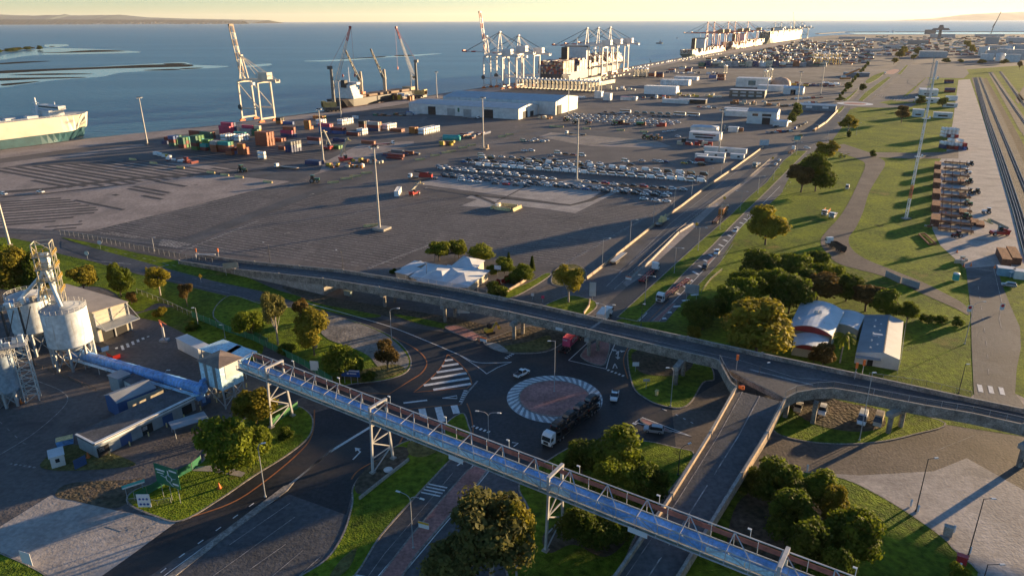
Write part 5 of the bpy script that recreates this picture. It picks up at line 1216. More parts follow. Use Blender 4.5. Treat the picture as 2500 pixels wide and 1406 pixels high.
mesh_fence('yard_fence','long wire fence with curved posts between the yard and the grass strip',[(p.x,p.y,0.1)for p in world([(148,574),(240,590),(340,612),(440,632),(520,646)])],2.4)
mesh_fence('pipe_rail_fence','rusty pipe handrail through the middle of the grain plant yard',[(p.x,p.y,0.05)for p in world([(88,893),(170,928),(235,955)])],1.1,pm=mat('rusty_pipe',(.30,.16,.10),.7))
mesh_fence('plant_fence','thin wire fence on the grass behind the grain shed',[(p.x,p.y,0.1)for p in world([(335,716),(400,742),(470,775)])],1.8)
mesh_fence('field_gate','low steel farm gate beside the white notice near the green direction sign',[(p.x,p.y,0.1)for p in world([(312,1232),(345,1228),(385,1235),(418,1228)])],1.3)
mesh_fence('garden_fence','brown wire fence along the grey roofed building and its lawn',[(p.x,p.y,0.1)for p in world([(2212,785),(2205,830),(2197,890),(2190,915)])],1.8)
#canteen beside the overpass
canteen=thing('canteen','white hip roofed canteen beside the overpass with pale blue side roofs','building',tuple(P(1100,690)))
cz=P(1100,690)
def hip_part(cs,z,rise,ridge=.35,wm=None,rm=None,wall=True):
 q=[P(u,v,z)-cz for u,v in cs];m=MB();c=sum(q,Vector())/4
 ax0,ax1=(q[0]+q[3])/2,(q[1]+q[2])/2;r0,r1=ax0 .lerp(ax1,ridge)+Vector((0,0,rise)),ax1 .lerp(ax0,ridge)+Vector((0,0,rise))
 m.add([*q,r0,r1],[(0,1,5,4),(2,3,4,5),(1,2,5),(3,0,4),(3,2,1,0)]);ro=m.build('roof',rm or wht_roof,canteen)
 if wall:
  m=MB();qq=[c+(p-c)*.9 for p in q];m.prism([(p.x,p.y)for p in qq],0,z-.05);m.build('wall',wm or cream_wall,canteen)
 return ro
hip_part([(1070,706),(1142,702),(1198,660),(1092,646)],3.2,1.9,.42)
hip_part([(1010,690),(1085,702),(1120,652),(1070,645)],3.2,1.7,.4)
hip_part([(1098,652),(1158,660),(1185,636),(1132,624)],3.4,2.2,.45)
hip_part([(998,676),(1022,684),(1088,648),(1045,642)],3.0,.5,.1)
hip_part([(962,664),(996,672),(1034,656),(1000,648)],3.0,.3,.1)
hip_part([(977,655),(1000,659),(1046,641),(1012,636)],3.0,.3,.1)
m=MB()
for u,v in((1152,697),(1165,688),(1178,680)):q=P(u,v,0)-cz;m.box((q.x,q.y,.9),(1.6,.1,1.3),GRID)
m.build('window',glass,canteen)
rt=sign((1215,674),2.6,1.6,4.2,'white sign with blue lettering on a post in the canteen garden',sign_white,rad(-20),posts=1)[0]
m=MB();w_=world([(1222,724),(1275,692),(1300,672)]);wall_along(m,[p-w_[0]for p in w_],.25,0,1.1);o=m.build('garden_wall',ramp_tan,None,w_[0]);tag(o,'low sunlit tan garden wall beside the canteen shrubs','wall')
m=MB();q=P(1088,633,0);m.add([(q.x-4,q.y-3,2.6),(q.x+4,q.y-3,3.2),(q.x+4,q.y+3,2.4),(q.x-4,q.y+3,3.4)],[(0,1,2,3)]);
for dx,dy in((-4,-3),(4,-3),(4,3),(-4,3)):m.cyl((q.x+dx,q.y+dy,0),(q.x+dx,q.y+dy,3.3),.08,n=5)
tag(m.build('shade_sail',mat('dark_sail',(.03,.04,.06),.8)),'dark shade sail under the trees behind the canteen','shade sail')
#curved roof building and hall on the right
def barrel(root,cs,z,rise,roof_m,wall_m,fascia=None,seg=10):
 """arched roof; corners front-left, front-right, back-right, back-left; arch runs left to right"""
 q=[P(u,v,z)-Vector(root.location)for u,v in cs];m=MB();f=MB();w=MB()
 pt=lambda a,b,t:a.lerp(b,t)+Vector((0,0,rise*(1-(2*t-1)**2)))
 for i in range(seg):
  t0,t1=i/seg,(i+1)/seg
  a,b,c,d=pt(q[0],q[1],t0),pt(q[0],q[1],t1),pt(q[3],q[2],t1),pt(q[3],q[2],t0)
  m.face([a,b,c,d],0,True);e=Vector((0,0,.18));m.face([a-e,b-e,b,a],0)
  if fascia:f.face([a-Vector((0,0,.2)),Vector((a.x,a.y,q[0].z-.3)),Vector((b.x,b.y,q[1].z-.3)),b-Vector((0,0,.2))])
  a2,b2=a.lerp(d,.06),b.lerp(c,.06);w.face([(a2 .x,a2 .y,0),(b2 .x,b2 .y,0),b2-e,a2-e])
 w.face([(q[1].x,q[1].y,0),(q[2].x,q[2].y,0),q[2],q[1]]);w.face([(q[3].x,q[3].y,0),(q[0].x,q[0].y,0),q[0],q[3]]);w.face([(q[2].x,q[2].y,0),(q[3].x,q[3].y,0),q[3],q[2]])
 m.build('roof',roof_m,root);w.build('wall',wall_m,root)
 if fascia:f.build('red_fascia',fascia,root)
red_f=mat('red_fascia_paint',(.30,.03,.03),.5)
cb=thing('community_hall','white curved roof hall with dark red gable fascias beside the big spreading tree','building',tuple(P(1985,830)))
blue_white=ribbed('pale_roof_sheet',(0.58,0.62,0.66),.45,.8,0,depth=.25)
barrel(cb,[(1925,800),(2032,820),(2062,760),(1955,738)],4.4,1.9,blue_white,cream_wall,red_f)
barrel(cb,[(1935,845),(2012,858),(2026,826),(1940,815)],3.0,1.2,blue_white,cream_wall,red_f)
barrel(cb,[(2036,790),(2095,806),(2112,770),(2050,756)],3.4,.7,wht_roof,cream_wall)
m=MB();q=P(1992,766,6.0)-P(1985,830);m.box((q.x,q.y,5.9),(.9,1.2,1.3),.4,0,.5);m.build('roof_vent',wht_wall,cb);mb_box((q.x+1.1,q.y,5.9),(.9,1.2,1.3),.4,0,.5).build('roof_vent',wht_wall,cb)
for u,v in((1950,778),(2005,785),(2012,790)):k=P(u,v,5.6)-P(1985,830);MB().cyl((k.x,k.y,5.2),(k.x,k.y,6.0),.25,n=8).build('roof_vent',wht_wall,cb)
m=MB()
for u,v in((2082,812),(2088,814)):k=P(u,v)-P(1985,830);m.box((k.x-1,k.y-.6,.6),(1.6,.1,1.5),rad(-20))
m.build('window',glass,cb)
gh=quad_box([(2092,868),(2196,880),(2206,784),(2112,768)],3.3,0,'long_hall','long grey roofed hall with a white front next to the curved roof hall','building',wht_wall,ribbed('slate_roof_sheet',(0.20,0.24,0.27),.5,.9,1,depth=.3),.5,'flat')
for o in list(gh.children):
 if o.name.startswith('roof'):bpy.data.objects.remove(o)
q=[P(u,v,3.3)-Vector(gh.location)for u,v in((2090,860),(2197,878),(2206,784),(2112,768))]
for p in q:p.rotate(Matrix.Rotation(-gh.rotation_euler.z,3,'Z'))
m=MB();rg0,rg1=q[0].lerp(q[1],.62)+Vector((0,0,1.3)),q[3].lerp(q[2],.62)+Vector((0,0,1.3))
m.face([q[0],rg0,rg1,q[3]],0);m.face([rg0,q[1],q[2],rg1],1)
for o in list(gh.children):
 if o.name.startswith('wall'):bpy.data.objects.remove(o)
wm_=MB();cg=sum(q,Vector())/4;wm_.prism([(cg.x+(p.x-cg.x)*.95,cg.y+(p.y-cg.y)*.95)for p in q],0,3.2);wm_.build('wall',wht_wall,gh)
for a,b in((q[0],rg0),(rg0,q[1])):m.face([a-Vector((0,0,.2)),b-Vector((0,0,.2)),b,a],2);m.face([Vector((a.x,a.y,0))*1.0,Vector((b.x,b.y,0)),b-Vector((0,0,.2)),a-Vector((0,0,.2))],2)
m.bar(rg0+Vector((0,0,.05)),rg1+Vector((0,0,.05)),.3,.1,3)
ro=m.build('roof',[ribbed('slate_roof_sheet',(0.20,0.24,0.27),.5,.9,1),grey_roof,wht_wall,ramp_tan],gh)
for i in range(9):k=q[0].lerp(q[1],.3+.15*(i%2)).lerp(q[3].lerp(q[2],.3+.15*(i%2)),.1+i*.09);MB().cyl((k.x,k.y,k.z+.4),(k.x,k.y,k.z+1.1),.22,n=8).build('roof_vent',sign_white,ro)
mb_box((q[0].lerp(q[2],.42).x,q[0].lerp(q[2],.42).y,4.0),(2.4,.8,.7)).build('roof_vent',sign_white,ro)
m=MB();a=q[0].lerp(q[1],.35);m.box((a.x,a.y-.25,0),(1.4,.15,2.2));m.build('door',door_dark,gh)
m=MB();a=q[0].lerp(q[1],.28);m.box((a.x,a.y-.9,2.5),(6.2,1.8,.15));m.build('porch_roof',grey_roof,gh)
#the port yard
for i,(b_,top,lab)in enumerate([((24,600),None,'tall floodlight mast rising at the left edge behind the grain plant trees'),((360,352),238,'floodlight mast with a yellow foot by the quay near the car carrier'),((790,395),266,'floodlight mast among the container stacks near the red reach stacker'),((1180,362),238,'floodlight mast with a sunlit orange base near the white warehouse doors'),((927,560),357,'tall floodlight mast standing alone in the empty parking lot'),((1408,440),288,'floodlight mast standing among the rows of parked cars'),((1387,278),182,'floodlight mast at the corner of the big white warehouse'),((833,288),196,'floodlight mast on the quay beside the yellow harbour crane'),((1067,240),176,'floodlight mast on the quay behind the white warehouse'),((1755,372),268,'floodlight mast beside the white site offices along the main road'),((1872,228),158,'floodlight mast behind the white terminal office block'),((1945,262),176,'floodlight mast next to the far gate canopy'),((2003,232),150,'floodlight mast near the orange mobile crane far up the road'),((2300,410),330,None),((1560,175),120,None)]):
 if lab is None:continue
 mast(b_,hgt(b_[0],b_[1],top)if top else 38,lab)
q=P(927,560);m=MB();m.box((q.x+1,q.y,0),(6.5,6.0,1.0),ROW);tag(m.build('mast_plinth',conc_pale),'pale concrete plinth under the lone parking lot mast','plinth')
q=P(1408,442);m=MB();m.box((q.x+1,q.y,0),(5.5,5.0,.5),ROW);tag(m.build('mast_plinth',conc_pale),'low concrete plinth under the mast among parked cars','plinth')
q=P(1180,364);m=MB();m.box((q.x+1,q.y,0),(5.5,5.0,.5),ROW);m.box((q.x+3,q.y+1,.5),(1.5,1.5,2.6),ROW);tag(m.build('mast_plinth',ramp_tan),'sunlit plinth and cabinet under the mast near the warehouse','plinth')
BLK=[(324,391,ROW),(375,400,ROW),(441,411,ROW),(515,423,ROW),(549,429,ROW),(584,434,ROW),(654,446,ROW),(814,447,None),(846,438,None),(868,432,None),(895,424,None),(1025,391,None),(1062,381,None),(1090,374,None),(1102,371,None),(1151,356,None),(1130,362,None),(1350,310,ROW),(1367,311,ROW),(1432,315,ROW),(1515,319,ROW),(1572,323,ROW),(1226,335,None),(1244,330,None),(906,553,rad(20))]
for u,v,a in BLK:
 q=P(u,v);BLOCK.put((q.x,q.y,.05),a if a is not None else rad(18),'yellow concrete barrier block lying on the yard pavement along a lane edge','barrier','yellow barrier blocks in the yard',(1.15,1.6,1.25))
c=P(1236,509)
for k,(dx,dy,a,lab)in enumerate(((-6,0,GRID,'left'),(6,0,GRID,'right'),(0,4,ROW,'far'),(0,-4,ROW,'near'))):
 o=Vector((dx,dy,0));o.rotate(Matrix.Rotation(ROW,3,'Z'));BLOCK.put((c.x+o.x,c.y+o.y,.05),a,'yellow barrier block forming the square pen on the pale slab, %s side'%lab,'barrier','pen of yellow barrier blocks',(1.5,2.2,1.6))
q=P(1215,508);m=MB();m.box((q.x,q.y,0),(2.6,1.6,2),ROW);tag(m.build('pump_cabinet',wht_wall),'white cabinet inside the yellow barrier pen','cabinet')
#container stacks (px of the near left corner, length, columns bottom to top, stack description)
PC['rust']=(0.34,0.10,0.045)
GAP=Vector((math.cos(GRID),math.sin(GRID),0))*2.62;ALONG=Vector((math.cos(ROW),math.sin(ROW),0))
MASS=MB();MCOL=('maroon','rust','lightgrey','cream','navy','darkgreen','grey','white')
def stack(px,L,cols,where,group,rz=ROW,step=None,mass=False):
 q=P(*px);q=Vector((q.x,q.y,.05));st_=step if step is not None else GAP
 for j,col in enumerate(cols):
  for k,c_ in enumerate(col):
   if mass:
    o=q+st_*j;MASS.box((o.x,o.y,.05+2.6*k),(L,2.44,2.58),rz,MCOL.index(c_));continue
   w='on the ground' if k==0 else('on top' if k==len(col)-1 else 'in the middle')
   nm={'rust':'rust orange','darkgreen':'dark green','lightgrey':'light grey','navy':'navy blue'}.get(c_,c_)
   o=q+st_*j+ALONG*R.uniform(-.15,.15);o.z=.05+2.6*k
   if c_=='tank':TANK.put(o,rz,f'white tank container {w} of {where}','container',group)
   else:container(c_,o,rz,f'{nm} container {w} of {where}',L,2.58,group)
g1='container stacks behind the big empty lot'
for px,L,cols,wh in[((405,352),6.06,[['navy'],['maroon','maroon'],['green','maroon']],'the low stack by the quay mast'),((423,357),6.06,[['darkgreen','maroon','blue'],['darkgreen','green','blue'],['green','maroon','darkgreen']],'the green stack nearest the quay mast'),((446,361),6.06,[['maroon','darkgreen','darkgreen'],['green','maroon','green'],['darkgreen','darkgreen','teal']],'the second green stack from the quay mast'),((478,366),6.06,[['green','maroon','darkgreen','darkgreen'],['darkgreen','maroon','green','green'],['darkgreen','green','teal','green']],'the tallest green stack'),((500,368),6.06,[['maroon','teal'],['darkgreen','teal','green'],['maroon','darkgreen','green']],'the teal fronted stack'),((525,371),6.06,[['rust','rust','lightgrey'],['rust','maroon','lightgrey'],['maroon','rust','maroon']],'the grey topped stack'),((548,372),12.19,[['maroon','rust','teal'],['maroon','rust','green']],'the long teal topped stack'),((562,378),6.06,[['rust','maroon'],['blue','maroon']],'the open topped red stack in front'),((592,378),6.06,[['rust','rust','orange'],['rust','rust']],'the orange red stack beside the grey reach truck'),((478,335),12.19,[['maroon','maroon'],['maroon']],'the long red row behind the green stacks'),((505,338),12.19,[['darkgreen','darkgreen'],['maroon','rust']],'the mixed row behind the green stacks'),((552,331),12.19,[['pink','pink','pink'],['pink','pink','pink','pink'],['navy','navy','navy','navy']],'the pink stack below the raised quay crane'),((602,330),12.19,[['lightgrey','lightgrey'],['lightgrey','pink','pink']],'the pink and grey stack'),((588,338),12.19,[['teal','teal'],['lightgrey']],'the low teal stack behind the tanks'),((625,331),6.06,[['darkgreen','darkgreen'],['black','yellow','cream']],'the black and yellow stack'),((642,356),12.19,[['rust']*4,['rust']*4,['rust']*4],'the big rust orange block'),((676,345),12.19,[['rust'],['maroon']],'the low red row beside the rust block'),((702,334),12.19,[['navy','pink'],['blue','maroon','rust']],'the pink topped stack left of the mast'),((708,372),6.06,[['navy','navy','grey'],['navy','navy','grey'],['navy','lightgrey','grey'],['navy','lightgrey','grey']],'the navy and grey stack'),((690,366),6.06,[['rust']],'the single red box spot'),((768,352),12.19,[['lightgrey','maroon']],'the grey and red pair by the mast'),((830,346),12.19,[['navy']],'the lone navy box spot'),((900,352),12.19,[['rust']],'the lone red box spot near the low loader'),((822,364),6.06,[['green'],['green']],'the green pair behind the reach stacker'),((795,325),12.19,[['blue','blue','pink'],['blue','blue','maroon']],'the blue stack with white letters'),((825,327),12.19,[['blue','maroon'],['blue','maroon']],'the blue and red stack'),((862,331),12.19,[['maroon'],['lightgrey']],'the low row before the tank stack'),((752,316),6.06,[['orange','orange','orange'],['orange']],'the orange stack'),((778,290),12.19,[['orange'],['yellow']],'the orange row by the yellow harbour crane'),((682,302),6.06,[['orange','black'],['lightgrey','black']],'the black topped orange stack'),((705,304),12.19,[['blue']],'the blue box beside the quay crane'),((885,318),6.06,[['maroon','maroon','black'],['navy','navy','black'],['maroon','navy','navy']],'the dark stack beside the tanks'),((912,320),12.19,[['navy','maroon','lightgrey'],['maroon','navy','orange']],'the mixed stack beside the tanks'),((968,322),12.19,[['rust'],['maroon']],'the red row with open tops'),((1008,326),6.06,[['orange','orange'],['orange','orange']],'the orange pair beside the long tank row'),((1000,282),6.06,[['lightgrey']],'the spot beside the warehouse wall'),((868,290),6.06,[['white']],'the white box spot by the small tent')]:
 stack(px,L,cols,wh,g1)
for px,n,wh in(((880,330),3,'the short tank block'),((832,306),6,'the long tank row by the blue stack'),((1030,329),9,'the sunlit long tank row'),((942,318),5,'the tank row behind the short block'),((780,306),3,'the tank pair behind the pink stack'),((580,346),4,'the tanks in the green stacks'),((640,388),1,'the lone tank pair by the rust block'),((548,345),4,'the green stack tank row')):
 stack(px,6.06,[['tank','tank']]*n,wh,'white tank containers stacked in the yard')
for px,lab in(((757,460-60),0),):pass
stack((765,402),12.19,[['navy'],['navy']],'the navy pair by the mast foot',g1)
container('white',P(972,474)+Vector((0,0,.05)),GRID+rad(30),'single white container standing alone in the empty lot beside a red lift truck',12.19,2.9,name='shipping_container',parts=True)
#vehicles of the yard
WORD={'sedan':'sedan','suv':'SUV','van':'panel van','kombi':'passenger van','ute':'pickup','bus':'bus'}
def row(a,b,n,kinds,cols,where,group='new cars parked in rows on the port yard',skip=0.0,flip=0):
 p,q=P(*a),P(*b);h=math.atan2(q.y-p.y,q.x-p.x)
 for i in range(n):
  if R.random()<skip:continue
  o=p.lerp(q,(i+.5)/n);k=R.choice(kinds);c_=R.choice(cols)
  far_car(k,c_,(o.x+R.uniform(-.3,.3),o.y+R.uniform(-.3,.3),.06),h+R.uniform(-.03,.03)+(math.pi if flip else 0),f'{c_} {WORD[k]} in {where}','van' if k in('van','kombi')else('bus' if k=='bus' else 'car'),group)
W_,M_,D_=['white']*5+['silver'],['white','white','silver','grey','black','black','blue'],['black','black','grey','white','silver','red']
row((1078,432),(1636,482),25,['sedan','suv','suv'],M_,'the front row beside the pale slab');row((1074,427),(1642,476),26,['sedan','suv'],['white','silver','black','grey'],'the second row behind the pale slab')
row((1560,487),(1640,495),3,['sedan'],['white'],'the short white row nearest the road fence');row((1118,440),(1178,447),3,['sedan'],['white'],'the short left row on the pale slab');row((1196,449),(1300,457),4,['sedan'],['grey','red','white'],'the short middle row on the pale slab')
row((1068,412),(1360,440),14,['sedan','suv'],W_,'the third row left of the mast');row((1062,408),(1290,428),11,['suv','sedan'],['white','silver','black'],'the fourth row left of the mast');row((1420,445),(1680,467),11,['sedan','suv'],D_+['white'],'the third row right of the mast')
row((1162,405),(1725,446),25,['van','van','kombi'],['white'],'the long front row of white vans');row((1124,397),(1720,441),26,['sedan','suv'],M_,'the car row behind the white vans');row((1135,391),(1725,436),26,['suv','sedan','sedan'],['white','silver','grey','black'],'the second car row behind the white vans');row((1165,386),(1732,430),22,['suv','van','kombi'],['white','white','black'],'the mixed row behind the white vans',skip=.15);row((1162,381),(1480,402),12,['suv','sedan','kombi'],['white','black','silver'],'the last row behind the white vans',skip=.1)
for u,v,k,c_ in((1280,370,'sedan','white'),(1298,370,'suv','white'),(1345,383,'sedan','silver'),(1362,376,'kombi','white'),(1382,378,'sedan','black'),(1399,380,'sedan','maroon'),(1421,382,'kombi','white'),(1526,396,'kombi','white'),(1567,395,'sedan','silver'),(1600,396,'suv','silver'),(1612,397,'suv','white'),(1625,397,'sedan','navy'),(1540,404,'sedan','black'),(1671,400,'sedan','yellow'),(1684,398,'sedan','grey'),(1698,400,'sedan','white'),(1713,404,'kombi','black'),(1278,346,'kombi','cream'),(1297,346,'sedan','white'),(1307,343,'suv','white'),(1325,347,'suv','white'),(1334,345,'sedan','white'),(100,471,'ute','white'),(1655,336,'suv','white'),(0,473,'sedan','white'),(10,476,'suv','white')):
 q=P(u,v);far_car(k,c_,(q.x,q.y,.06),ROW+R.uniform(-.1,.1),f'{c_} {WORD[k]} standing apart on the open yard','car','loose cars on the yard')
row((1375,287),(1650,306),15,['sedan','suv'],W_,'the nearest row of the far white field');row((1380,291),(1620,310),13,['sedan'],W_,'the front row of the far white field');row((1385,283),(1665,302),16,['sedan','suv'],W_,'the middle row of the far white field');row((1395,279),(1660,298),14,['sedan'],W_,'the back row of the far white field')
row((1455,279),(1570,286),6,['sedan'],D_,'the dark row behind the far white field');row((1470,275),(1540,279),4,['sedan'],['black','white'],'the second dark row behind the far white field');row((1590,284),(1640,287),4,['sedan'],['grey','black'],'the short dark row before the buses')
row((1509,275),(1543,277),1,['bus'],['white'],'the bus line, left end');row((1642,281),(1710,285),2,['bus'],['white'],'the bus line, right end');row((1546,277),(1640,281),5,['kombi'],['black','grey'],'the bus line between the buses');row((1618,324),(1650,320),3,['sedan'],['white'],'the white trio near the offices')
row((1400,240),(1430,240),4,['van'],['white'],'the truck park at the warehouse corner')
gq='cars parked by the port offices'
for a,b,n in(((1890,312),(1930,300),6),((1940,318),(1970,300),6),((1860,250),(1920,245),9),((1930,244),(2010,240),8),((1955,255),(2005,251),6),((1870,326),(1935,322),7),((1905,262),(1960,258),6),((1780,268),(1830,272),5),((1700,262),(1750,266),4)):
 row(a,b,n,['sedan','suv','van'],M_+['red'],'the staff car parks by the port offices',gq,.1)
#yard machines
def tractor(c_):
 r=thing('tractor',None,None);m=MB();m.box((.9,0,.9),(2.0,.9,.8));m.box((-.6,0,.8),(1.4,1.2,.6));m.build('body',paint(c_),r)
 m=MB();m.box((-.6,0,1.4),(1.3,1.4,1.2),0,0,.85);c2=m.build('cab',glass,r);m=MB();m.box((-.6,0,2.6),(1.5,1.5,.14));m.build('roof',paint(c_),c2)
 for s in(-1,1):wheel(r,-.7,s*1.0,.85,.85,.5);wheel(r,1.3,s*.9,.55,.55,.35)
 return r
TR={}
for u,v,c_,lab in((592,420,'darkgreen','dark green tractor driving across the tan yard pavement'),(768,446,'darkgreen','dark green tractor beside the yellow barrier blocks'),(1382,297,'green','bright green tractor parked left of the far white car field'),(1405,303,'black','black tractor beside the bright green tractor'),(1435,304,'maroon','dark red tractor in front of the far white car field'),(1500,305,'green','bright green harvester in front of the far white car field'),(1575,340,'green','green tractor by the orange loaders'),(1592,342,'orange','orange wheel loader beside the green tractor'),(1607,342,'orange','second orange wheel loader, right of the first')):
 k=TR.setdefault(c_,Kind(lambda:tractor(c_)));q=P(u,v);k.put((q.x,q.y,.06),R.uniform(-.6,.2),lab,'tractor','farm and plant machines in the yard',1.6)
def reach(up=1.0):
 r=thing('reach_stacker',None,None);m=MB();m.box((0,0,.7),(7,3.2,1.2));m.box((-3,0,1.9),(1.6,3.2,.8));m.build('body',paint('red'),r)
 m=MB();m.box((-.6,-1.0,1.9),(1.7,1.4,1.8));m.build('cab',glass,r)
 m=MB();a,b=Vector((-3,0,3.2)),Vector((-3+9*math.cos(up),0,3.2+11*math.sin(up)));m.bar(a,b,.9,1.1);m.bar((1,.6,1.9),a.lerp(b,.5),.35);m.build('boom',mat('boom_grey',(.3,.29,.25),.5),r)
 m=MB();m.box((b.x+.4,0,b.z-1.2),(1.0,6,.5));m.box((b.x+.2,0,b.z-.8),(.7,1.4,1.2));m.build('spreader',yellow_conc,r)
 for s in(-1,1):wheel(r,2.7,s*1.5,.85,.85,.8);wheel(r,-2.7,s*1.2,.7,.7,.5)
 return r
RS=Kind(lambda:reach(1.0));RS2=Kind(lambda:reach(.35))
q=P(845,395);RS.put((q.x,q.y,.06),rad(35),'red reach stacker with its boom raised near the mast foot','reach stacker','red reach stackers',1.25)
q=P(800,366);RS.put((q.x,q.y,.06),rad(150),'red reach stacker lowering its boom beside the green pair','reach stacker','red reach stackers',1.1)
q=P(1012,476);RS2 .put((q.x,q.y,.06),rad(60),'red lift truck parked facing the lone white container','lift truck','red reach stackers',.9)
q=P(2395,575);RS2 .put((q.x+8,q.y,.1),rad(175),'dark reach stacker with a low boom at the right edge of the hardstand','reach stacker','red reach stackers',1.0)
def lowloader(c1,c2,cargo):
 r=thing('road_train',None,None);prime_mover(r,c1,6,False);trailer(r,5,-9,'flat',c2)
 if cargo:
  m=MB();m.box((-2,0,1.3),(8,3,1.6));m.box((-1,0,2.9),(5,2.6,1.1));m.build('cargo_machine',paint(cargo),r)
  m=MB();m.bar((-6,0,3.2),(5,0,4.6),.9);m.build('cargo_boom',dark_steel,r)
 return r
for u,v,a,c1,c2,cg,lab in((1032,437,math.pi+ROW*.4,'white','grey','red','white truck with a flat trailer carrying a red machine left of the parked cars'),(700,412,math.pi+rad(-22),'white','grey',None,'white truck with a flat trailer near the navy containers'),(935,355,rad(25),'white','red',None,'white truck pulling long red trailers across the yard'),(1405,330,math.pi+ROW,'white','black',None,'white truck tractor by the yellow lined bays'),(1150,290,ROW,'white','lightgrey',None,'white truck with a car trailer in front of the warehouse')):
 q=P(u,v);o=lowloader(c1,c2,cg);o.location=(q.x,q.y,.06);o.rotation_euler.z=a;tag(o,lab,'truck','trucks standing in the yard')
def heap(px,n,sz,cols,label,cat,name,spread,seed,zmax=2.6,kind=None):
 g=random.Random(seed);q=P(*px);m=MB()
 for i in range(n):
  o=Vector((g.uniform(-1,1)*spread[0],g.uniform(-1,1)*spread[1],0));o.rotate(Matrix.Rotation(ROW,3,'Z'))
  m.box((o.x,o.y,0 if i<n*.7 else g.uniform(.4,zmax*.6)),(g.uniform(.4,1)*sz[0],g.uniform(.4,1)*sz[1],g.uniform(.35,1)*zmax),ROW+g.choice((0,0,math.pi/2,g.uniform(-.3,.3))),g.randrange(len(cols)))
 o=m.build(name,[paint(c)if isinstance(c,str)else c for c in cols],None,(q.x,q.y,.05));return tag(o,label,cat,kind=kind)
heap((1090,355),9,(3,2.5),['yellow','yellow','brown'],'yellow coiled machinery parked beside the teal tank','machinery','machinery_load',(7,2),3,3.4)
m=MB();q=P(1103,345);m.cyl((-7,0,2.6),(6,0,2.6),2.4,n=16);m.cyl((6,0,2.6),(7.2,0,2.6),2.4,1.5,n=16);o=m.build('cargo_tank',paint('teal'),None,(q.x,q.y,.05),ROW*.6);tag(o,'big teal cylindrical tank lying on the yard','tank')
for k,(u,v,n,lab)in enumerate(((985,376,8,'long dark steel bundles with blue sheets stacked on the yard'),(960,384,6,'low steel bundles left of the blue sheeted stack'),(1140,335,6,'red and grey steel bundles beyond the teal tank'),(1165,328,5,'grey steel bundles near the warehouse mast'))):
 heap((u,v),n,(14,2.2),['maroon','navy','grey','brown'],lab,'steel stack','steel_stack',(8,5),20+k,2.2)
for k,(u,v,lab)in enumerate(((805,408,'yellow steel frames lying by the mast foot'),(868,408,'white and orange machines lined up near the reach stacker'),(885,395,'yellow loaders parked behind the red reach stacker'),(912,398,'tan cable drums beside the yellow loaders'))):
 heap((u,v),8,(3.2,1.8),[['yellow','brown'],['white','orange','cream'],['yellow','black'],['cream','beige','brown']][k],lab,'machinery','machinery_load',(6,3),40+k,2.4)
for k,(u,v,c_,lab)in enumerate(((398,382,['white','white','yellow'],'white car transporters and a yellow loader parked by the quay'),(420,392,['maroon','white'],'low red flat trailers on the striped pavement'),(460,396,['maroon','maroon','white'],'second low red trailer on the striped pavement'),(930,283,['black','darkgreen','brown'],'dark green military trucks lined up by the warehouse'),(975,283,['darkgreen','black','brown'],'second line of dark trucks by the warehouse'),(1010,280,['white','blue','silver'],'white and blue truck cabs lined up at the warehouse'),(1335,290,['orange','cream'],'orange crates at the warehouse gable'))):
 heap((u,v),7,(6,2.2),c_,lab,'vehicle row','parked_machinery',(9,2.5),60+k,2.4)
#warehouse and yard buildings
A_,B_=P(998,277),P(1265,293);an=math.atan2(B_.y-A_.y,B_.x-A_.x);L1=(B_-A_).length;nv=Vector((-math.sin(an),math.cos(an),0));c=(A_+B_)/2+nv*24
mm_=lambda x:x
roofed(None,L1,46,10,an,'warehouse','long white warehouse with a blue-grey roof and dark and grey roller doors','warehouse',wht_wall,ribbed('warehouse_roof',(0.36,0.42,0.46),.45,.35,0,depth=.4),.05,'gable',.3,world_c=c,doors=(('s',-L1*.28,9,8,0,door_dark),('s',L1*.24,10,8,0,door_dark),('s',-L1*.1,9,7,0,roller),('s',L1*.05,9,7,0,roller),('e',-8,11,6.5,0,door_dark),('e',8,8,5,0,door_dark)),wins=(('s',-L1*.03,2.2,4,4,sign_green),))
c2=c+nv*55+Vector((math.cos(an),math.sin(an),0))*16
roofed(None,L1*1.05,62,13,an,'warehouse','taller white warehouse behind the long one with a cream sunlit end','warehouse',wht_wall,ribbed('warehouse_roof',(0.36,0.42,0.46),.45,.35,0),.06,'gable',.3,world_c=c2,doors=(('e',-22,14,9,0,door_dark),))
def rbox(px,L,Wd,Hh,name,label,cat='building',wall=wht_wall,roof=wht_roof,rz=ROW,kind='gable',pitch=.1,**kw):return roofed(px,L,Wd,Hh,rz,name,label,cat,wall,roof,pitch,kind,.3,**kw)
rbox((1862,300),26,22,11,'office_block','white office shed with a dark doorway and a small round emblem by the main road',roof=grey_roof,doors=(('s',4,7,6,0,door_dark),),wins=(('s',-6,5,2.2,7,glass),('s',4,8,2.2,7,glass),('e',0,10,1.5,6,glass)))
rbox((1905,308),12,10,4.5,'annexe','low white annexe on the right of the white office shed')
rbox((1810,283),30,16,5,'canopy_shed','white long roofed canopy behind the white office shed',kind='flat')
rbox((1805,277),30,10,5,'canopy_shed','second white long roof behind the white office shed',kind='flat')
rbox((1722,340),24,12,5.5,'site_office','two storey white site office with a dark window band by the yard gate',wins=(('s',0,14,1.2,1.5,glass),('s',0,18,1.0,3.6,glass)),kind='flat')
rbox((1720,322),22,12,4.5,'site_office','white hip roofed site office behind the two storey one',kind='hip')
rbox((1790,322),8,5,4,'gate_cabin','small white sign fronted cabin before the white office shed',kind='flat')
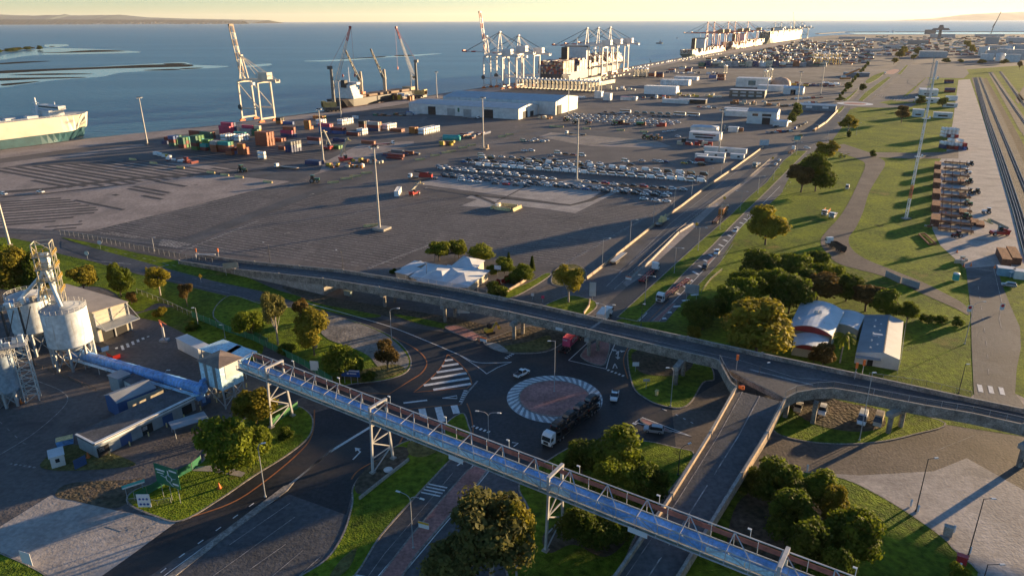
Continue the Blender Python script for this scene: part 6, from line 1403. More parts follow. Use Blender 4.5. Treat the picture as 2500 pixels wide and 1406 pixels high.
for u,v,L,lab in((1770,372,30,'long white cabin row along the road fence'),(1745,384,14,'white cabin beside the red container by the road fence'),(1712,388,8,'white cabin with dark window near the parked cars'),(1800,388,9,'white cabin corner nearest the road fence'),(1735,395,18,'grey fence cabin with a red end')):
 rbox((u,v),L,4,3.2,'site_cabin',lab,'cabin',kind='flat',wall=wht_wall if 'grey' not in lab else mat('grey_cabin',(.28,.31,.34),.6),wins=(('s',1,1.6,1.1,1.2,glass),))
container('red',P(1708,396)+Vector((0,0,.05)),ROW,'red container closing the left end of the cabin compound',6.06)
rbox((1825,238),42,16,9,'control_building','dark two storey office block with pale window bands and a flat roof',wall=mat('brown_block',(.13,.12,.10),.7),kind='flat',wins=tuple(('s',-14+i*9.5,6.5,2.0,z,mat('pale_window_band',(.45,.46,.46),.4))for i in range(4)for z in(1.5,5.5)))
rbox((1838,212),44,26,12,'terminal_shed','white stepped terminal building behind the dark office block',doors=(('s',0,10,6,3,mat('green_glass',(.12,.18,.18),.3)),),kind='flat')
rbox((1885,222),36,20,7,'terminal_annexe','low white wing to the right of the stepped terminal building',kind='flat')
q=P(1905,212);m=MB();m.lathe([(14,0),(14,4),(12.5,8),(8,11.5),(0.2,13)],n=24);o=m.build('dome_store',mat('dome_pink',(.50,.33,.25),.7),None,(q.x,q.y,0));tag(o,'salmon pink domed store behind the white terminal wing','dome')
rbox((1937,230),24,18,8,'workshop','white gabled workshop with a dark square door in the far yard',doors=(('s',0,6,6,0,door_dark),))
rbox((1650,252),30,10,4,'gate_office','low white wall and office in front of the reefer stacks',kind='flat');rbox((1690,252),32,9,4.5,'truck_canopy','dark fronted truck canopy beside the low white office',wall=door_dark,kind='flat')
rbox((1590,218),7,6,6,'plant_box','white box shed right of the warehouse',kind='flat')if False else None
for u,v,lab in((1462,240,'white box store standing right of the warehouse corner'),(1483,245,'second white box store with a black exhaust')):rbox((u,v),9,8,8,'box_store',lab,kind='flat')
rbox((1530,245),14,7,4,'red_kiosk','white kiosk with a red roof edge before the reefer stacks',roof=paint('red'),kind='flat');rbox((1545,245),10,7,4,'kiosk','white kiosk joined to the red edged kiosk',kind='flat')
rbox((1995,258+12),36,14,5.5,'gate_canopy','blue-grey gate canopy with white signs over the port entrance','canopy',wall=mat('blue_grey_wall',(.13,.18,.22),.6),roof=ribbed('blue_canopy_roof',(.20,.30,.38),.5,.6,0),kind='mono',pitch=.06,wins=(('s',-8,6,2.2,2.8,sign_white),('s',8,6,2.2,2.8,sign_white)))
rbox((2090,187),40,12,6,'gate_canopy','far blue-grey gate canopy beside the main road','canopy',wall=mat('blue_grey_wall',(.13,.18,.22),.6),roof=ribbed('blue_canopy_roof',(.20,.30,.38),.5),kind='flat')
RF=GRID
for k,(u,v,n,hcol,L,lab)in enumerate(((1578,229,16,4,12.19,'the nearest white reefer block'),(1640,230,4,2,6.06,'the low end of the nearest white block'),(1617,207,16,3,12.19,'the middle white reefer block'),(1650,195,14,2,12.19,'the far white reefer block'))):
 stack((u,v),L,[['white']*hcol for _ in range(n)],lab,'pale container blocks in the middle terminal',RF,ALONG*2.62,k>0)
for k,(u,v,n,lab)in enumerate(((1440,214,8,'the cream line by the straddle carriers'),(1420,203,8,'the second cream line'))):
 stack((u,v),12.19,[['cream']*2]*n,lab,'pale container blocks in the middle terminal',GRID,Vector((math.cos(GRID),math.sin(GRID),0))*12.5,True)
for px,L,cols,wh in[((1590,187),12.19,[['maroon','rust','lightgrey'],['maroon','maroon','rust'],['rust','rust','maroon']],'the red block near the shuttle carriers'),((1610,189),12.19,[['maroon','maroon','navy'],['rust','rust']],'the second red block near the shuttle carriers'),((1740,192),12.19,[['blue','blue'],['blue','rust']],'the bright blue stack behind the dark office'),((1760,190),12.19,[['rust','rust'],['white','rust'],['rust']],'the orange stack behind the dark office'),((1760,196),12.19,[['maroon'],['maroon']],'the long dark red pair')]:
 stack(px,L,cols,wh,'stacks in the middle terminal')
m=MASS;g=random.Random(5)
fm=[cont_mat(c)for c in('maroon','rust','lightgrey','cream','navy','darkgreen','grey','white')]
for i in range(900):
 u=g.uniform(1700,2130);v=g.uniform(100,158)
 if u<1700+(158-v)*4.2+20 or u>2200-(v-100)*1.6:continue
 q=P(u,v);h=g.choice((1,1,2,3));
 for k in range(h):m.box((q.x,q.y,k*2.6),(12.2,2.44*g.choice((1,2,3)),2.58),ROW if g.random()<.8 else GRID,g.randrange(8))
for v,u0,u1 in((106,1960,2140),(111,1930,2130),(117,1900,2120),(123,1880,2100),(130,1850,2060),(137,1810,1990),(144,1770,1985),(151,1730,1980),(169,1650,1730),(176,1640,1700)):
 a,b=P(u0,v),P(u1,v-(u1-u0)*.02);n=int((b-a).length/13.2)
 for i in range(n):
  if g.random()<.25:continue
  q=a.lerp(b,i/n)
  for k in range(g.choice((1,2,2,3))):m.box((q.x,q.y,k*2.6),(12.2,5.0,2.58),ROW,g.choice((0,0,1,1,2,3,4,6,7)))
for i in range(420):
 u=g.uniform(2140,2490);v=g.uniform(90,138);q=P(u,v)
 for k in range(g.choice((1,2,2))):m.box((q.x,q.y,k*2.6),(12.2,2.44*g.choice((1,2,3)),2.58),ROW,g.randrange(8))
for k in range(19):
 q=P(1712+k*16.5,163);q=Vector((q.x,q.y,0));tall=g.random()<.6;c0=g.randrange(8)
 for j in range(3):
  for z in range(4 if tall and k%3 else 3):o=q+GAP*j;m.box((o.x,o.y,z*2.6),(12.2,2.44,2.58),ROW,c0 if tall else g.randrange(8))
tag(m.build('far_containers',fm),'hazy mass of far container stacks spread over the distant terminals','containers',kind='stuff')
#straddle carriers
def straddle(c1='cream'):
 r=thing('straddle_carrier',None,None);m=MB()
 for x in(-4,4):
  for y in(-2.3,2.3):m.bar((x,y,1),(x,y,12.5),.7)
 for y in(-2.3,2.3):m.box((0,y,.9),(10,.7,.8));m.box((0,y,12),(9.5,.7,.7))
 m.build('portal_frame',paint(c1),r);t=MB();t.box((0,0,12.7),(8,5.4,1.2));t.box((3.4,1.6,13.9),(1.5,1.8,1.4));t.build('top_deck',sign_white,r)
 s=MB();s.box((0,0,8),(6,2.4,.5));s.build('spreader',dark_steel,r)
 for x in(-4,-1.4,1.4,4):
  for y in(-2.3,2.3):w=MB();w.cyl((x,y-.3,.6),(x,y+.3,.6),.6,n=8);w.build('wheel',tyre,r)
 return r
STK=Kind(lambda:straddle('cream'));STY=Kind(lambda:straddle('yellow'))
gs='straddle carriers parked in ranks'
for i in range(22):q=P(1268+i*9.2,216+i*.45);STK.put((q.x,q.y,.05),GRID,'cream straddle carrier in the long rank behind the white warehouse','straddle carrier',gs)
for i in range(4):q=P(1550+i*9,188);STK.put((q.x,q.y,.05),GRID,'cream straddle carrier in the small rank right of the container ship cranes','straddle carrier',gs)
for i in range(16):q=P(1985+(i%8)*9+R.uniform(-2,2),146+(i//8)*12+R.uniform(-2,2));STY.put((q.x,q.y,.05),GRID,'yellow straddle carrier in the far terminal rank','straddle carrier',gs)
for u,v in((1770,180),(1868,195),(1880,190),(1895,140),(1940,148),(1865,152),(1832,150),(1815,148),(1925,155)):q=P(u,v);STK.put((q.x,q.y,.05),GRID,'cream straddle carrier working among the far stacks','straddle carrier',gs)
#quay cranes
SEAD=GRID+math.pi/2
def sts(c1,boomc,up,hm_,house):
 """ship to shore crane: local x towards the sea, y along the quay, girder at 40 m"""
 r=thing('quay_crane',None,None);gz=40
 for x in(-14,14):
  for y in(-9,9):
   m=MB();m.bar((x,y,2),(x,y*.92,gz),1.5);m.build('leg',c1,r)
   b=MB();b.box((x,y,0),(2.2,7,1.4));b.box((x,y,1.2),(1.6,4,1.2));b.build('bogie',orange_pl,r)
 m=MB()
 for x in(-14,14):m.bar((x,-9,3.5),(x,9,3.5),1.3,1.6);m.bar((x,-9,gz-1),(x,9,gz-1),1.2,1.6)
 for y in(-9,9):m.bar((-14,y,13),(14,y,13),1.2,1.5);m.bar((-14,y,13),(14,y*.95,gz-2),.7);
 m.build('portal_beams',c1,r)
 m=MB()
 for y in(-2.6,2.6):m.bar((-34,y,gz+1),(14,y,gz+1),1.0,2.0)
 for i in range(10):m.bar((-34+i*5.3,-2.6,gz),(-34+i*5.3,2.6,gz),.4)
 m.box((-32,0,gz-1),(4,6,1));m.build('girder',c1,r)
 A=(14,0,64)
 m=MB()
 for y in(-6,6):m.bar((14,y,gz),(14,y*.15,64),.9)
 for y in(-4,4):m.bar((14,0,64),(-12,y,gz+2),.55)
 m.box((14,0,63.4),(2.4,3,1.6));m.build('apex_frame',boomc,r)
 bl=52;ang=rad(81)if up else 0
 d=Vector((math.cos(ang),0,math.sin(ang)));hinge=Vector((15,0,gz+1));n=Vector((-d.z,0,d.x))
 for k in range(8):
  m=MB()if k==0 else m
  a,b=hinge+d*bl*k/8,hinge+d*bl*(k+1)/8;c_=1 if(k%2 and up)or k in(7,5)else 0
  for y in(-2.4,2.4):m.bar(a+Vector((0,y,0)),b+Vector((0,y,0)),.9,1.5,c_)
  m.bar(a+Vector((0,-2.4,0)),b+Vector((0,2.4,0)),.35,m=c_);m.bar(b+Vector((0,-2.4,0)),b+Vector((0,2.4,0)),.4,m=c_)
  if up:m.bar(a+n*1.6,b+n*1.6,.3,m=c_);m.bar(a+n*1.6,b,.2,m=c_)
 e=hinge+d*bl;m.box((e.x,e.y,e.z-.5),(2,5.5,2.4),0,1);m.build('boom',[c1,hm_],r)
 m=MB()
 if not up:
  for t in(.45,.9):
   for y in(-1.5,1.5):q=hinge+d*bl*t;m.bar((14,y*.3,64),(q.x,y,q.z+1),.3)
 else:
  q=hinge+d*bl*.5;m.bar((14,0,64),q,.4)
 for y in(-1.5,1.5):m.bar((14,y*.3,64),(-32,y,gz+2),.3)
 m.build('stay_cables',dark_steel if not up else c1,r)
 m=MB();m.box((-17,0,gz+2.2),(13,7,6.5));m.build('machinery_house',house,r)
 m=MB();m.box((2,0,gz-4.5),(3,3,2.8));m.build('operator_cab',sign_white,r)
 m=MB();m.cyl((14,9.6,14),(14,10.4,14),2.6,n=16);m.build('cable_reel',dark_steel,r)
 return r
cream_cr=mat('crane_cream',(0.60,0.54,0.44),.5,var=.1,scale=.1);white_cr=mat('crane_white',(0.62,0.60,0.58),.5,var=.1,scale=.1);red_cr=mat('crane_red',(0.42,0.09,0.07),.5,var=.1,scale=.1);blue_cr=mat('crane_slate',(0.13,0.16,0.19),.5,var=.1,scale=.1);red_band=mat('red_band',(0.40,0.05,0.04),.5);house_tan=mat('house_tan',(0.30,0.22,0.12),.6);truss_br=mat('truss_brown',(0.33,0.25,0.19),.6,var=.2)
KC={'a':Kind(lambda:sts(cream_cr,cream_cr,True,truss_br,cream_cr)),'b':Kind(lambda:sts(white_cr,white_cr,True,red_band,white_cr)),'c':Kind(lambda:sts(white_cr,white_cr,False,red_band,white_cr)),'d':Kind(lambda:sts(red_cr,red_cr,False,red_cr,house_tan)),'e':Kind(lambda:sts(blue_cr,blue_cr,False,blue_cr,sign_white)),'f':Kind(lambda:sts(blue_cr,blue_cr,True,blue_cr,sign_white))}
gc='ship to shore cranes along the quay'
def qc(k,px,s,lab):q=P(*px);KC[k].put((q.x,q.y,0),SEAD,lab,'quay crane',gc,s)
qc('a',(632,295),.93,'cream quay crane with its lattice boom raised above the container stacks')
qc('b',(1212,216),1.08,'white quay crane with a red banded boom raised high')
qc('c',(1245,213),1.16,'white quay crane with lowered red banded boom, next to the raised boom');qc('c',(1288,208),1.08,'white quay crane with lowered boom at the end of the warehouse group')
for(u,v),o_ in zip(((1452,186),(1478,180),(1506,174)),('nearest','middle','farthest')):qc('c',(u,v),1.2,f'white quay crane over the container ship, the {o_} of three')
for i,(u,v)in enumerate(((1737,128),(1753,125),(1786,120),(1803,118),(1833,113))):qc('d',(u,v),1.28,f'red quay crane with lowered boom, {ORD[i]} from the left in the red line')
for i,(u,v)in enumerate(((1898,100),(1912,99),(1935,96),(1962,94))):qc('e',(u,v),1.2,f'slate blue far quay crane, {ORD[i]} from the left beyond the red cranes')
qc('f',(1945,95),1.3,'slate blue far quay crane with its boom raised to the sky')
#mobile harbour cranes
def mhc():
 r=thing('harbour_crane',None,None);yl_=yellow_conc
 m=MB();m.box((0,0,1.5),(16,9,2));
 for x in(-6,6):m.box((x,0,1),(2,16,1.2))
 m.build('undercarriage',dark_steel,r)
 for x in(-6,-2,2,6):
  for y in(-4,4):w=MB();w.cyl((x,y-.6,.8),(x,y+.6,.8),.8,n=10);w.build('wheel',tyre,r)
 m=MB();m.box((-3,0,4.2),(13,7,4.5));m.box((-8,0,4.4),(3,7.4,5.5));m.build('machinery_house',mat('harbour_yellow',(.50,.36,.12),.6,var=.2,scale=.5),r)
 m=MB();m.cyl((2,0,4),(2,0,40),1.9,1.3,n=12);m.box((1,0,39),(4.5,3,3));m.build('tower',mat('tower_grey',(.16,.16,.15),.6,var=.2),r)
 m=MB();m.box((3.6,2,22),(2.6,2.4,2.6));m.build('operator_cab',glass,r)
 m=MB();a,b=Vector((4,0,20)),Vector((24,0,76))
 n=(b-a).normalized().cross(Vector((0,1,0)))
 for k in range(14):
  p,q=a.lerp(b,k/14),a.lerp(b,(k+1)/14);w0,w1=1.5-.9*k/14,1.5-.9*(k+1)/14;c_=1 if k>=11 else 0
  for sy in(-1,1):
   for sn in(-1,1):m.bar(p+Vector((0,sy*w0,0))+n*sn*w0,q+Vector((0,sy*w1,0))+n*sn*w1,.32,m=c_)
   m.bar(p+Vector((0,sy*w0,0))-n*w0,q+Vector((0,sy*w1,0))+n*w1,.2,m=c_)
  m.bar(p+Vector((0,-w0,0))+n*w0,q+Vector((0,w1,0))+n*w1,.2,m=c_)
 m.box((b.x,0,b.z-1),(2,2,2.4),0,1);m.build('boom',[mat('boom_white',(.55,.52,.48),.5),red_band],r)
 m=MB();m.bar((1,0,41),b,.2);m.bar((b.x+1,0,b.z),(b.x+1,0,34),.16);m.box((b.x+1,0,31),(1.2,1.2,3));m.build('hoist_cable',red_band,r)
 return r
MH=Kind(mhc)
q=P(812,272);MH.put((q.x,q.y,0),rad(30),'yellow mobile harbour crane with a steep white lattice boom on the quay by the mast','harbour crane','mobile harbour cranes',hgt(812,272,66)/77)
q=P(1022,240);MH.put((q.x,q.y,0),rad(160),'yellow mobile harbour crane with its lattice boom leaning left over the bulk ship','harbour crane','mobile harbour cranes',hgt(1022,240,66)/77)
#ships
def hull(mb,L,B,zdeck,zkeel=-4,m0=0,m1=1,zsplit=0,bowl=.18,flare=1.15,sternw=.85,n=20):
 """ship hull, bow at +x"""
 rings=[]
 for i in range(n+1):
  t=i/n;x=-L/2+L*t;w=B/2
  k=min(1,(1-t)/bowl)if bowl else 1;wd=w*(1-(1-k)**2.2);ww=w*(1-(1-min(1,max(0,(1-t-.02))/(bowl*1.35)))**2)
  if t<.08:wd*=sternw+(1-sternw)*t/.08;ww*=.55+.45*t/.08
  xo=L*.03*(1-k)**2
  rings.append([(x,-max(ww,.05)*.9,zkeel),(x+xo*.5,-max(ww,.05),zsplit),(x+xo,-max(wd,.15),zdeck),(x+xo,max(wd,.15),zdeck),(x+xo*.5,max(ww,.05),zsplit),(x,max(ww,.05)*.9,zkeel)])
 for a,b in zip(rings,rings[1:]):
  for j,mm in((0,m1),(1,m0),(2,2),(3,m0),(4,m1)):
   mb.face([a[j],a[j+1],b[j+1],b[j]][::-1],mm,False)
 mb.face(rings[0],m0);mb.face(rings[-1][::-1],m0)
bow=P(216,341,SEA);dirc=Vector((math.cos(rad(59.5)),math.sin(rad(59.5)),0));Lc=200;cen=bow-dirc*(Lc/2-3)+Vector((-math.sin(rad(59.5)),math.cos(rad(59.5)),0))*16.5
cc_=thing('car_carrier','huge white and teal car carrier ship berthed at the left edge','ship',(cen.x,cen.y,SEA),rad(59.5))
zt_=hgt(225,330,285)+1.5
m=MB();hull(m,Lc,32,zt_*.36+3,-2,0,0,1,.14,n=40);m.build('lower_hull',[mat('hull_teal',(.035,.10,.12),.45,var=.2,scale=.1),mat('hull_teal',(.035,.10,.12)),dark_steel],cc_)
ivory=mat('ship_ivory',(.66,.60,.48),.5,var=.08,scale=.05)
m=MB();hull(m,Lc+8,33,zt_+4,zt_*.36+2.6,0,0,zt_*.5,.07,sternw=.95,n=40);m.build('upper_hull',[ivory,ivory,mat('ship_deck',(.50,.50,.47),.6)],cc_)
m=MB();m.box((78,0,zt_+4),(12,26,5));m.box((82,0,zt_+9),(6,30,3));m.build('wheelhouse',wht_wall,cc_)
m=MB();m.box((82,0,zt_+10),(6.3,29,1.2));m.build('window_band',glass,cc_)
m=MB();m.cyl((70,0,zt_+4),(70,0,zt_+19),1.2,.6);m.bar((70,-4,zt_+15),(70,4,zt_+15),.5);m.cyl((86,3,zt_+4),(86,3,zt_+14),.5);m.build('mast',sign_white,cc_)
for i in range(9):
 m=MB();m.box((60-i*14,-9+(i%2)*5,zt_+4),(R.uniform(3,9),5,R.uniform(1.4,3.2)));m.build('deck_house',wht_wall,cc_)
m=MB()
for s in(-1,1):railing(m,[(-90,s*15.6,zt_+4),(92,s*15.6,zt_+4)],1.2,False,6,.15)
m.build('handrail',rail_m,cc_)
a,b=P(848,262),P(1046,232);dr=(b-a).normalized();rzb=math.atan2(dr.y,dr.x);Lb=(b-a).length;cen=(a+b)/2+Vector((-dr.y,dr.x,0))*18
bs=thing('bulk_ship','dark hulled bulk ship with a white bridge and two grey deck cranes at the quay','ship',(cen.x,cen.y,SEA),rzb)
m=MB();hull(m,Lb,28,10,-2,0,1,2,.16);m.build('hull',[mat('hull_black',(.02,.02,.025),.5,var=.2),mat('hull_red',(.20,.04,.03),.6),mat('deck_brown',(.16,.09,.06),.7)],bs)
m=MB()
for k in range(5):m.box((-Lb/2+26-k*.8,0,10+k*3),(16-k*1.5,25-k*2,3))
m.box((-Lb/2+27,0,25),(6,27,2.6));m.build('bridge_house',wht_wall,bs)
m=MB()
for k in range(5):m.box((-Lb/2+34.2-k*1.55,0,11+k*3),(.2,20-k*2,1))
m.build('window_band',glass,bs)
m=MB();m.box((-Lb/2+18,0,22),(5,6,8));m.build('funnel',chassis_m,bs);m=MB();m.cyl((-Lb/2+27,0,27),(-Lb/2+27,0,44),.6,.3);m.bar((-Lb/2+27,-3,38),(-Lb/2+27,3,38),.4);m.build('mast',sign_white,bs)
m=MB();m.box((-Lb/2+36,-12,14),(5,2.5,2.5));m.build('lifeboat',orange_pl,bs)
for i,x in enumerate((-Lb*.2,Lb*.08)):
 m=MB();m.cyl((x,0,10),(x,0,26),2.2,n=12);m.cyl((x,0,26),(x,0,38),2.6,1.6,n=12);cr_=m.build('deck_crane',mat('deck_crane_tan',(.42,.36,.28),.6),bs)
 m=MB()
 for y in(-1.4,1.4):m.bar((x-1,y,27),(x-22,y*.4,62),.9)
 for k in range(6):m.bar((x-1-21*k/6,-1.3,27+35*k/6),(x-1-21*(k+1)/6,1.0,27+35*(k+1)/6),.4)
 m.build('jib',dark_steel,cr_)
for i in range(5):
 m=MB();m.box((-Lb*.27+i*Lb*.135,0,10),(Lb*.1,18,2.4));m.build('hatch_cover',mat('hatch_brown',(.22,.14,.09),.7),bs)
m=MB();m.box((Lb/2-16,0,10),(12,14,4));m.cyl((Lb/2-12,0,14),(Lb/2-12,0,30),.5);m.build('forecastle',mat('forecastle_tan',(.40,.32,.2),.6),bs)
heap((985,244),9,(8,4),['orange','brown','yellow','white'],'orange loading hoppers on the quay beside the bulk ship','hopper','quay_hopper',(14,4),71,7)
def cship(px_stern,px_bow,B,name,label,zd,cols,tiers,seed,hullm,side_col=None,ends=(1.0,1.0)):
 a,b=P(*px_stern),P(*px_bow);dr=(b-a).normalized();rz_=math.atan2(dr.y,dr.x);L=(b-a).length;cen=(a+b)/2+Vector((-dr.y,dr.x,0))*(B/2+3)
 r=thing(name,label,'ship',(cen.x,cen.y,SEA),rz_);m=MB();hull(m,L,B,zd,-2,0,0,4,.14,sternw=.95);m.build('hull',[hullm,hullm,dark_steel],r)
 m=MB();m.box((-L*.18,0,zd),(10,B*.9,34));m.box((-L*.18,0,zd+34),(8,B*1.1,3));m.build('bridge_house',wht_wall,r);m=MB();m.box((-L*.18-4.1,0,zd+34.6),(.3,B,1.6));m.build('window_band',glass,r)
 m=MB();m.box((-L*.33,0,zd),(8,10,36));m.build('funnel',chassis_m,r);m=MB();m.cyl((-L*.18,0,zd+37),(-L*.18,0,zd+48),.8);m.build('mast',sign_white,r)
 g=random.Random(seed);st2=MB();nb=int(L/14.5);nrow=int(B/2.5)
 for i in range(nb):
  x=-L/2+9+i*14.2
  if abs(x+L*.18)<8 or abs(x+L*.33)<7:continue
  h0=tiers-(3 if i>nb-4 else 0)-g.choice((0,0,1,2,4))
  for j in range(nrow):
   wy=-B/2+1.3+j*2.5
   if abs(wy)>B/2*min(1,(L/2-x)/(L*.12)):continue
   h1=max(1,h0-g.choice((0,0,0,1)))
   if 0<i<nb-1 and 1<j<nrow-2:
    st2 .box((x,wy,zd),(12.2,2.44,h1*2.6),0,g.randrange(len(cols)));continue
   for k in range(h1):st2 .box((x,wy,zd+k*2.6),(12.2,2.42,2.56),0,g.randrange(len(cols)))
 o=st2 .build('ship_containers',[cont_mat(c)for c in cols],None,(cen.x,cen.y,SEA),rz_);tag(o,'container boxes stacked on the deck of the '+label.split(' berthed')[0],'containers',kind='stuff')
 return r
navy_h=mat('hull_navy',(.02,.03,.06),.5,var=.15)
cship((1378,206),(1535,165),40,'container_ship','large navy container ship berthed stern first below the white cranes',17,['navy','navy','maroon','grey','beige','black','grey','navy','maroon','brown','beige'],7,2,navy_h)
cship((1692,140),(1780,124),34,'container_ship','small green and white container ship berthed left of the red cranes',10,['beige','beige','brown','lightgrey'],4,4,mat('hull_green',(.03,.09,.08),.5))
cship((1788,122),(1875,108),38,'container_ship','container ship berthed behind the red cranes with rust coloured boxes',12,['maroon','rust','brown','beige','grey'],5,6,navy_h)
cship((1880,107),(1965,94),44,'container_ship','tall dark far container ship berthed beyond the red cranes',24,['grey','darkgreen','beige','black'],9,8,mat('hull_grey_green',(.10,.13,.11),.5))
def boat(px,s,label,c_):
 q=P(*px,SEA);r=thing('tug_boat',label,'boat',(q.x,q.y,SEA),R.uniform(0,6),'small craft on the water');m=MB();hull(m,24*s,8*s,2.6*s,-1,0,0,1,.3,n=10);m.build('hull',[paint(c_),paint(c_),dark_steel],r);m=MB();m.box((2*s,0,2.6*s),(7*s,5*s,4*s));m.box((2.5*s,0,6.6*s),(4*s,4*s,2.5*s));m.build('wheelhouse',wht_wall,r)
boat((1610,107),1.3,'dark tug boat on the channel between the white and red cranes','black');boat((1653,95),.8,'tiny pale boat far out beyond the tug','white');boat((2178,79.5),1.6,'white boat at the far breakwater','white');boat((1975,74),1.2,'small far boat beyond the slate cranes','white')
q=P(929,176,SEA);m=MB();m.cyl((0,0,0),(0,0,9),.5);m.box((0,0,7),(2,2,2.6));o=m.build('channel_beacon',paint('green'),None,(q.x,q.y,SEA));tag(o,'slim channel beacon standing in the water between the deck cranes','beacon')
q=P(837,188,SEA);m=MB();m.lathe([(1.5,0),(1.8,1.5),(.6,4.5)],n=12);o=m.build('channel_buoy',paint('red'),None,(q.x,q.y,SEA));tag(o,'red buoy floating behind the yellow harbour crane','buoy')
q=P(1588,153,0);m=MB();m.cyl((0,0,0),(0,0,4),.4);m.bar((0,0,3),(-3,0,8),.5);m.box((0,0,0),(3,3,1.6));o=m.build('quay_winch',chassis_m,None,(q.x,q.y,0));tag(o,'small black winch crane on the empty quay edge','winch')
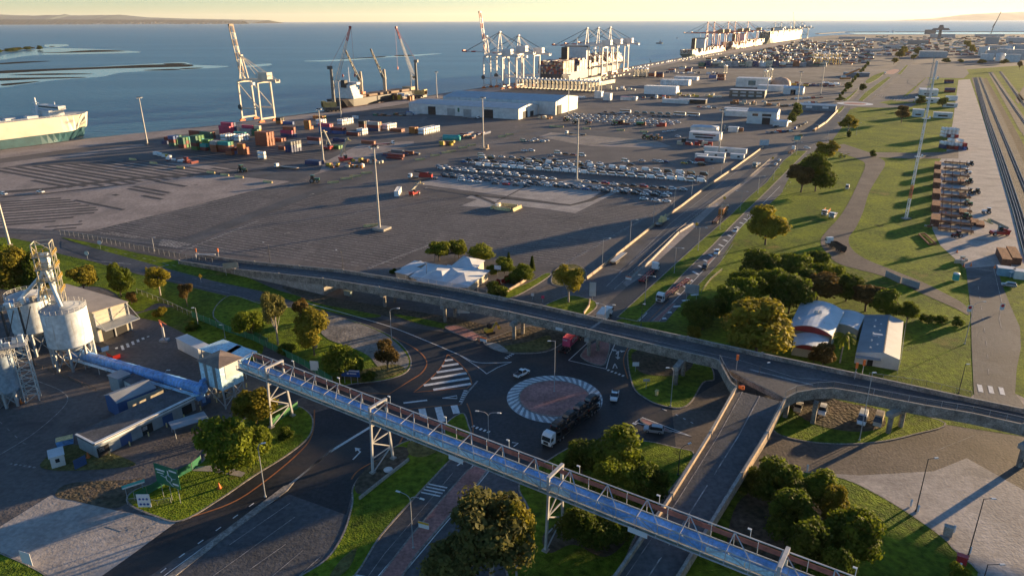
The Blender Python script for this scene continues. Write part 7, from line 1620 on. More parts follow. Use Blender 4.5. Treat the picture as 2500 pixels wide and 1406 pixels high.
#trees
def tree_px(kind,base,vt,wpx,label,group=None):
 q=P(*base);H=max(1.2,hgt(base[0],base[1],vt));dz_=q.z+H*.6-CAMH;w=1.14*wpx*(q.y*CP-dz_*SP)/F/math.sqrt(1+((base[0]-CX)/F)**2)
 tree(kind,base,H,label,group,w)
for k,b,vt,w,lab in[('fig',(8,705),588,120,'dense green tree cut by the left edge above the tanks'),('olive',(40,730),600,130,'broad olive tree behind the lattice elevator tower'),('figdark',(98,722),612,105,'dark dense tree directly behind the lattice tower'),('olive',(207,716),638,98,'big sunlit olive tree behind the tan roofed shed'),('figdark',(296,724),652,80,'dark round tree right of the sunlit olive tree'),('bright',(284,700),640,44,'small pale green tree top beside the road curve'),('gumolive',(392,722),648,70,'open crowned tree on the grass beside the yellow warning sign'),('brown',(458,748),684,48,'slim bronze tree alone on the grass strip'),('bushbrown',(322,742),714,36,'bronze shrub at the corner of the tan shed'),('bushdry',(392,772),750,38,'low olive shrub behind the loading crane'),('bushdark',(470,805),785,40,'dark shrub on the slope by the plant fence'),('gum',(679,842),702,74,'tall pale gum tree with a bare white trunk'),('fig',(615,826),752,88,'green tree at the fence left of the tall pale gum'),('brown',(735,790),720,56,'thin bronze tree beside the roundabout road'),('gumolive',(772,850),740,104,'large golden gum tree in the middle of the tree island'),('olive',(768,868),770,92,'olive tree overlapping the large golden gum'),('fig',(832,926),846,112,'dark green tree beside the blue sign'),('bush',(872,912),868,52,'leafy lit shrub right of the blue sign tree'),('brown',(948,906),828,62,'round bronze tree alone on the gravel tip of the island'),('bushdark',(700,862),835,50,'dark shrub under the golden gum'),('bushdark',(900,928),908,44,'low dark shrub at the island kerb'),('fig',(560,1158),1022,168,'large round green tree beside the lower left road'),('fig',(630,1125),1030,96,'green tree joined to the large round tree'),('olive',(628,1035),944,120,'olive tree leaning over the conveyor near the transfer house'),('bushdark',(700,1070),1045,46,'dark shrub on the lower left island'),('gum',(1200,1440),1200,215,'big grey-green gum tree at the bottom centre edge'),('gum',(1105,1470),1308,145,'lower grey-green gum tree left of the big bottom gum'),('gumolive',(1262,1440),1225,105,'golden gum tree right of the big bottom gum'),('fig',(1495,1150),1046,172,'wide green tree in front of the car carrier truck'),('figdark',(1420,1155),1085,120,'dark tree left of the wide green tree'),('fig',(1500,1222),1128,138,'green tree between conveyor and wide green tree'),('figdark',(1582,1215),1132,112,'dark tree beside the ramp wall'),('figdark',(1425,1335),1240,140,'dark tree below the conveyor next to its leg'),('figdark',(1490,1330),1255,115,'second dark tree below the conveyor near the ramp'),('bushdry',(1605,1205),1170,44,'dry shrub against the ramp wall'),('figdark',(1890,1235),1125,150,'dark tree next to the curved brown road'),('fig',(1985,1235),1148,130,'green tree nearest the pale concrete apron'),('figdark',(1925,1310),1200,150,'dark tree in the middle of the lower right grove'),('fig',(2065,1365),1242,165,'big round green tree above the sunlit grass patch'),('figdark',(1955,1390),1275,150,'dark tree beside the end of the conveyor'),('olive',(2030,1290),1188,84,'olive tree behind the big round green tree'),('figdark',(1835,1210),1145,96,'small dark tree beside the ramp foot'),('figdark',(2030,1440),1330,120,'dark tree at the bottom edge right of the conveyor'),('bush',(2340,1420),1382,76,'bright shrub at the bottom edge under the short lamp'),('olive',(1845,868),736,196,'huge spreading olive tree left of the curved roof hall'),('figdark',(1715,805),728,112,'dark tree beside the overpass lamp'),('figdark',(1772,790),698,120,'dark dense tree behind the huge olive tree'),('bushdry',(1690,828),795,52,'golden shrub against the overpass wall'),('fig',(1815,742),660,110,'green tree on the lawn beside the exit road'),('bright',(1820,752),682,72,'pale round tree in front of the green lawn tree'),('olive',(1868,598),498,108,'golden tree beside the road with the queue of cars'),('brown',(1955,470),392,84,'bronze tree mass beside the far road bend'),('figdark',(1990,468),368,100,'dark tall tree in the roadside clump'),('gumolive',(2012,408),335,62,'tall open tree at the top of the roadside clump'),('figdark',(1850,690),610,130,'dark tree at the left end of the wood'),('fig',(1925,690),618,120,'green tree at the upper edge of the wood'),('figdark',(1990,670),610,96,'dark tree at the top right of the wood'),('fig',(1880,725),648,96,'green tree inside the wood near the lawn'),('figdark',(1925,765),668,130,'dark tree in the heart of the wood'),('brown',(1992,742),660,116,'bronze tree in the heart of the wood'),('fig',(2015,705),636,100,'green tree facing the curved dirt track'),('figdark',(2065,735),668,110,'dark tree behind the curved roof'),('brown',(2112,760),690,104,'bronze tree behind the long hall'),('figdark',(2165,775),704,100,'dark tree behind the end of the long hall'),('fig',(2214,788),736,58,'green tree at the corner of the long hall'),('fig',(1800,765),672,90,'green tree at the lower left of the wood'),('figdark',(1965,725),655,100,'dark tree in the middle of the wood'),('brown',(2008,900),838,62,'thin bronze tree in front of the hall by the overpass'),('brown',(1985,892),845,40,'small bronze tree beside the red fascia'),('bright',(1072,636),586,68,'yellow green tree at the left behind the canteen'),('bright',(1120,630),583,50,'yellow green tree in the middle behind the canteen'),('bright',(1175,640),594,70,'yellow green tree at the right behind the canteen'),('fig',(1272,692),645,66,'green tree at the corner of the canteen garden'),('fig',(1232,668),628,50,'green tree beside the canteen sign'),('bushdark',(1210,722),688,70,'dark shrub at the canteen front corner'),('bushred',(1214,700),684,28,'red flowering shrub by the garden wall'),('bushred',(1236,692),672,26,'second red flowering shrub up the garden wall'),('bushdark',(1250,690),665,46,'dark shrub in the canteen garden'),('bush',(1205,668),645,36,'small green shrub at the canteen gable'),('cone',(1242,655),616,12,'slim dark conifer behind the garden'),('cone',(1299,668),625,14,'slim dark conifer at the garden end'),('bushdark',(960,668),655,20,'dark shrub at the left end of the canteen'),('gumolive',(1388,738),638,78,'tall golden gum tree beside the overpass and main road'),('gumolive',(2068,332),274,52,'open gum tree on the sunny lawn near the far roundabout'),('brown',(2200,300),256,42,'bronze tree on the lawn before the rail offices'),('figdark',(1940,290),250,34,'dark tree beside the white office shed'),('figdark',(1935,302),274,28,'dark round tree beside the white annexe'),('bushdark',(2072,336),318,14,'little dark shrub under the open gum'),('bushdark',(2262,784),765,46,'dark hedge shrub nearest the long hall'),('bushdark',(2298,788),768,44,'dark hedge shrub in the middle of the lawn hedge'),('bushdark',(2336,794),772,40,'dark hedge shrub at the road end of the hedge'),('bushdark',(2130,382),366,20,'dark shrub by the track bend'),('figdark',(2245,258),232,34,'dark tree left of the rail offices'),('fig',(2300,262),236,30,'green tree right of the rail offices'),('figdark',(2070,222),200,22,'dark roadside tree near the far roundabout'),('figdark',(2105,224),204,22,'dark tree on the far median'),('figdark',(2050,248),236,26,'dark shrub clump at the far roundabout'),('olive',(2195,146),118,26,'golden tree along the far main road'),('olive',(2205,134),112,22,'golden tree farther along the far main road'),('olive',(2182,158),138,22,'golden tree on the verge near the far car park'),('olive',(2230,148),132,20,'olive tree before the big grey far shed'),('figdark',(2240,135),115,26,'dark tree left of the big grey far shed'),('figdark',(2310,154),142,30,'dark bush row in front of the far car park'),('figdark',(2345,154),144,18,'dark single bush at the far car park corner'),('olive',(2360,120),95,24,'golden tree beside the far rail corridor'),('olive',(2372,132),108,20,'second golden tree beside the far rail corridor'),('figdark',(2395,157),145,30,'dark bush line in front of the far white silos'),('figdark',(2450,158),144,26,'dark bush line right of the far white silos'),('brown',(2488,172),145,16,'bronze tree at the right edge far away')]:
 tree_px(k,b,vt,w,lab,'trees and shrubs round the port')
#shrub line and mangrove
for i in range(12):tree_px('bushdark',(2050+i*6.2,240-i*7.2),236-i*7.3-8,9,'dark roadside shrub in the line along the far main road','roadside shrub line')
g=random.Random(8)
for i in range(14):
 u=-10+i*8.5;q=P(u,131-i*.9,SEA);k=TREEK[('figdark',0)]if i%2 else TREEK[('brown',0)]if('brown',0)in TREEK else TREEK[('brown',1)]
 k.put((q.x,q.y+g.uniform(-20,20),SEA),g.uniform(0,6),'dark mangrove tree in the clump on the tidal flat','tree','mangroves on the tidal flat',(5.2,4.0,1.5))if i<11 else k.put(tuple(P(97,123,SEA)),0,'single rounded mangrove standing apart from the clump on the tidal flat','tree','mangroves on the tidal flat',(2.8,2.8,2.0))if i==11 else None
#palm
q=P(2050,886);r=thing('palm_tree','palm tree with drooping fronds between the two halls','tree',(q.x,q.y,0),0);Hp=hgt(2050,886,806)
m=MB();m.cyl((0,0,0),(.2,0,Hp-1.5),.22,.16,n=8);m.build('trunk',pale_bark,r);m=MB();g=random.Random(2)
for i in range(22):
 a=i*2.4;up=g.uniform(-.1,1.1);pr0=Vector((.2,0,Hp-1.5))
 for k in range(6):
  t0,t1=k/6,(k+1)/6;f=lambda t:pr0+Vector((math.cos(a)*3.0*t,math.sin(a)*3.0*t,up*2.2*t-2.6*t*t))
  p,q2=f(t0),f(t1);s=Vector((-math.sin(a),math.cos(a),0))*.55*(1-abs(t0-.4));dn=Vector((0,0,-.35));m.face([p-s+dn,q2-s*.9+dn,q2,p]);m.face([p,q2,q2+s*.9+dn,p+s+dn])
m.build('crown',LEAF['bright'],r)
#road vehicles
def vec(px,z=0.05):q=P(*px);return(q.x,q.y,z)
def hd(a,b):return heading(a,b)
near_car('ute','white',vec((1274,916)),hd((1258,924),(1292,906)),'white canopy pickup driving around the roundabout left of the central island')
near_car('ute','white',vec((1500,972)),hd((1504,955),(1497,985)),'white tray pickup coming round the right side of the roundabout',name='pickup')
near_car('suv','silver',vec((1596,1054)),hd((1610,1056),(1580,1052)),'silver car entering the roundabout beside the red splitter island')
near_car('ute','white',vec((1795,566)),hd((1798,556),(1788,575)),'white utility queueing behind the pilot truck on the exit road')
near_car('suv','white',vec((1750,620)),hd((1756,610),(1744,630)),'white car driving down the exit road past the median')
near_car('suv','black',vec((1720,656)),hd((1726,646),(1714,666)),'black car driving down the exit road ahead of the white car')
for(u,v),c_,k,lab in(((1948,1000),'cream','sedan','cream sedan parked under the overpass nearest the ramp'),((2007,1008),'white','suv','white wagon parked under the overpass between columns'),((2104,1030),'white','van','white van parked under the overpass behind the lamp pole'),((2143,1034),'beige','van','beige high roof van parked under the overpass beside the white van')):
 near_car(k,c_,vec((u,v),.2),hd((u+6,v-20),(u-4,v+12)),lab,'car' if k!='van' else 'van','cars parked under the overpass')
near_car('suv','lightgrey',vec((2462,700),.1),hd((2480,703),(2445,698)),'pale grey wagon parked on the grass at the right edge')
near_car('van','cream',vec((2068,462),.15),hd((2072,450),(2064,470)),'cream van parked on the sunlit grass by the dirt track','van')
for(u,v),lab in(((1902,393),'white car on the main road far right lane'),((1894,403),'pale car following on the main road')):near_car('sedan','white',vec((u,v)),GRID,lab)
near_car('suv','white',vec((1970,364),.1),ROW,'white van at the roadworks barrier by the side road');near_car('ute','white',vec((2240,245),.2),ROW,'white pickup in the far lawn car park')
def truck(label,px,ang,parts_fn,z=0.05,group=None,s=1.0):
 r=thing('truck',label,'truck',vec(px,z),ang,group);parts_fn(r);r.scale=(s,s,s);return r
TL=Vector
a=hd((1448,1000),(1342,1082));cA=P(1395,1045)
def carrier(r):
 prime_mover(r,'white',7.5,True);t=trailer(r,6,-11,'flat','black',1.0)
 m=MB()
 for y in(-1.2,1.2):
  m.bar((-11,y,3.1),(8,y,3.1),.18);m.bar((-11,y,1),(8,y,1),.2)
  for x in(-11,-6.5,-2,2.5,6.2):m.bar((x,y,1),(x,y,3.2),.16)
  for x in(-11,-2):m.bar((x,y,1),(x+4.5,y,3.1),.12)
 m.box((-1.5,0,3.05),(19,2.2,.08));m.build('upper_deck',chassis_m,t)
r=truck('white car transporter truck loaded with dark cars on the near side of the roundabout',(1395,1045),a,carrier)
for k,(x,z)in enumerate(((-9,3.2),(-4.2,3.2),(.6,3.2),(5.2,3.2),(-8.8,1.05),(-3.8,1.05),(1.2,1.05))):
 o=Vector((x,0,z));o.rotate(Matrix.Rotation(a,3,'Z'));near_car('suv','black',(cA.x+o.x,cA.y+o.y,z),a+math.pi,f'black car carried on the transporter {"upper" if z > 2 else "lower"} deck, {ORD[k if z > 2 else k-4]} from the tail','car','cars on the transporter')
def with_trailer(c1,c2,Lt,deck='skel',second=0):
 def f(r):
  prime_mover(r,c1,6,True);trailer(r,5,5-Lt,deck,c2)
  if second:trailer(r,3.6-Lt,3.6-Lt-second,deck,c2)
 return f
a=hd((1372,868),(1420,820));r=truck('dark truck passing under the overpass with a pink container on its trailer',(1396,842),a,with_trailer('grey','black',12.5));q=P(1390,848);d=Vector((math.cos(a),math.sin(a),0));
pc=container('pink',(q.x+d.x*.6,q.y+d.y*.6,1.32),a,'pink container with white lettering carried on the truck by the roundabout',6.06,2.6,name='shipping_container',parts=True)
lettering('ONE',1.9,sign_white,pc,(0.4,-1.26,1.4),(math.pi/2,0,0));lettering('ONE',.7,sign_white,pc,(-3.06,.4,1.9),(math.pi/2,0,-math.pi/2))
truck('white truck pulling an empty bright red skeletal trailer away along the main road',(1583,676),hd((1560,696),(1606,655)),with_trailer('white','red',13))
a=hd((1735,552),(1775,508));truck('cream truck hauling an orange container and an empty rear trailer on the main road',(1762,526),a,with_trailer('cream','brown',12,'skel',9));q=P(1765,523);container('orange',(q.x,q.y,1.35),a,'orange container carried by the cream truck on the main road',12.19,2.7)
truck('white truck with two empty maroon skeletal trailers waiting before the overpass',(1634,722),hd((1690,680),(1605,745)),with_trailer('white','maroon',11,'skel',10))
a=hd((1458,800),(1490,760));r=truck('white box truck stopped just beyond the overpass under the double lamp',(1474,783),a,lambda r:prime_mover(r,'white',3,False));m=MB();m.box((-1.4,0,1.0),(6.4,2.5,3.0));m.build('cargo_box',wht_wall,r)
a=hd((1490,648),(1528,618));r=thing('flatbed_trailer','detached tan flatbed trailer parked along the main road barrier','trailer',vec((1510,635)),a);trailer(r,6.5,-6.5,'flat','beige',1.4)
a=hd((1598,558),(1638,532));r=thing('plant_trailer','dark low trailer loaded with a yellow excavator by the road barrier','trailer',vec((1617,546)),a);trailer(r,6.5,-6.5,'flat','grey',1.2);m=MB();m.box((0,0,1.2),(5,2.4,1.4));m.box((-1,0,2.6),(1.8,1.6,1.2));m.bar((1,0,2.4),(4,0,3.6),.5);m.build('cargo_machine',yellow_conc,r)
a=hd((2084,632),(2030,600));r=truck('white truck with a black tipper trailer turning on the curved dirt track',(2046,612),a,with_trailer('white','black',9,'flat'),.12);m=MB()
for y in(-1.2,1.2):m.box((.2,y,1.25),(8.5,.1,1.5))
for x in(-4,4.4):m.box((x,0,1.25),(.1,2.4,1.5))
m.build('tipper_body',chassis_m,r)
for(u,v),c_,lab in(((2016,524),'orange','white tipper truck with an orange body parked on the grass'),((2034,530),'beige','white flat tray truck parked beside the orange tipper')):
 a=hd((u+14,v-14),(u-8,v+8));r=truck(lab,(u,v),a,lambda r:prime_mover(r,'white',1.6,False),.12,'trucks parked on the grass');m=MB();m.box((-1.6,0,1.1),(5.4,2.4,.2));
 if c_=='orange':
  for y in(-1.15,1.15):m.box((-1.6,y,1.3),(5.4,.1,1.2))
 m.build('tray',paint(c_),r)
truck('white truck with an empty red-brown trailer on the far right lane of the main road',(1932,372),GRID,with_trailer('white','brown',12));truck('truck with an orange flat trailer turning by the far gate',(1990,318),hd((1978,325),(2000,308)),with_trailer('grey','orange',12,'flat'));truck('white tanker like truck in the shaded main road lane',(1848,405),GRID+math.pi,with_trailer('cream','cream',11,'flat'))
for(u,v),lab in(((2062,212),'orange white mobile crane lorry at the far gate'),((2160,182),'small truck on the far road')):truck(lab,(u,v),GRID,with_trailer('orange' if u==2062 else 'white','orange',10,'flat'))
q=P(1196,814);r=thing('excavator','small yellow excavator standing on the roadworks beside the overpass','excavator',(q.x,q.y,.05),rad(30));ye=paint('yellow')
m=MB();
for y in(-.9,.9):m.box((0,y,0),(2.6,.5,.7))
m.build('tracks',chassis_m,r);m=MB();m.box((-.4,0,.75),(2.2,1.8,.9));b_=m.build('body',ye,r);m=MB();m.box((0,.3,1.65),(1.1,1.0,1.3));m.build('cab',glass,b_)
m=MB();m.bar((.7,-.4,1.3),(2.0,-.4,3.4),.35);m.bar((2.0,-.4,3.4),(3.0,-.4,1.6),.3);m.box((3.0,-.4,1.0),(.6,.8,.7));m.build('boom',ye,r)
q=P(2308,525);r=thing('person','person in an orange vest and dark trousers standing among the rusty steel racks','person',(q.x,q.y,.1),1.0)
def body_mesh():
 me=bpy.data.meshes.new('body');V=[(0,0,.95),(0,0,1.2),(0,0,1.45),(0,0,1.56),(0,0,1.7),(0,.11,.92),(.03,.12,.5),(0,.12,.06),(.16,.13,.03),(0,-.11,.92),(.0,-.13,.5),(-.03,-.14,.06),(.13,-.15,.03),(0,.2,1.42),(.02,.27,1.14),(.12,.26,.9),(0,-.2,1.42),(.02,-.27,1.14),(.12,-.26,.9)]
 E=[(0,1),(1,2),(2,3),(3,4),(0,5),(5,6),(6,7),(7,8),(0,9),(9,10),(10,11),(11,12),(2,13),(13,14),(14,15),(2,16),(16,17),(17,18)]
 Rr=[.15,.16,.16,.06,.11,.10,.075,.05,.045,.10,.075,.05,.045,.07,.05,.04,.07,.05,.04]
 me.from_pydata(V,E,[]);o=bpy.data.objects.new('body',me);COL.objects.link(o);md=o.modifiers.new('skin','SKIN')
 for i,x in enumerate(Rr):me.skin_vertices[0].data[i].radius=(x,x)
 me.skin_vertices[0].data[0].use_root=True;o.modifiers.new('subd','SUBSURF').levels=1
 return o
o=body_mesh();o.parent=r;o.data.materials.append(mat('work_trousers',(.05,.06,.1),.8));m=MB();m.lathe([(.19,1.0),(.2,1.3),(.17,1.48)],n=12);m.build('vest',orange_pl,r);m=MB();m.lathe([(.13,1.7),(.12,1.78),(.04,1.84)],n=10);m.build('helmet',sign_white,r)
#lamps
lg='street lamps along the roads';A=GRID
for(b_,vt,arms,rz_,lab,kw)in[((957,838),752,(1,),0,'single arm street lamp on the gravel tip of the tree island',{}),((1193,1085),1005,(-1,1),rad(-10),'double arm street lamp beside the near side of the roundabout',{}),((1009,1338),1208,(-1,1),rad(-25),'double arm street lamp standing on the red brick median',{}),((648,1213),1083,(1,),rad(20),'single arm lamp at the edge of the lower left road',dict(reach=.8)),((1353,957),828,(-1,),0,'tall lamp on the central island of the roundabout',dict(reach=1.2,curve=False)),((1637,992),897,(-1,),0,'short arm lamp on the shaded grass beside the overpass columns',dict(reach=1.2)),((2236,1248),1115,(1,),rad(10),'dark pole lamp beside the concrete apron',dict(dark=True,reach=1.4,curve=False)),((2363,1358),1212,(1,),0,'dark pole lamp near the red box',dict(dark=True,reach=1.4,curve=False)),((2385,1470),1372,(1,),0,'dark pole lamp cut by the bottom edge',dict(dark=True,reach=2,curve=False)),((2098,1075),905,(-1,),rad(180),'tall slim lamp pole rising through the overpass corner',dict(reach=.1,curve=False)),((1574,745),670,(-1,1),rad(-20),'double arm lamp at the near end of the grass median',dict(curve=False)),((1646,667),602,(-1,1),rad(-20),'second double arm lamp along the grass median',dict(curve=False)),((1704,612),552,(-1,1),rad(-20),'third double arm lamp along the grass median',dict(curve=False)),((1757,560),498,(-1,1),rad(-20),'fourth double arm lamp along the grass median',dict(curve=False)),((1807,513),465,(-1,1),rad(-20),'fifth double arm lamp along the grass median',dict(curve=False)),((1850,472),428,(-1,1),rad(-20),'sixth double arm lamp along the grass median',dict(curve=False)),((1888,440),408,(-1,1),rad(-20),'seventh double arm lamp along the grass median',dict(curve=False)),((1944,378),345,(-1,1),rad(-20),'eighth double arm lamp along the grass median',dict(curve=False)),((1470,650),580,(1,),rad(-20),'yard fence lamp nearest the canteen trees',{}),((1538,592),535,(1,),rad(-20),'second yard fence lamp from the canteen',{}),((1595,545),492,(1,),rad(-20),'third yard fence lamp from the canteen',{}),((1645,508),460,(1,),rad(-20),'fourth yard fence lamp from the canteen',{}),((1688,480),440,(1,),rad(-20),'fifth yard fence lamp from the canteen',{}),((1727,450),410,(1,),rad(-20),'sixth yard fence lamp from the canteen',{}),((1760,430),396,(1,),rad(-20),'seventh yard fence lamp from the canteen',{}),((1475,815),742,(-1,1),rad(-15),'double arm lamp just beyond the overpass by the white box truck',{}),((1565,795),742,(1,),rad(0),'dark slim lamp behind the overpass parapet',dict(dark=True,reach=.3)),((660,640),594,(-1,),rad(-30),'curved dark lamp on the left descent of the overpass',dict(dark=True)),((838,665),612,(-1,),rad(-30),'curved dark lamp on the overpass before the canteen',dict(dark=True)),((1043,690),640,(-1,),rad(-30),'curved dark lamp on the overpass in front of the canteen',dict(dark=True)),((377,613),578,(1,),rad(20),'white pole beside the yard fence and traffic signals',dict(reach=.6,curve=False)),((485,800),748,(-1,),0,'camera lamp pole on the plant lawn',dict(reach=.5,curve=False)),((550,826),790,(-1,),0,'short camera pole by the green fence',dict(reach=.5,curve=False)),((412,948),903,(1,),0,'short white lamp beside the blue tube conveyor',dict(reach=.5)),((1845,975),888,(1,),rad(20),'dark slanted lamp at the ramp nose',dict(dark=True)),((2355,840),738,(1,),rad(10),'grey street lamp at the kerb of the right hand road',dict(reach=3)),((2340,960),885,(1,),0,'short black lamp on the grass by the right hand road',dict(dark=True,reach=.3,curve=False)),((1655,1160),1090,(1,),rad(30),'dark curved lamp beside the ramp wall',dict(dark=True)),((2090,330),300,(1,),0,'small lamp by the far roundabout lawn',{}),((2020,345),318,(1,),0,'small lamp along the far main road',{}),((2052,312),285,(-1,),0,'small lamp before the far roundabout',{})]:
 h=hgt(b_[0],b_[1],vt);lamp(b_,round(max(3,h-.4),1),arms,rz_,lab,lg,**kw)
q=P(2212,535);Hm=hgt(2212,535,150);r=thing('lattice_mast','very tall white and red lattice radio mast on the right hand lawn','mast',(q.x,q.y,.1),.3);m=MB();w0=.7
for i in range(22):
 z0,z1=Hm*i/22,Hm*(i+1)/22;a,b=w0*(1-.5*i/22),w0*(1-.5*(i+1)/22);cs=[(math.cos(t),math.sin(t))for t in(0,2.094,4.189)];c_=1 if 3<=i<=4 else 0
 for(x,y),(x2,y2)in zip(cs,cs[1:]+cs[:1]):m.bar((x*a,y*a,z0),(x*b,y*b,z1),.22,m=c_);m.bar((x*a,y*a,z0),(x2*b,y2*b,z1),.13,m=c_);m.bar((x*b,y*b,z1),(x2*b,y2*b,z1),.12,m=c_)
m.build('lattice_frame',[sign_white,mat('mast_red',(.5,.15,.08),.5)],r);m=MB();m.box((0,0,0),(3.4,3.0,.5));m.build('footing',conc_pale,r)
m=MB()
for z in(.66,.42,.9):m.cyl((.8,-.8,Hm*z),(1.3,-1.2,Hm*z),.6,n=10);m.box((0,0,Hm*z-.6),(2.6,2.6,.14))
m.build('antenna_dish',sign_white,r)
q=P(2262,235);r=thing('lattice_mast','second slim lattice mast far behind the rail offices','mast',(q.x,q.y,.1),0);m=MB();Hm=hgt(2262,235,128);
for x,y in((-1,-1),(1,-1),(0,1)):m.bar((x,y,0),(x*.4,y*.4,Hm),.3)
for i in range(14):m.bar((-1+.04*i,-1+.04*i,Hm*i/14),(1-.04*i,-1+.04*i,Hm*(i+1)/14),.2);m.bar((1-.04*i,-1+.04*i,Hm*i/14),(0,1-.04*i,Hm*(i+1)/14),.2)
m.build('lattice_frame',steel,r)
#signs, signals, cones, small things
rt,pn=sign((420,1222),6.4,4.6,8.2,'large green direction sign with a white roundabout diagram on posts',sign_green,rad(-24),posts=3);
t=MB()
def seg2(a,b,w=.28):t.bar((a[0],-.06,a[1]),(b[0],-.06,b[1]),w,.03)
for i in range(14):
 a0,a1=i*math.pi/7,(i+1)*math.pi/7;seg2((.5+.75*math.cos(a0),5.5+.75*math.sin(a0)),(.5+.75*math.cos(a1),5.5+.75*math.sin(a1)))
seg2((.5,4.7),(1.4,3.9));seg2((.5,6.3),(.5,7.3));seg2((-.3,5.5),(-1.6,5.8));seg2((1.3,5.6),(2.4,5.9))
t.box((-1.6,-.05,6.7),(2.4,.03,.34));t.box((1.9,-.05,7.3),(2.0,.03,.34));t.box((2.1,-.05,4.3),(1.6,.03,.4));t.box((-1.7,-.05,6.1),(1.8,.03,.2));t.build('sign_diagram',sign_white,pn)
rt,pn=sign((858,938),5.0,2.0,4.3,'blue and white sign board at the plant entrance kerb',sign_blue,rad(-8),posts=3);t=MB();t.box((0,-.05,3.85),(4.6,.03,.32));t.box((.7,-.05,3.1),(1.8,.03,.26));t.cyl((-.7,-.05,3.2),(-.7,-.08,3.2),.3,n=10);t.build('sign_diagram',sign_white,pn)
for px,w,h,top,lab,f,rz_,n in[((770,915),2.4,2.8,4.2,'white notice board by the green fence at the plant entrance',sign_white,rad(-8),1),((355,1240),2.6,3.0,3.3,'white notice board with blue pictograms hung on the farm gate',sign_white,rad(0),2),((332,1212),4.2,.8,3.4,'turquoise and white sign strip behind the farm gate',mat('sign_teal',(.06,.45,.45),.4),rad(35),2),((70,1385),2.6,2.6,3.4,'cream sign board at the bottom left corner',sign_white,rad(-20),1),((1035,1292),2.2,1.4,1.7,'yellow and white works sign standing on the red median',sign_white,rad(-20),2),((1003,1080),1.6,2.3,3.2,'white sign panel behind the conveyor at the roundabout edge',sign_white,0,1),((1551,908),1.8,1.2,3.0,'white sign back on the shaded island',sign_white,0,1),((1577,950),1.7,.7,3.0,'small grey sign back on the shaded island',steel,0,1),((1687,735),4.6,3.2,6.0,'large grey back of a direction sign beside the exit road',steel,rad(-20),2),((1446,732),2.2,5.0,6.4,'tall pale blue totem sign on the grass by the main road',mat('sign_pale',(.45,.55,.62),.4),rad(-10),1),((566,672),5.4,2.2,5.0,'cream billboard back on two posts beside the overpass ramp wall',mat('board_tan',(.40,.36,.28),.6),rad(15),2),((1132,770),4.0,1.2,2.0,'white sign in the shade below the overpass',sign_white,0,2),((2364,768),1.5,2.2,3.2,'red and white speed sign at the dirt track junction',sign_white,0,1),((2444,762),1.5,2.2,3.0,'red and white speed sign across the right hand road',sign_white,0,1),((1945,352),5,3,6,'blue-grey direction sign at the far side road',mat('sign_teal',(.06,.45,.45),.4),0,2),((1865,358),7,4,5,'pale blue sign board with dark letters at the port office gate',mat('sign_pale',(.45,.55,.62),.4),0,2),((1300,732),1.0,1.0,2.4,'small square sign by the canteen driveway',sign_white,0,1),((1325,738),1.0,1.0,2.4,'small pink sign on the canteen driveway',paint('pink'),0,1)]:
 rt,pn=sign(px,w,h,top,lab,f,rz_,posts=n)
 t=MB()
 if 'red and white' in lab:t.cyl((0,-.05,top-.7),(0,-.08,top-.7),.55,n=14);t.build('sign_face',sign_red,pn)
 elif 'pictogram' in lab:
  for x in(-.7,0,.7):
   for z in(.7,1.9):t.cyl((x,-.05,top-h+z),(x,-.08,top-h+z),.25,n=10)
  t.build('sign_face',sign_blue,pn)
 elif 'works sign' in lab:t.box((0,-.05,top-.45),(2.2,.03,.45));t.build('sign_face',sign_yellow,pn)
 elif 'turquoise' in lab:t.box((0,-.05,top-.8),(4.0,.03,.3));t.build('sign_face',sign_white,pn)
 elif 'direction sign' in lab and 'back' in lab:
  for z in(.5,1.5,2.5):t.box((0,.06,top-h+z),(4.6,.06,.12))
  t.build('frame_rails',dark_steel,pn)
for px,lab,s in(((360,672),'yellow diamond warning sign beside the open crowned tree',1),((491,690),'yellow warning sign on the road beyond the bronze tree',1),((1700,560),'yellow marker sign on the median near the orange container',1),((1768,495),'yellow marker sign on the median farther up the road',1),((1886,395),'yellow marker sign at the far end of the median',1)):
 q=P(*px);r=thing('warning_sign',lab,'sign',(q.x,q.y,0),rad(-20));m=MB();m.cyl((0,.05,0),(0,.05,3),.06,n=6);m.build('post',steel,r);m=MB();m.add([(0,-.02,1.6),(.9,-.02,2.5),(0,-.02,3.4),(-.9,-.02,2.5),(0,.02,1.6),(.9,.02,2.5),(0,.02,3.4),(-.9,.02,2.5)],[(0,1,2,3),(7,6,5,4),(0,4,5,1),(1,5,6,2),(2,6,7,3),(3,7,4,0)]);m.build('panel',sign_yellow,r)
for px,lab in(((215,635),'round white sign disc at the fork of the plant road'),((246,608),'round cream sign disc on the dark grass strip')):
 q=P(*px);r=thing('disc_sign',lab,'sign',(q.x,q.y,0),0);m=MB();m.cyl((0,0,0),(0,0,2.6),.06,n=6);m.build('post',steel,r);m=MB();m.cyl((0,-.05,2.9),(0,-.1,2.9),.9,n=16);m.build('panel',sign_white,r)
for px,z,lab in(((482,632),0,'orange headed traffic signal mast on the left descent of the overpass'),((535,632),0,'second orange traffic signal beside the first'),((2086,925),7,'traffic signal post with an orange head at the ramp junction'),((2104,918),7,'orange backed traffic signal on the overpass parapet by the hall'),((1797,905),7,'pink capped signal post at the overpass corner')):
 q=P(*px,z);r=thing('traffic_signal',lab,'traffic light',(q.x,q.y,z),rad(-20));m=MB();m.cyl((0,0,0),(0,0,4.2),.09,n=6);m.build('post',steel,r);m=MB();m.box((0,-.1,3.0),(.6,.3,1.5));m.build('signal_head',orange_pl,r)
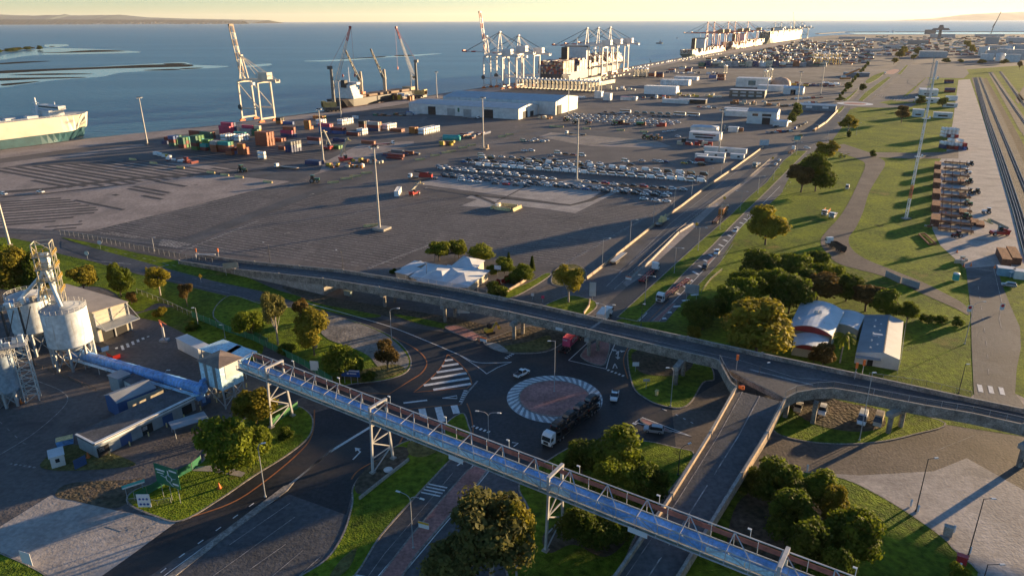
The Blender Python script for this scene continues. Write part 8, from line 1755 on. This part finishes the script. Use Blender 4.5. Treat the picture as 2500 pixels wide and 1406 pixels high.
q=P(480,636);m=MB();m.bar((0,0,2.6),(8.5,-1.5,3.0),.3);m.cyl((0,0,0),(0,0,2.8),.2,n=8);o=m.build('boom_barrier',sign_white,None,tuple(q));tag(o,'white boom barrier across the overpass descent between the signals','barrier')
for px,lab in(((536,1192),'orange traffic cone on the lower left grass'),((216,1117),'orange traffic cone beside the white hut'),((1172,832),'orange works cone beside the excavator'),((52,985),'orange cone at the foot of the slim silo'),((2336,617),'pink red cone at the hardstand entrance'),((2352,652),'orange bollard at the hardstand gate'),((2370,650),'second orange bollard at the hardstand gate'),((2428,655),'orange bollard across the hardstand gate')):
 q=P(*px);m=MB();m.lathe([(.26,.06),(.05,.95)],n=10);m.box((0,0,0),(.6,.6,.07));o=m.build('traffic_cone',orange_pl,None,(q.x,q.y,.1));o.scale=(1.4,1.4,1.4);tag(o,lab,'traffic cone','orange cones and bollards')
for px,lab in(((1180,835),'works barrier of orange and white boards by the excavator'),((1534,684),'orange and white crash cushion at the start of the median')):
 q=P(*px);m=MB();m.box((0,0,.2),(2.2,.4,.9),0,0);m.box((0,0,1.1),(2.2,.35,.3),0,1);o=m.build('works_barrier',[sign_white,orange_pl],None,(q.x,q.y,.05),rad(-30));tag(o,lab,'barrier')
q=P(948,1150);m=MB();m.lathe([(.1,0),(.9,.05),(1.0,.3),(.5,.5)],n=16);o=m.build('water_tank_lid',sign_white,None,(q.x,q.y,.2));tag(o,'round white tank lid on the soil under the conveyor leg','tank lid')
m=MB();w_=world([(878,1220),(940,1170),(998,1125)]);wall_along(m,[p-w_[0]for p in w_],.35,0,.8);o=m.build('retaining_kerb',conc_pale,None,w_[0]);tag(o,'long tan concrete edge wall below the conveyor leg','wall')
for px,c_,w,h,lab in(((2312,1308),conc_pale,1.4,2.0,'grey-green utility cabinet with a pale cap beside the apron'),((2345,1378),sign_red,1.5,1.8,'red utility box with a pale orange top near the dark lamp'),((850,722),mat('cabinet_green',(.2,.26,.25),.6),3,1.6,'green-grey cabinet on the soil below the overpass'),((1603,965),yellow_conc,.6,1.2,'small cream marker post on the shaded island')):
 q=P(*px);m=MB();m.box((0,0,0),(w,.9,h),rad(-30));m.box((0,0,h),(w+.2,1.1,.15),rad(-30));o=m.build('utility_cabinet',c_,None,(q.x,q.y,.1));tag(o,lab,'cabinet')
for i,px in enumerate(((2223,1236),(2240,1250),(2328,1300),(2366,1352),(2342,1392),(1970,1150))):
 q=P(*px);m=MB();m.lathe([(.2,0),(.2,1.5),(.05,1.6)],n=8);o=m.build('bollard',sign_white,None,(q.x,q.y,.1));tag(o,'white bollard at the edge of the pale concrete apron','bollard','white bollards by the apron')
#roadside barriers of the main road
def blocks(px,n,m_,lab,grp,h=1.0,z=.06):
 w=world(px);L=[0]
 for a,b in zip(w,w[1:]):L.append(L[-1]+(b-a).length)
 K=Kind(lambda:block_mesh(m_))
 for i in range(n):
  s=L[-1]*(i+.5)/n
  for j in range(len(w)-1):
   if s<=L[j+1]:break
  t=(s-L[j])/(L[j+1]-L[j]);q=w[j].lerp(w[j+1],t);a=math.atan2(w[j+1].y-w[j].y,w[j+1].x-w[j].x)
  K.put((q.x,q.y,z),a,lab,'barrier',grp,(L[-1]/n/6.15,1,h))
blocks([(1432,682),(1478,647),(1530,605),(1600,549),(1662,506),(1723,459),(1794,411),(1864,360)],56,ramp_tan,'tan concrete barrier block in the long line between yard and main road','tan barrier line of the main road',1.15)
blocks([(1538,684),(1590,637),(1656,570),(1692,548)],26,conc_pale,'pale concrete barrier block in the median line of the main road','median barrier line',.9)
mesh_fence('median_rail','steel guard rail along the left side of the median',[(p.x,p.y,.1)for p in world([(1530,680),(1655,565),(1720,513),(1816,446),(1880,391)])],.9)
mesh_fence('lawn_fence','low white post and rail beside the exit road on the lawn',[(p.x,p.y,.1)for p in world([(1712,715),(1735,685),(1762,662)])],1.0)
m=MB();w_=[P(u,v)for u,v in((1360,757),(1372,742),(1378,735))];wall_along(m,[p-w_[0]for p in[P(1425,768),P(1438,750),P(1440,735)]],.4,0,1.0);o=m.build('kerb_wall',ramp_tan,None,w_[0]+Vector((0,0,0)));tag(o,'curved sunlit tan wall on the grass behind the overpass','wall');o.location=(0,0,0)
for v_ in o.data.vertices:v_.co+=w_[0]
mesh_fence('east_fence','tall wire fence along the lawn edge behind the overpass',[(p.x,p.y,.1)for p in world([(2120,925),(2260,945),(2370,972)])],1.8)
blocks([(1988,320),(2018,300),(2045,272)],9,ramp_tan,'tan sunlit wall block along the far gate road','far gate wall',2.0)
blocks([(2105,400),(2120,404)],0,ramp_tan,'','')
#rail hardstand on the right
rusty=mat('rusty_steel',(0.30,0.115,0.05),.85,var=.25,scale=.8,scale2=4,bump=.3);rustd=mat('dark_rust',(0.15,0.065,0.04),.85,var=.3,scale=.8,scale2=4)
ga=hd((2276,570),(2290,400))
for i in range(6):
 q=P(2288,402).lerp(P(2280,566),(i+.5)/6)
 if i:RB.put((q.x,q.y,.1),ga,f'brown rusty sheet stack in the left column of the hardstand, {ORD[i]} from the far end','steel stack','rusty steel stacks')
 if i==0:
  def rb():
   m=MB();m.box((0,0,0),(12.4,3.6,3.3),0,1)
   for k in range(9):m.box((-5.6+k*1.4,0,3.3),(1.2,3.7,.16),0,0)
   return m.build('steel_stack',[rusty,rustd])
  RB=Kind(rb);RB.put((q.x,q.y,.1),ga,'brown rusty sheet stack in the left column of the hardstand, first from the far end','steel stack','rusty steel stacks')
def rack():
 r=thing('steel_rack',None,None);m=MB()
 for x in(-6,-2,2,6):m.bar((x,-2,0),(x,-2,2.6),.25);m.bar((x,2,0),(x,2,2.6),.25);m.bar((x,-2,.4),(x,2,.4),.25)
 m.build('rack_frame',rustd,r);m=MB();g=random.Random(4)
 for k in range(14):m.bar((-7,-1.7+k*.26,.7+g.uniform(0,.5)),(7,-1.7+k*.26,.7+g.uniform(0,.5)),.22)
 m.build('steel_bars',rustd,r);return r
RK=Kind(rack)
for i in range(11):
 v=400+i*16.5;q=P(2330-i*.2+4,v);RK.put((q.x,q.y,.1),ga+math.pi/2,f'rusty steel bar rack beside the brown stacks, {ORD[i]} from the far end','steel rack','rusty steel racks',(1,1.45,R.uniform(.6,1.1)))
for i,(u,v)in enumerate(((2350,520),(2350,480),(2345,445),(2378,545),(2392,550))):q=P(u,v);RB.put((q.x,q.y,.1),ga,f'low rusty sheet bundle on the hardstand, {ORD[i]} of the loose ones','steel stack','rusty steel stacks',(.7,.9,.35))
for i,(u,v)in enumerate(((2448,635),(2472,632))):q=P(u,v);RB.put((q.x,q.y,.1),ga+rad(4),f'long dark rusty stack at the right edge beside the site cabins, {"left" if i == 0 else "right"} one','steel stack','rusty steel stacks',(1.35,.9,.8))
for px,c_,lab in(((2368,405),'grey','grey forklift near the far end of the racks'),((2362,425),'white','white forklift beside the racks'),((2365,448),'darkgreen','green forklift beside the racks'),((2372,474),'black','black loader parked on the hardstand'),((2382,474),'black','second black loader parked on the hardstand'),((2362,502),'green','bright green forklift beside the racks'),((2360,535),'green','green forklift nearest the red tractor'),((2408,522),'white','white and black tractor out on the open hardstand'),((2335,580),'maroon','dark red tractor unit at the near end of the racks'),((2357,366),'grey','small vehicle by the tank blocks')):
 k=TR.setdefault(c_,Kind(lambda:tractor(c_)));k.put(vec(px,.1),R.uniform(0,6),lab,'tractor','machines on the rail hardstand',1.1)
r=thing('lifting_cradle','rectangular red-brown steel frame lying on the grass near the hardstand','frame',vec((2266,585),.15),0);m=MB();qs=[P(u,v)-P(2266,585)for u,v in((2243,574),(2258,573),(2285,598),(2268,599))]
for a,b in zip(qs,qs[1:]+qs[:1]):m.bar(a+Vector((0,0,.3)),b+Vector((0,0,.3)),.5)
m.build('beam',rusty,r)
gp='containers beside the rail hardstand'
stack((2300,362),6.06,[['navy','tank'],['maroon','tank'],['darkgreen','tank']],'the tank block at the hardstand corner',gp,GRID+rad(30),ALONG*2.7*1.0);stack((2318,364),6.06,[['maroon','tank','tank'],['red','tank'],['navy','tank','tank'],['blue','red']],'the hardstand edge tank block',gp,GRID+rad(30),ALONG*2.7)
stack((2302,335),6.06,[['tank','tank','tank'],['maroon','tank','tank'],['tank','tank','tank'],['red','tank','tank']],'the tank block behind the corner',gp,GRID+rad(30),ALONG*2.7)
stack((2318,226),12.19,[['maroon','navy'],['maroon','red'],['grey','blue']],'the red and navy block far up the hardstand',gp);stack((2322,246),12.19,[['white','white'],['white','white']],'the white pair up the hardstand',gp);stack((2316,204),12.19,[['navy','maroon'],['maroon']],'the dark block at the far hardstand end',gp)
for(u,v),L,Wd,H,lab in(((2265,232),20,30,7,'pale industrial office with roof plant beside the far lawn'),((2262,250),24,14,5,'low pale annexe in front of the industrial office'),((2240,285),10,9,7,'small white kiosk house beside the lattice mast'),((2300,288),16,8,5,'white rail workshop beside the tank blocks'),((2318,262),14,6,4,'white cabin row at the hardstand edge')):
 rbox((u,v),L,Wd,H,'rail_office',lab,kind='flat',wins=(('s',0,L*.5,1.4,1.6,glass),))
mesh_fence('bracket_fence','grey pipe fence beside the dirt track near the lawn corner',[(p.x,p.y,.1)for p in world([(2245,390),(2260,384),(2290,388)])],1.4)
for(u,v),c_,lab in(((2452,672),mat('cabin_blue',(.16,.34,.46),.5),'blue and white site cabin beside the rusty stacks'),((2492,680),wht_wall,'white site cabin at the right edge')):rbox((u,v),5,3.2,3,'site_cabin',lab,'cabin',wall=c_,kind='flat')
q=P(2472,676);m=MB();m.add([(-2,-1.5,2),(2,-1.5,2),(0,0,3),(2,1.5,2),(-2,1.5,2)],[(0,1,2),(1,3,2),(3,4,2),(4,0,2)]);
for x,y in((-2,-1.5),(2,-1.5),(2,1.5),(-2,1.5)):m.cyl((x,y,0),(x,y,2),.05,n=5)
o=m.build('gazebo',sign_white,None,(q.x,q.y,.1));tag(o,'small white gazebo tent between the site cabins','tent')
q=P(2332,685);m=MB();m.box((0,0,.1),(1.2,1.2,2.0));o=m.build('portable_toilet',paint('teal'),None,(q.x,q.y,.1));o.scale=(1.3,1.3,1.2);tag(o,'teal portable toilet with a white roof beside the right hand road','toilet');m=MB();m.lathe([(.85,2.1),(.75,2.35),(.1,2.5)],n=12);m.build('roof',sign_white,o)
for a,b,lab in(((2161,675),(2196,692),'grey fence panel screen beside the dirt track, left section'),((2200,692),(2243,706),'grey fence panel screen beside the dirt track, right section')):solid_fence(lab,[a,b],2.4,mat('grey_panel',(.34,.38,.41),.5))
heap((2350,640),6,(2.4,1.2),['brown','beige','cream'],'tan timber and debris piled at the hardstand gate','debris','debris_pile',(2.5,4),91,1.6);heap((2270,556),4,(2.0,.8),['beige','brown'],'tan timber by the steel frame','debris','debris_pile',(2.5,2),92,1.2)
r=thing('plant_crane','yellow plant machine parked in the shade beside the roadside clump','machine',vec((2055,385),.1),0);m=MB();m.box((0,0,.6),(4.5,2,1.2));m.box((-1,0,1.8),(1.6,1.6,1.2));m.bar((1,0,1.6),(5,0,2.6),.4);m.build('body',ye,r)
for x in(-1.4,1.4):
 for y in(-1,1):wheel(r,x,y,.6,.6,.4)
#far industrial area
far_wall=ribbed('far_cladding',(0.44,0.46,0.47),.6,.4,0,depth=.2);far_roof=ribbed('far_roof',(0.34,0.36,0.37),.6,.4,0,depth=.2)
FB=[((2276,140),60,50,14,'big grey shed with a pale front in the middle distance',far_wall,far_roof),((2240,108),70,40,14,'long grey rack like store beyond the far trees',mat('rack_grey',(.22,.24,.25),.7),far_roof),((2262,104),20,20,12,'red stack building beside the long grey store',paint('red'),far_roof),((2300,92),110,50,16,'long pale shed near the far shoreline',far_wall,wht_roof),((2270,84),60,60,26,'dark grey block tower far on the shoreline',mat('block_grey',(.14,.15,.16),.7),far_roof),((2395,137),14,14,22,'slim white far tower block',wht_wall,wht_roof),((2408,148),24,20,14,'white far factory cube with dark base',wht_wall,wht_roof),((2425,138),34,24,14,'pale far factory hall right of the cube',far_wall,far_roof),((2448,138),30,24,18,'pale ribbed far hall',far_wall,far_roof),((2480,146),40,30,22,'large pale far silo hall at the right',far_wall,far_roof),((2470,152),26,20,16,'front pale far silo hall at the right',wht_wall,far_roof),((2420,108),40,40,24,'blue-grey far process tower',mat('process_blue',(.25,.32,.36),.6),far_roof),((2490,104),90,60,18,'long far shed at the right edge with a pale roof',far_wall,wht_roof),((2440,118),60,30,8,'low far sheds in front of the process tower',far_wall,far_roof),((2490,122),50,40,16,'brown roofed far hall at the right edge',far_wall,mat('roof_brown',(.2,.12,.09),.7)),((2080,95),120,40,9,'long low far shed at the end of the quay',far_wall,far_roof),((2140,100),90,30,10,'low grey far shed left of the far trees',far_wall,far_roof),((2180,118),60,30,9,'flat far shed beside the far main road',far_wall,far_roof),((2120,126),70,30,6,'low pale far canopy in the far terminal',far_wall,far_roof),((2040,112),60,24,9,'far grey shed behind the yellow straddle carriers',far_wall,far_roof),((2415,90),130,50,12,'far tan roofed shed near the water',far_wall,tan_roof)]
for px,L,Wd,H,lab,wm,rm in FB:rbox(px,L,Wd,H,'far_building',lab,wall=wm,roof=rm,kind='flat',rz=ROW)
for px,rr,H,lab in(((2440,150),9,16,'white far storage tank in front of the silo halls'),((2405,128),8,14,'white far storage tank behind the cube'),((2462,132),10,18,'pale far storage tank between the halls')):
 q=P(*px);m=MB();m.lathe([(rr,0),(rr,H),(rr*.2,H+2)],n=20);o=m.build('storage_tank',wht_wall,None,tuple(q));tag(o,lab,'tank')
q=P(2292,97);r=thing('far_stacker','dark grey stacker machine with a broad head on the far shoreline','machine',tuple(q),0);m=MB();m.box((0,0,0),(12,12,40),0,0,.7);m.build('tower',mat('block_grey',(.14,.15,.16),.7),r);m=MB();m.box((0,0,40),(78,20,9),0,0,.8);m.box((0,0,49),(20,14,14),0,0,.6);m.build('head',mat('block_grey',(.14,.15,.16),.7),r)
q=P(2418,86);r=thing('far_crane','slim far lattice crane leaning right above the shoreline','crane',tuple(q),0);m=MB();m.bar((0,0,0),(10,0,60),3);m.bar((10,0,50),(32,0,125),2.4);m.bar((0,0,40),(24,0,95),1.6);m.build('boom',dark_steel,r)
r=thing('mobile_crane','orange and white mobile crane with its boom lowered near the far gate','crane',vec((2063,196),.1),rad(20));m=MB();m.box((0,0,1),(18,4,3));m.build('carrier',paint('orange'),r);m=MB();m.bar((-6,0,6),(26,0,16),2.4);m.build('boom',paint('orange'),r);m=MB();m.box((-4,0,4),(7,4,3));m.build('cab',sign_white,r)
for px,n,sz,c_,lab,sp,sd in(((1985,210),16,(9,3),['maroon','navy','black','yellow'],'dark red machinery and yellow frames in the far yard',(30,8),101),((2035,208),10,(8,4),['yellow','white','brown'],'yellow machinery by the far mast',(18,8),102),((1700,236),14,(6,3),['brown','yellow','cream'],'tan telescopic machines parked beside the reefer blocks',(30,6),103),((1600,240),12,(5,3),['white','orange','black','red'],'mixed machines in front of the reefer blocks',(16,6),104),((1690,355),12,(5,2.6),['maroon','black','red','beige'],'dark red and black loaders by the cabin compound',(14,3),105),((1775,318),14,(5,2.5),['brown','beige','white','black'],'tan and white plant machines before the white offices',(16,4),106),((1840,256),14,(7,2.5),['orange','beige','brown','cream'],'orange machine row behind the white office shed',(26,4),107),((1560,306),10,(9,2.6),['maroon','red','green','black'],'red trucks and a boom in front of the far white cars',(22,2),108),((1510,220),12,(8,3),['cream','white','beige'],'white cargo lined up by the container ship',(28,5),109),((1530,352),0,(1,1),['red'],'',(1,1),1),((1690,180),22,(7,2.4),['white','white','grey','navy'],'white vehicles lined up in the middle terminal',(45,5),110)):
 if n:heap(px,n,sz,c_,lab,'machinery','machinery_load',sp,sd,3.4)
m=MB();g=random.Random(12)
for a,b,n in(((1530,170),(1720,135),40),((1400,208),(1530,182),24),((1660,150),(1760,132),20)):
 for i in range(n):q=P(*a).lerp(P(*b),(i+g.random()*.6)/n);m.box((q.x+g.uniform(0,6),q.y,0),(g.uniform(3,7),2.4,g.uniform(1.2,2.6)),GRID,g.randrange(3))
tag(m.build('quay_clutter',[paint('white'),paint('cream'),paint('beige')]),'pale hatch covers and blocks strung along the far quay edge','cargo',kind='stuff')
m=MB();a,b=Vector((P(200,335,8))),P(125,352,.2);m.cyl(a,b,.12,n=5);o=m.build('mooring_rope',conc_pale);tag(o,'pale mooring rope from the car carrier bow to the quay','rope')
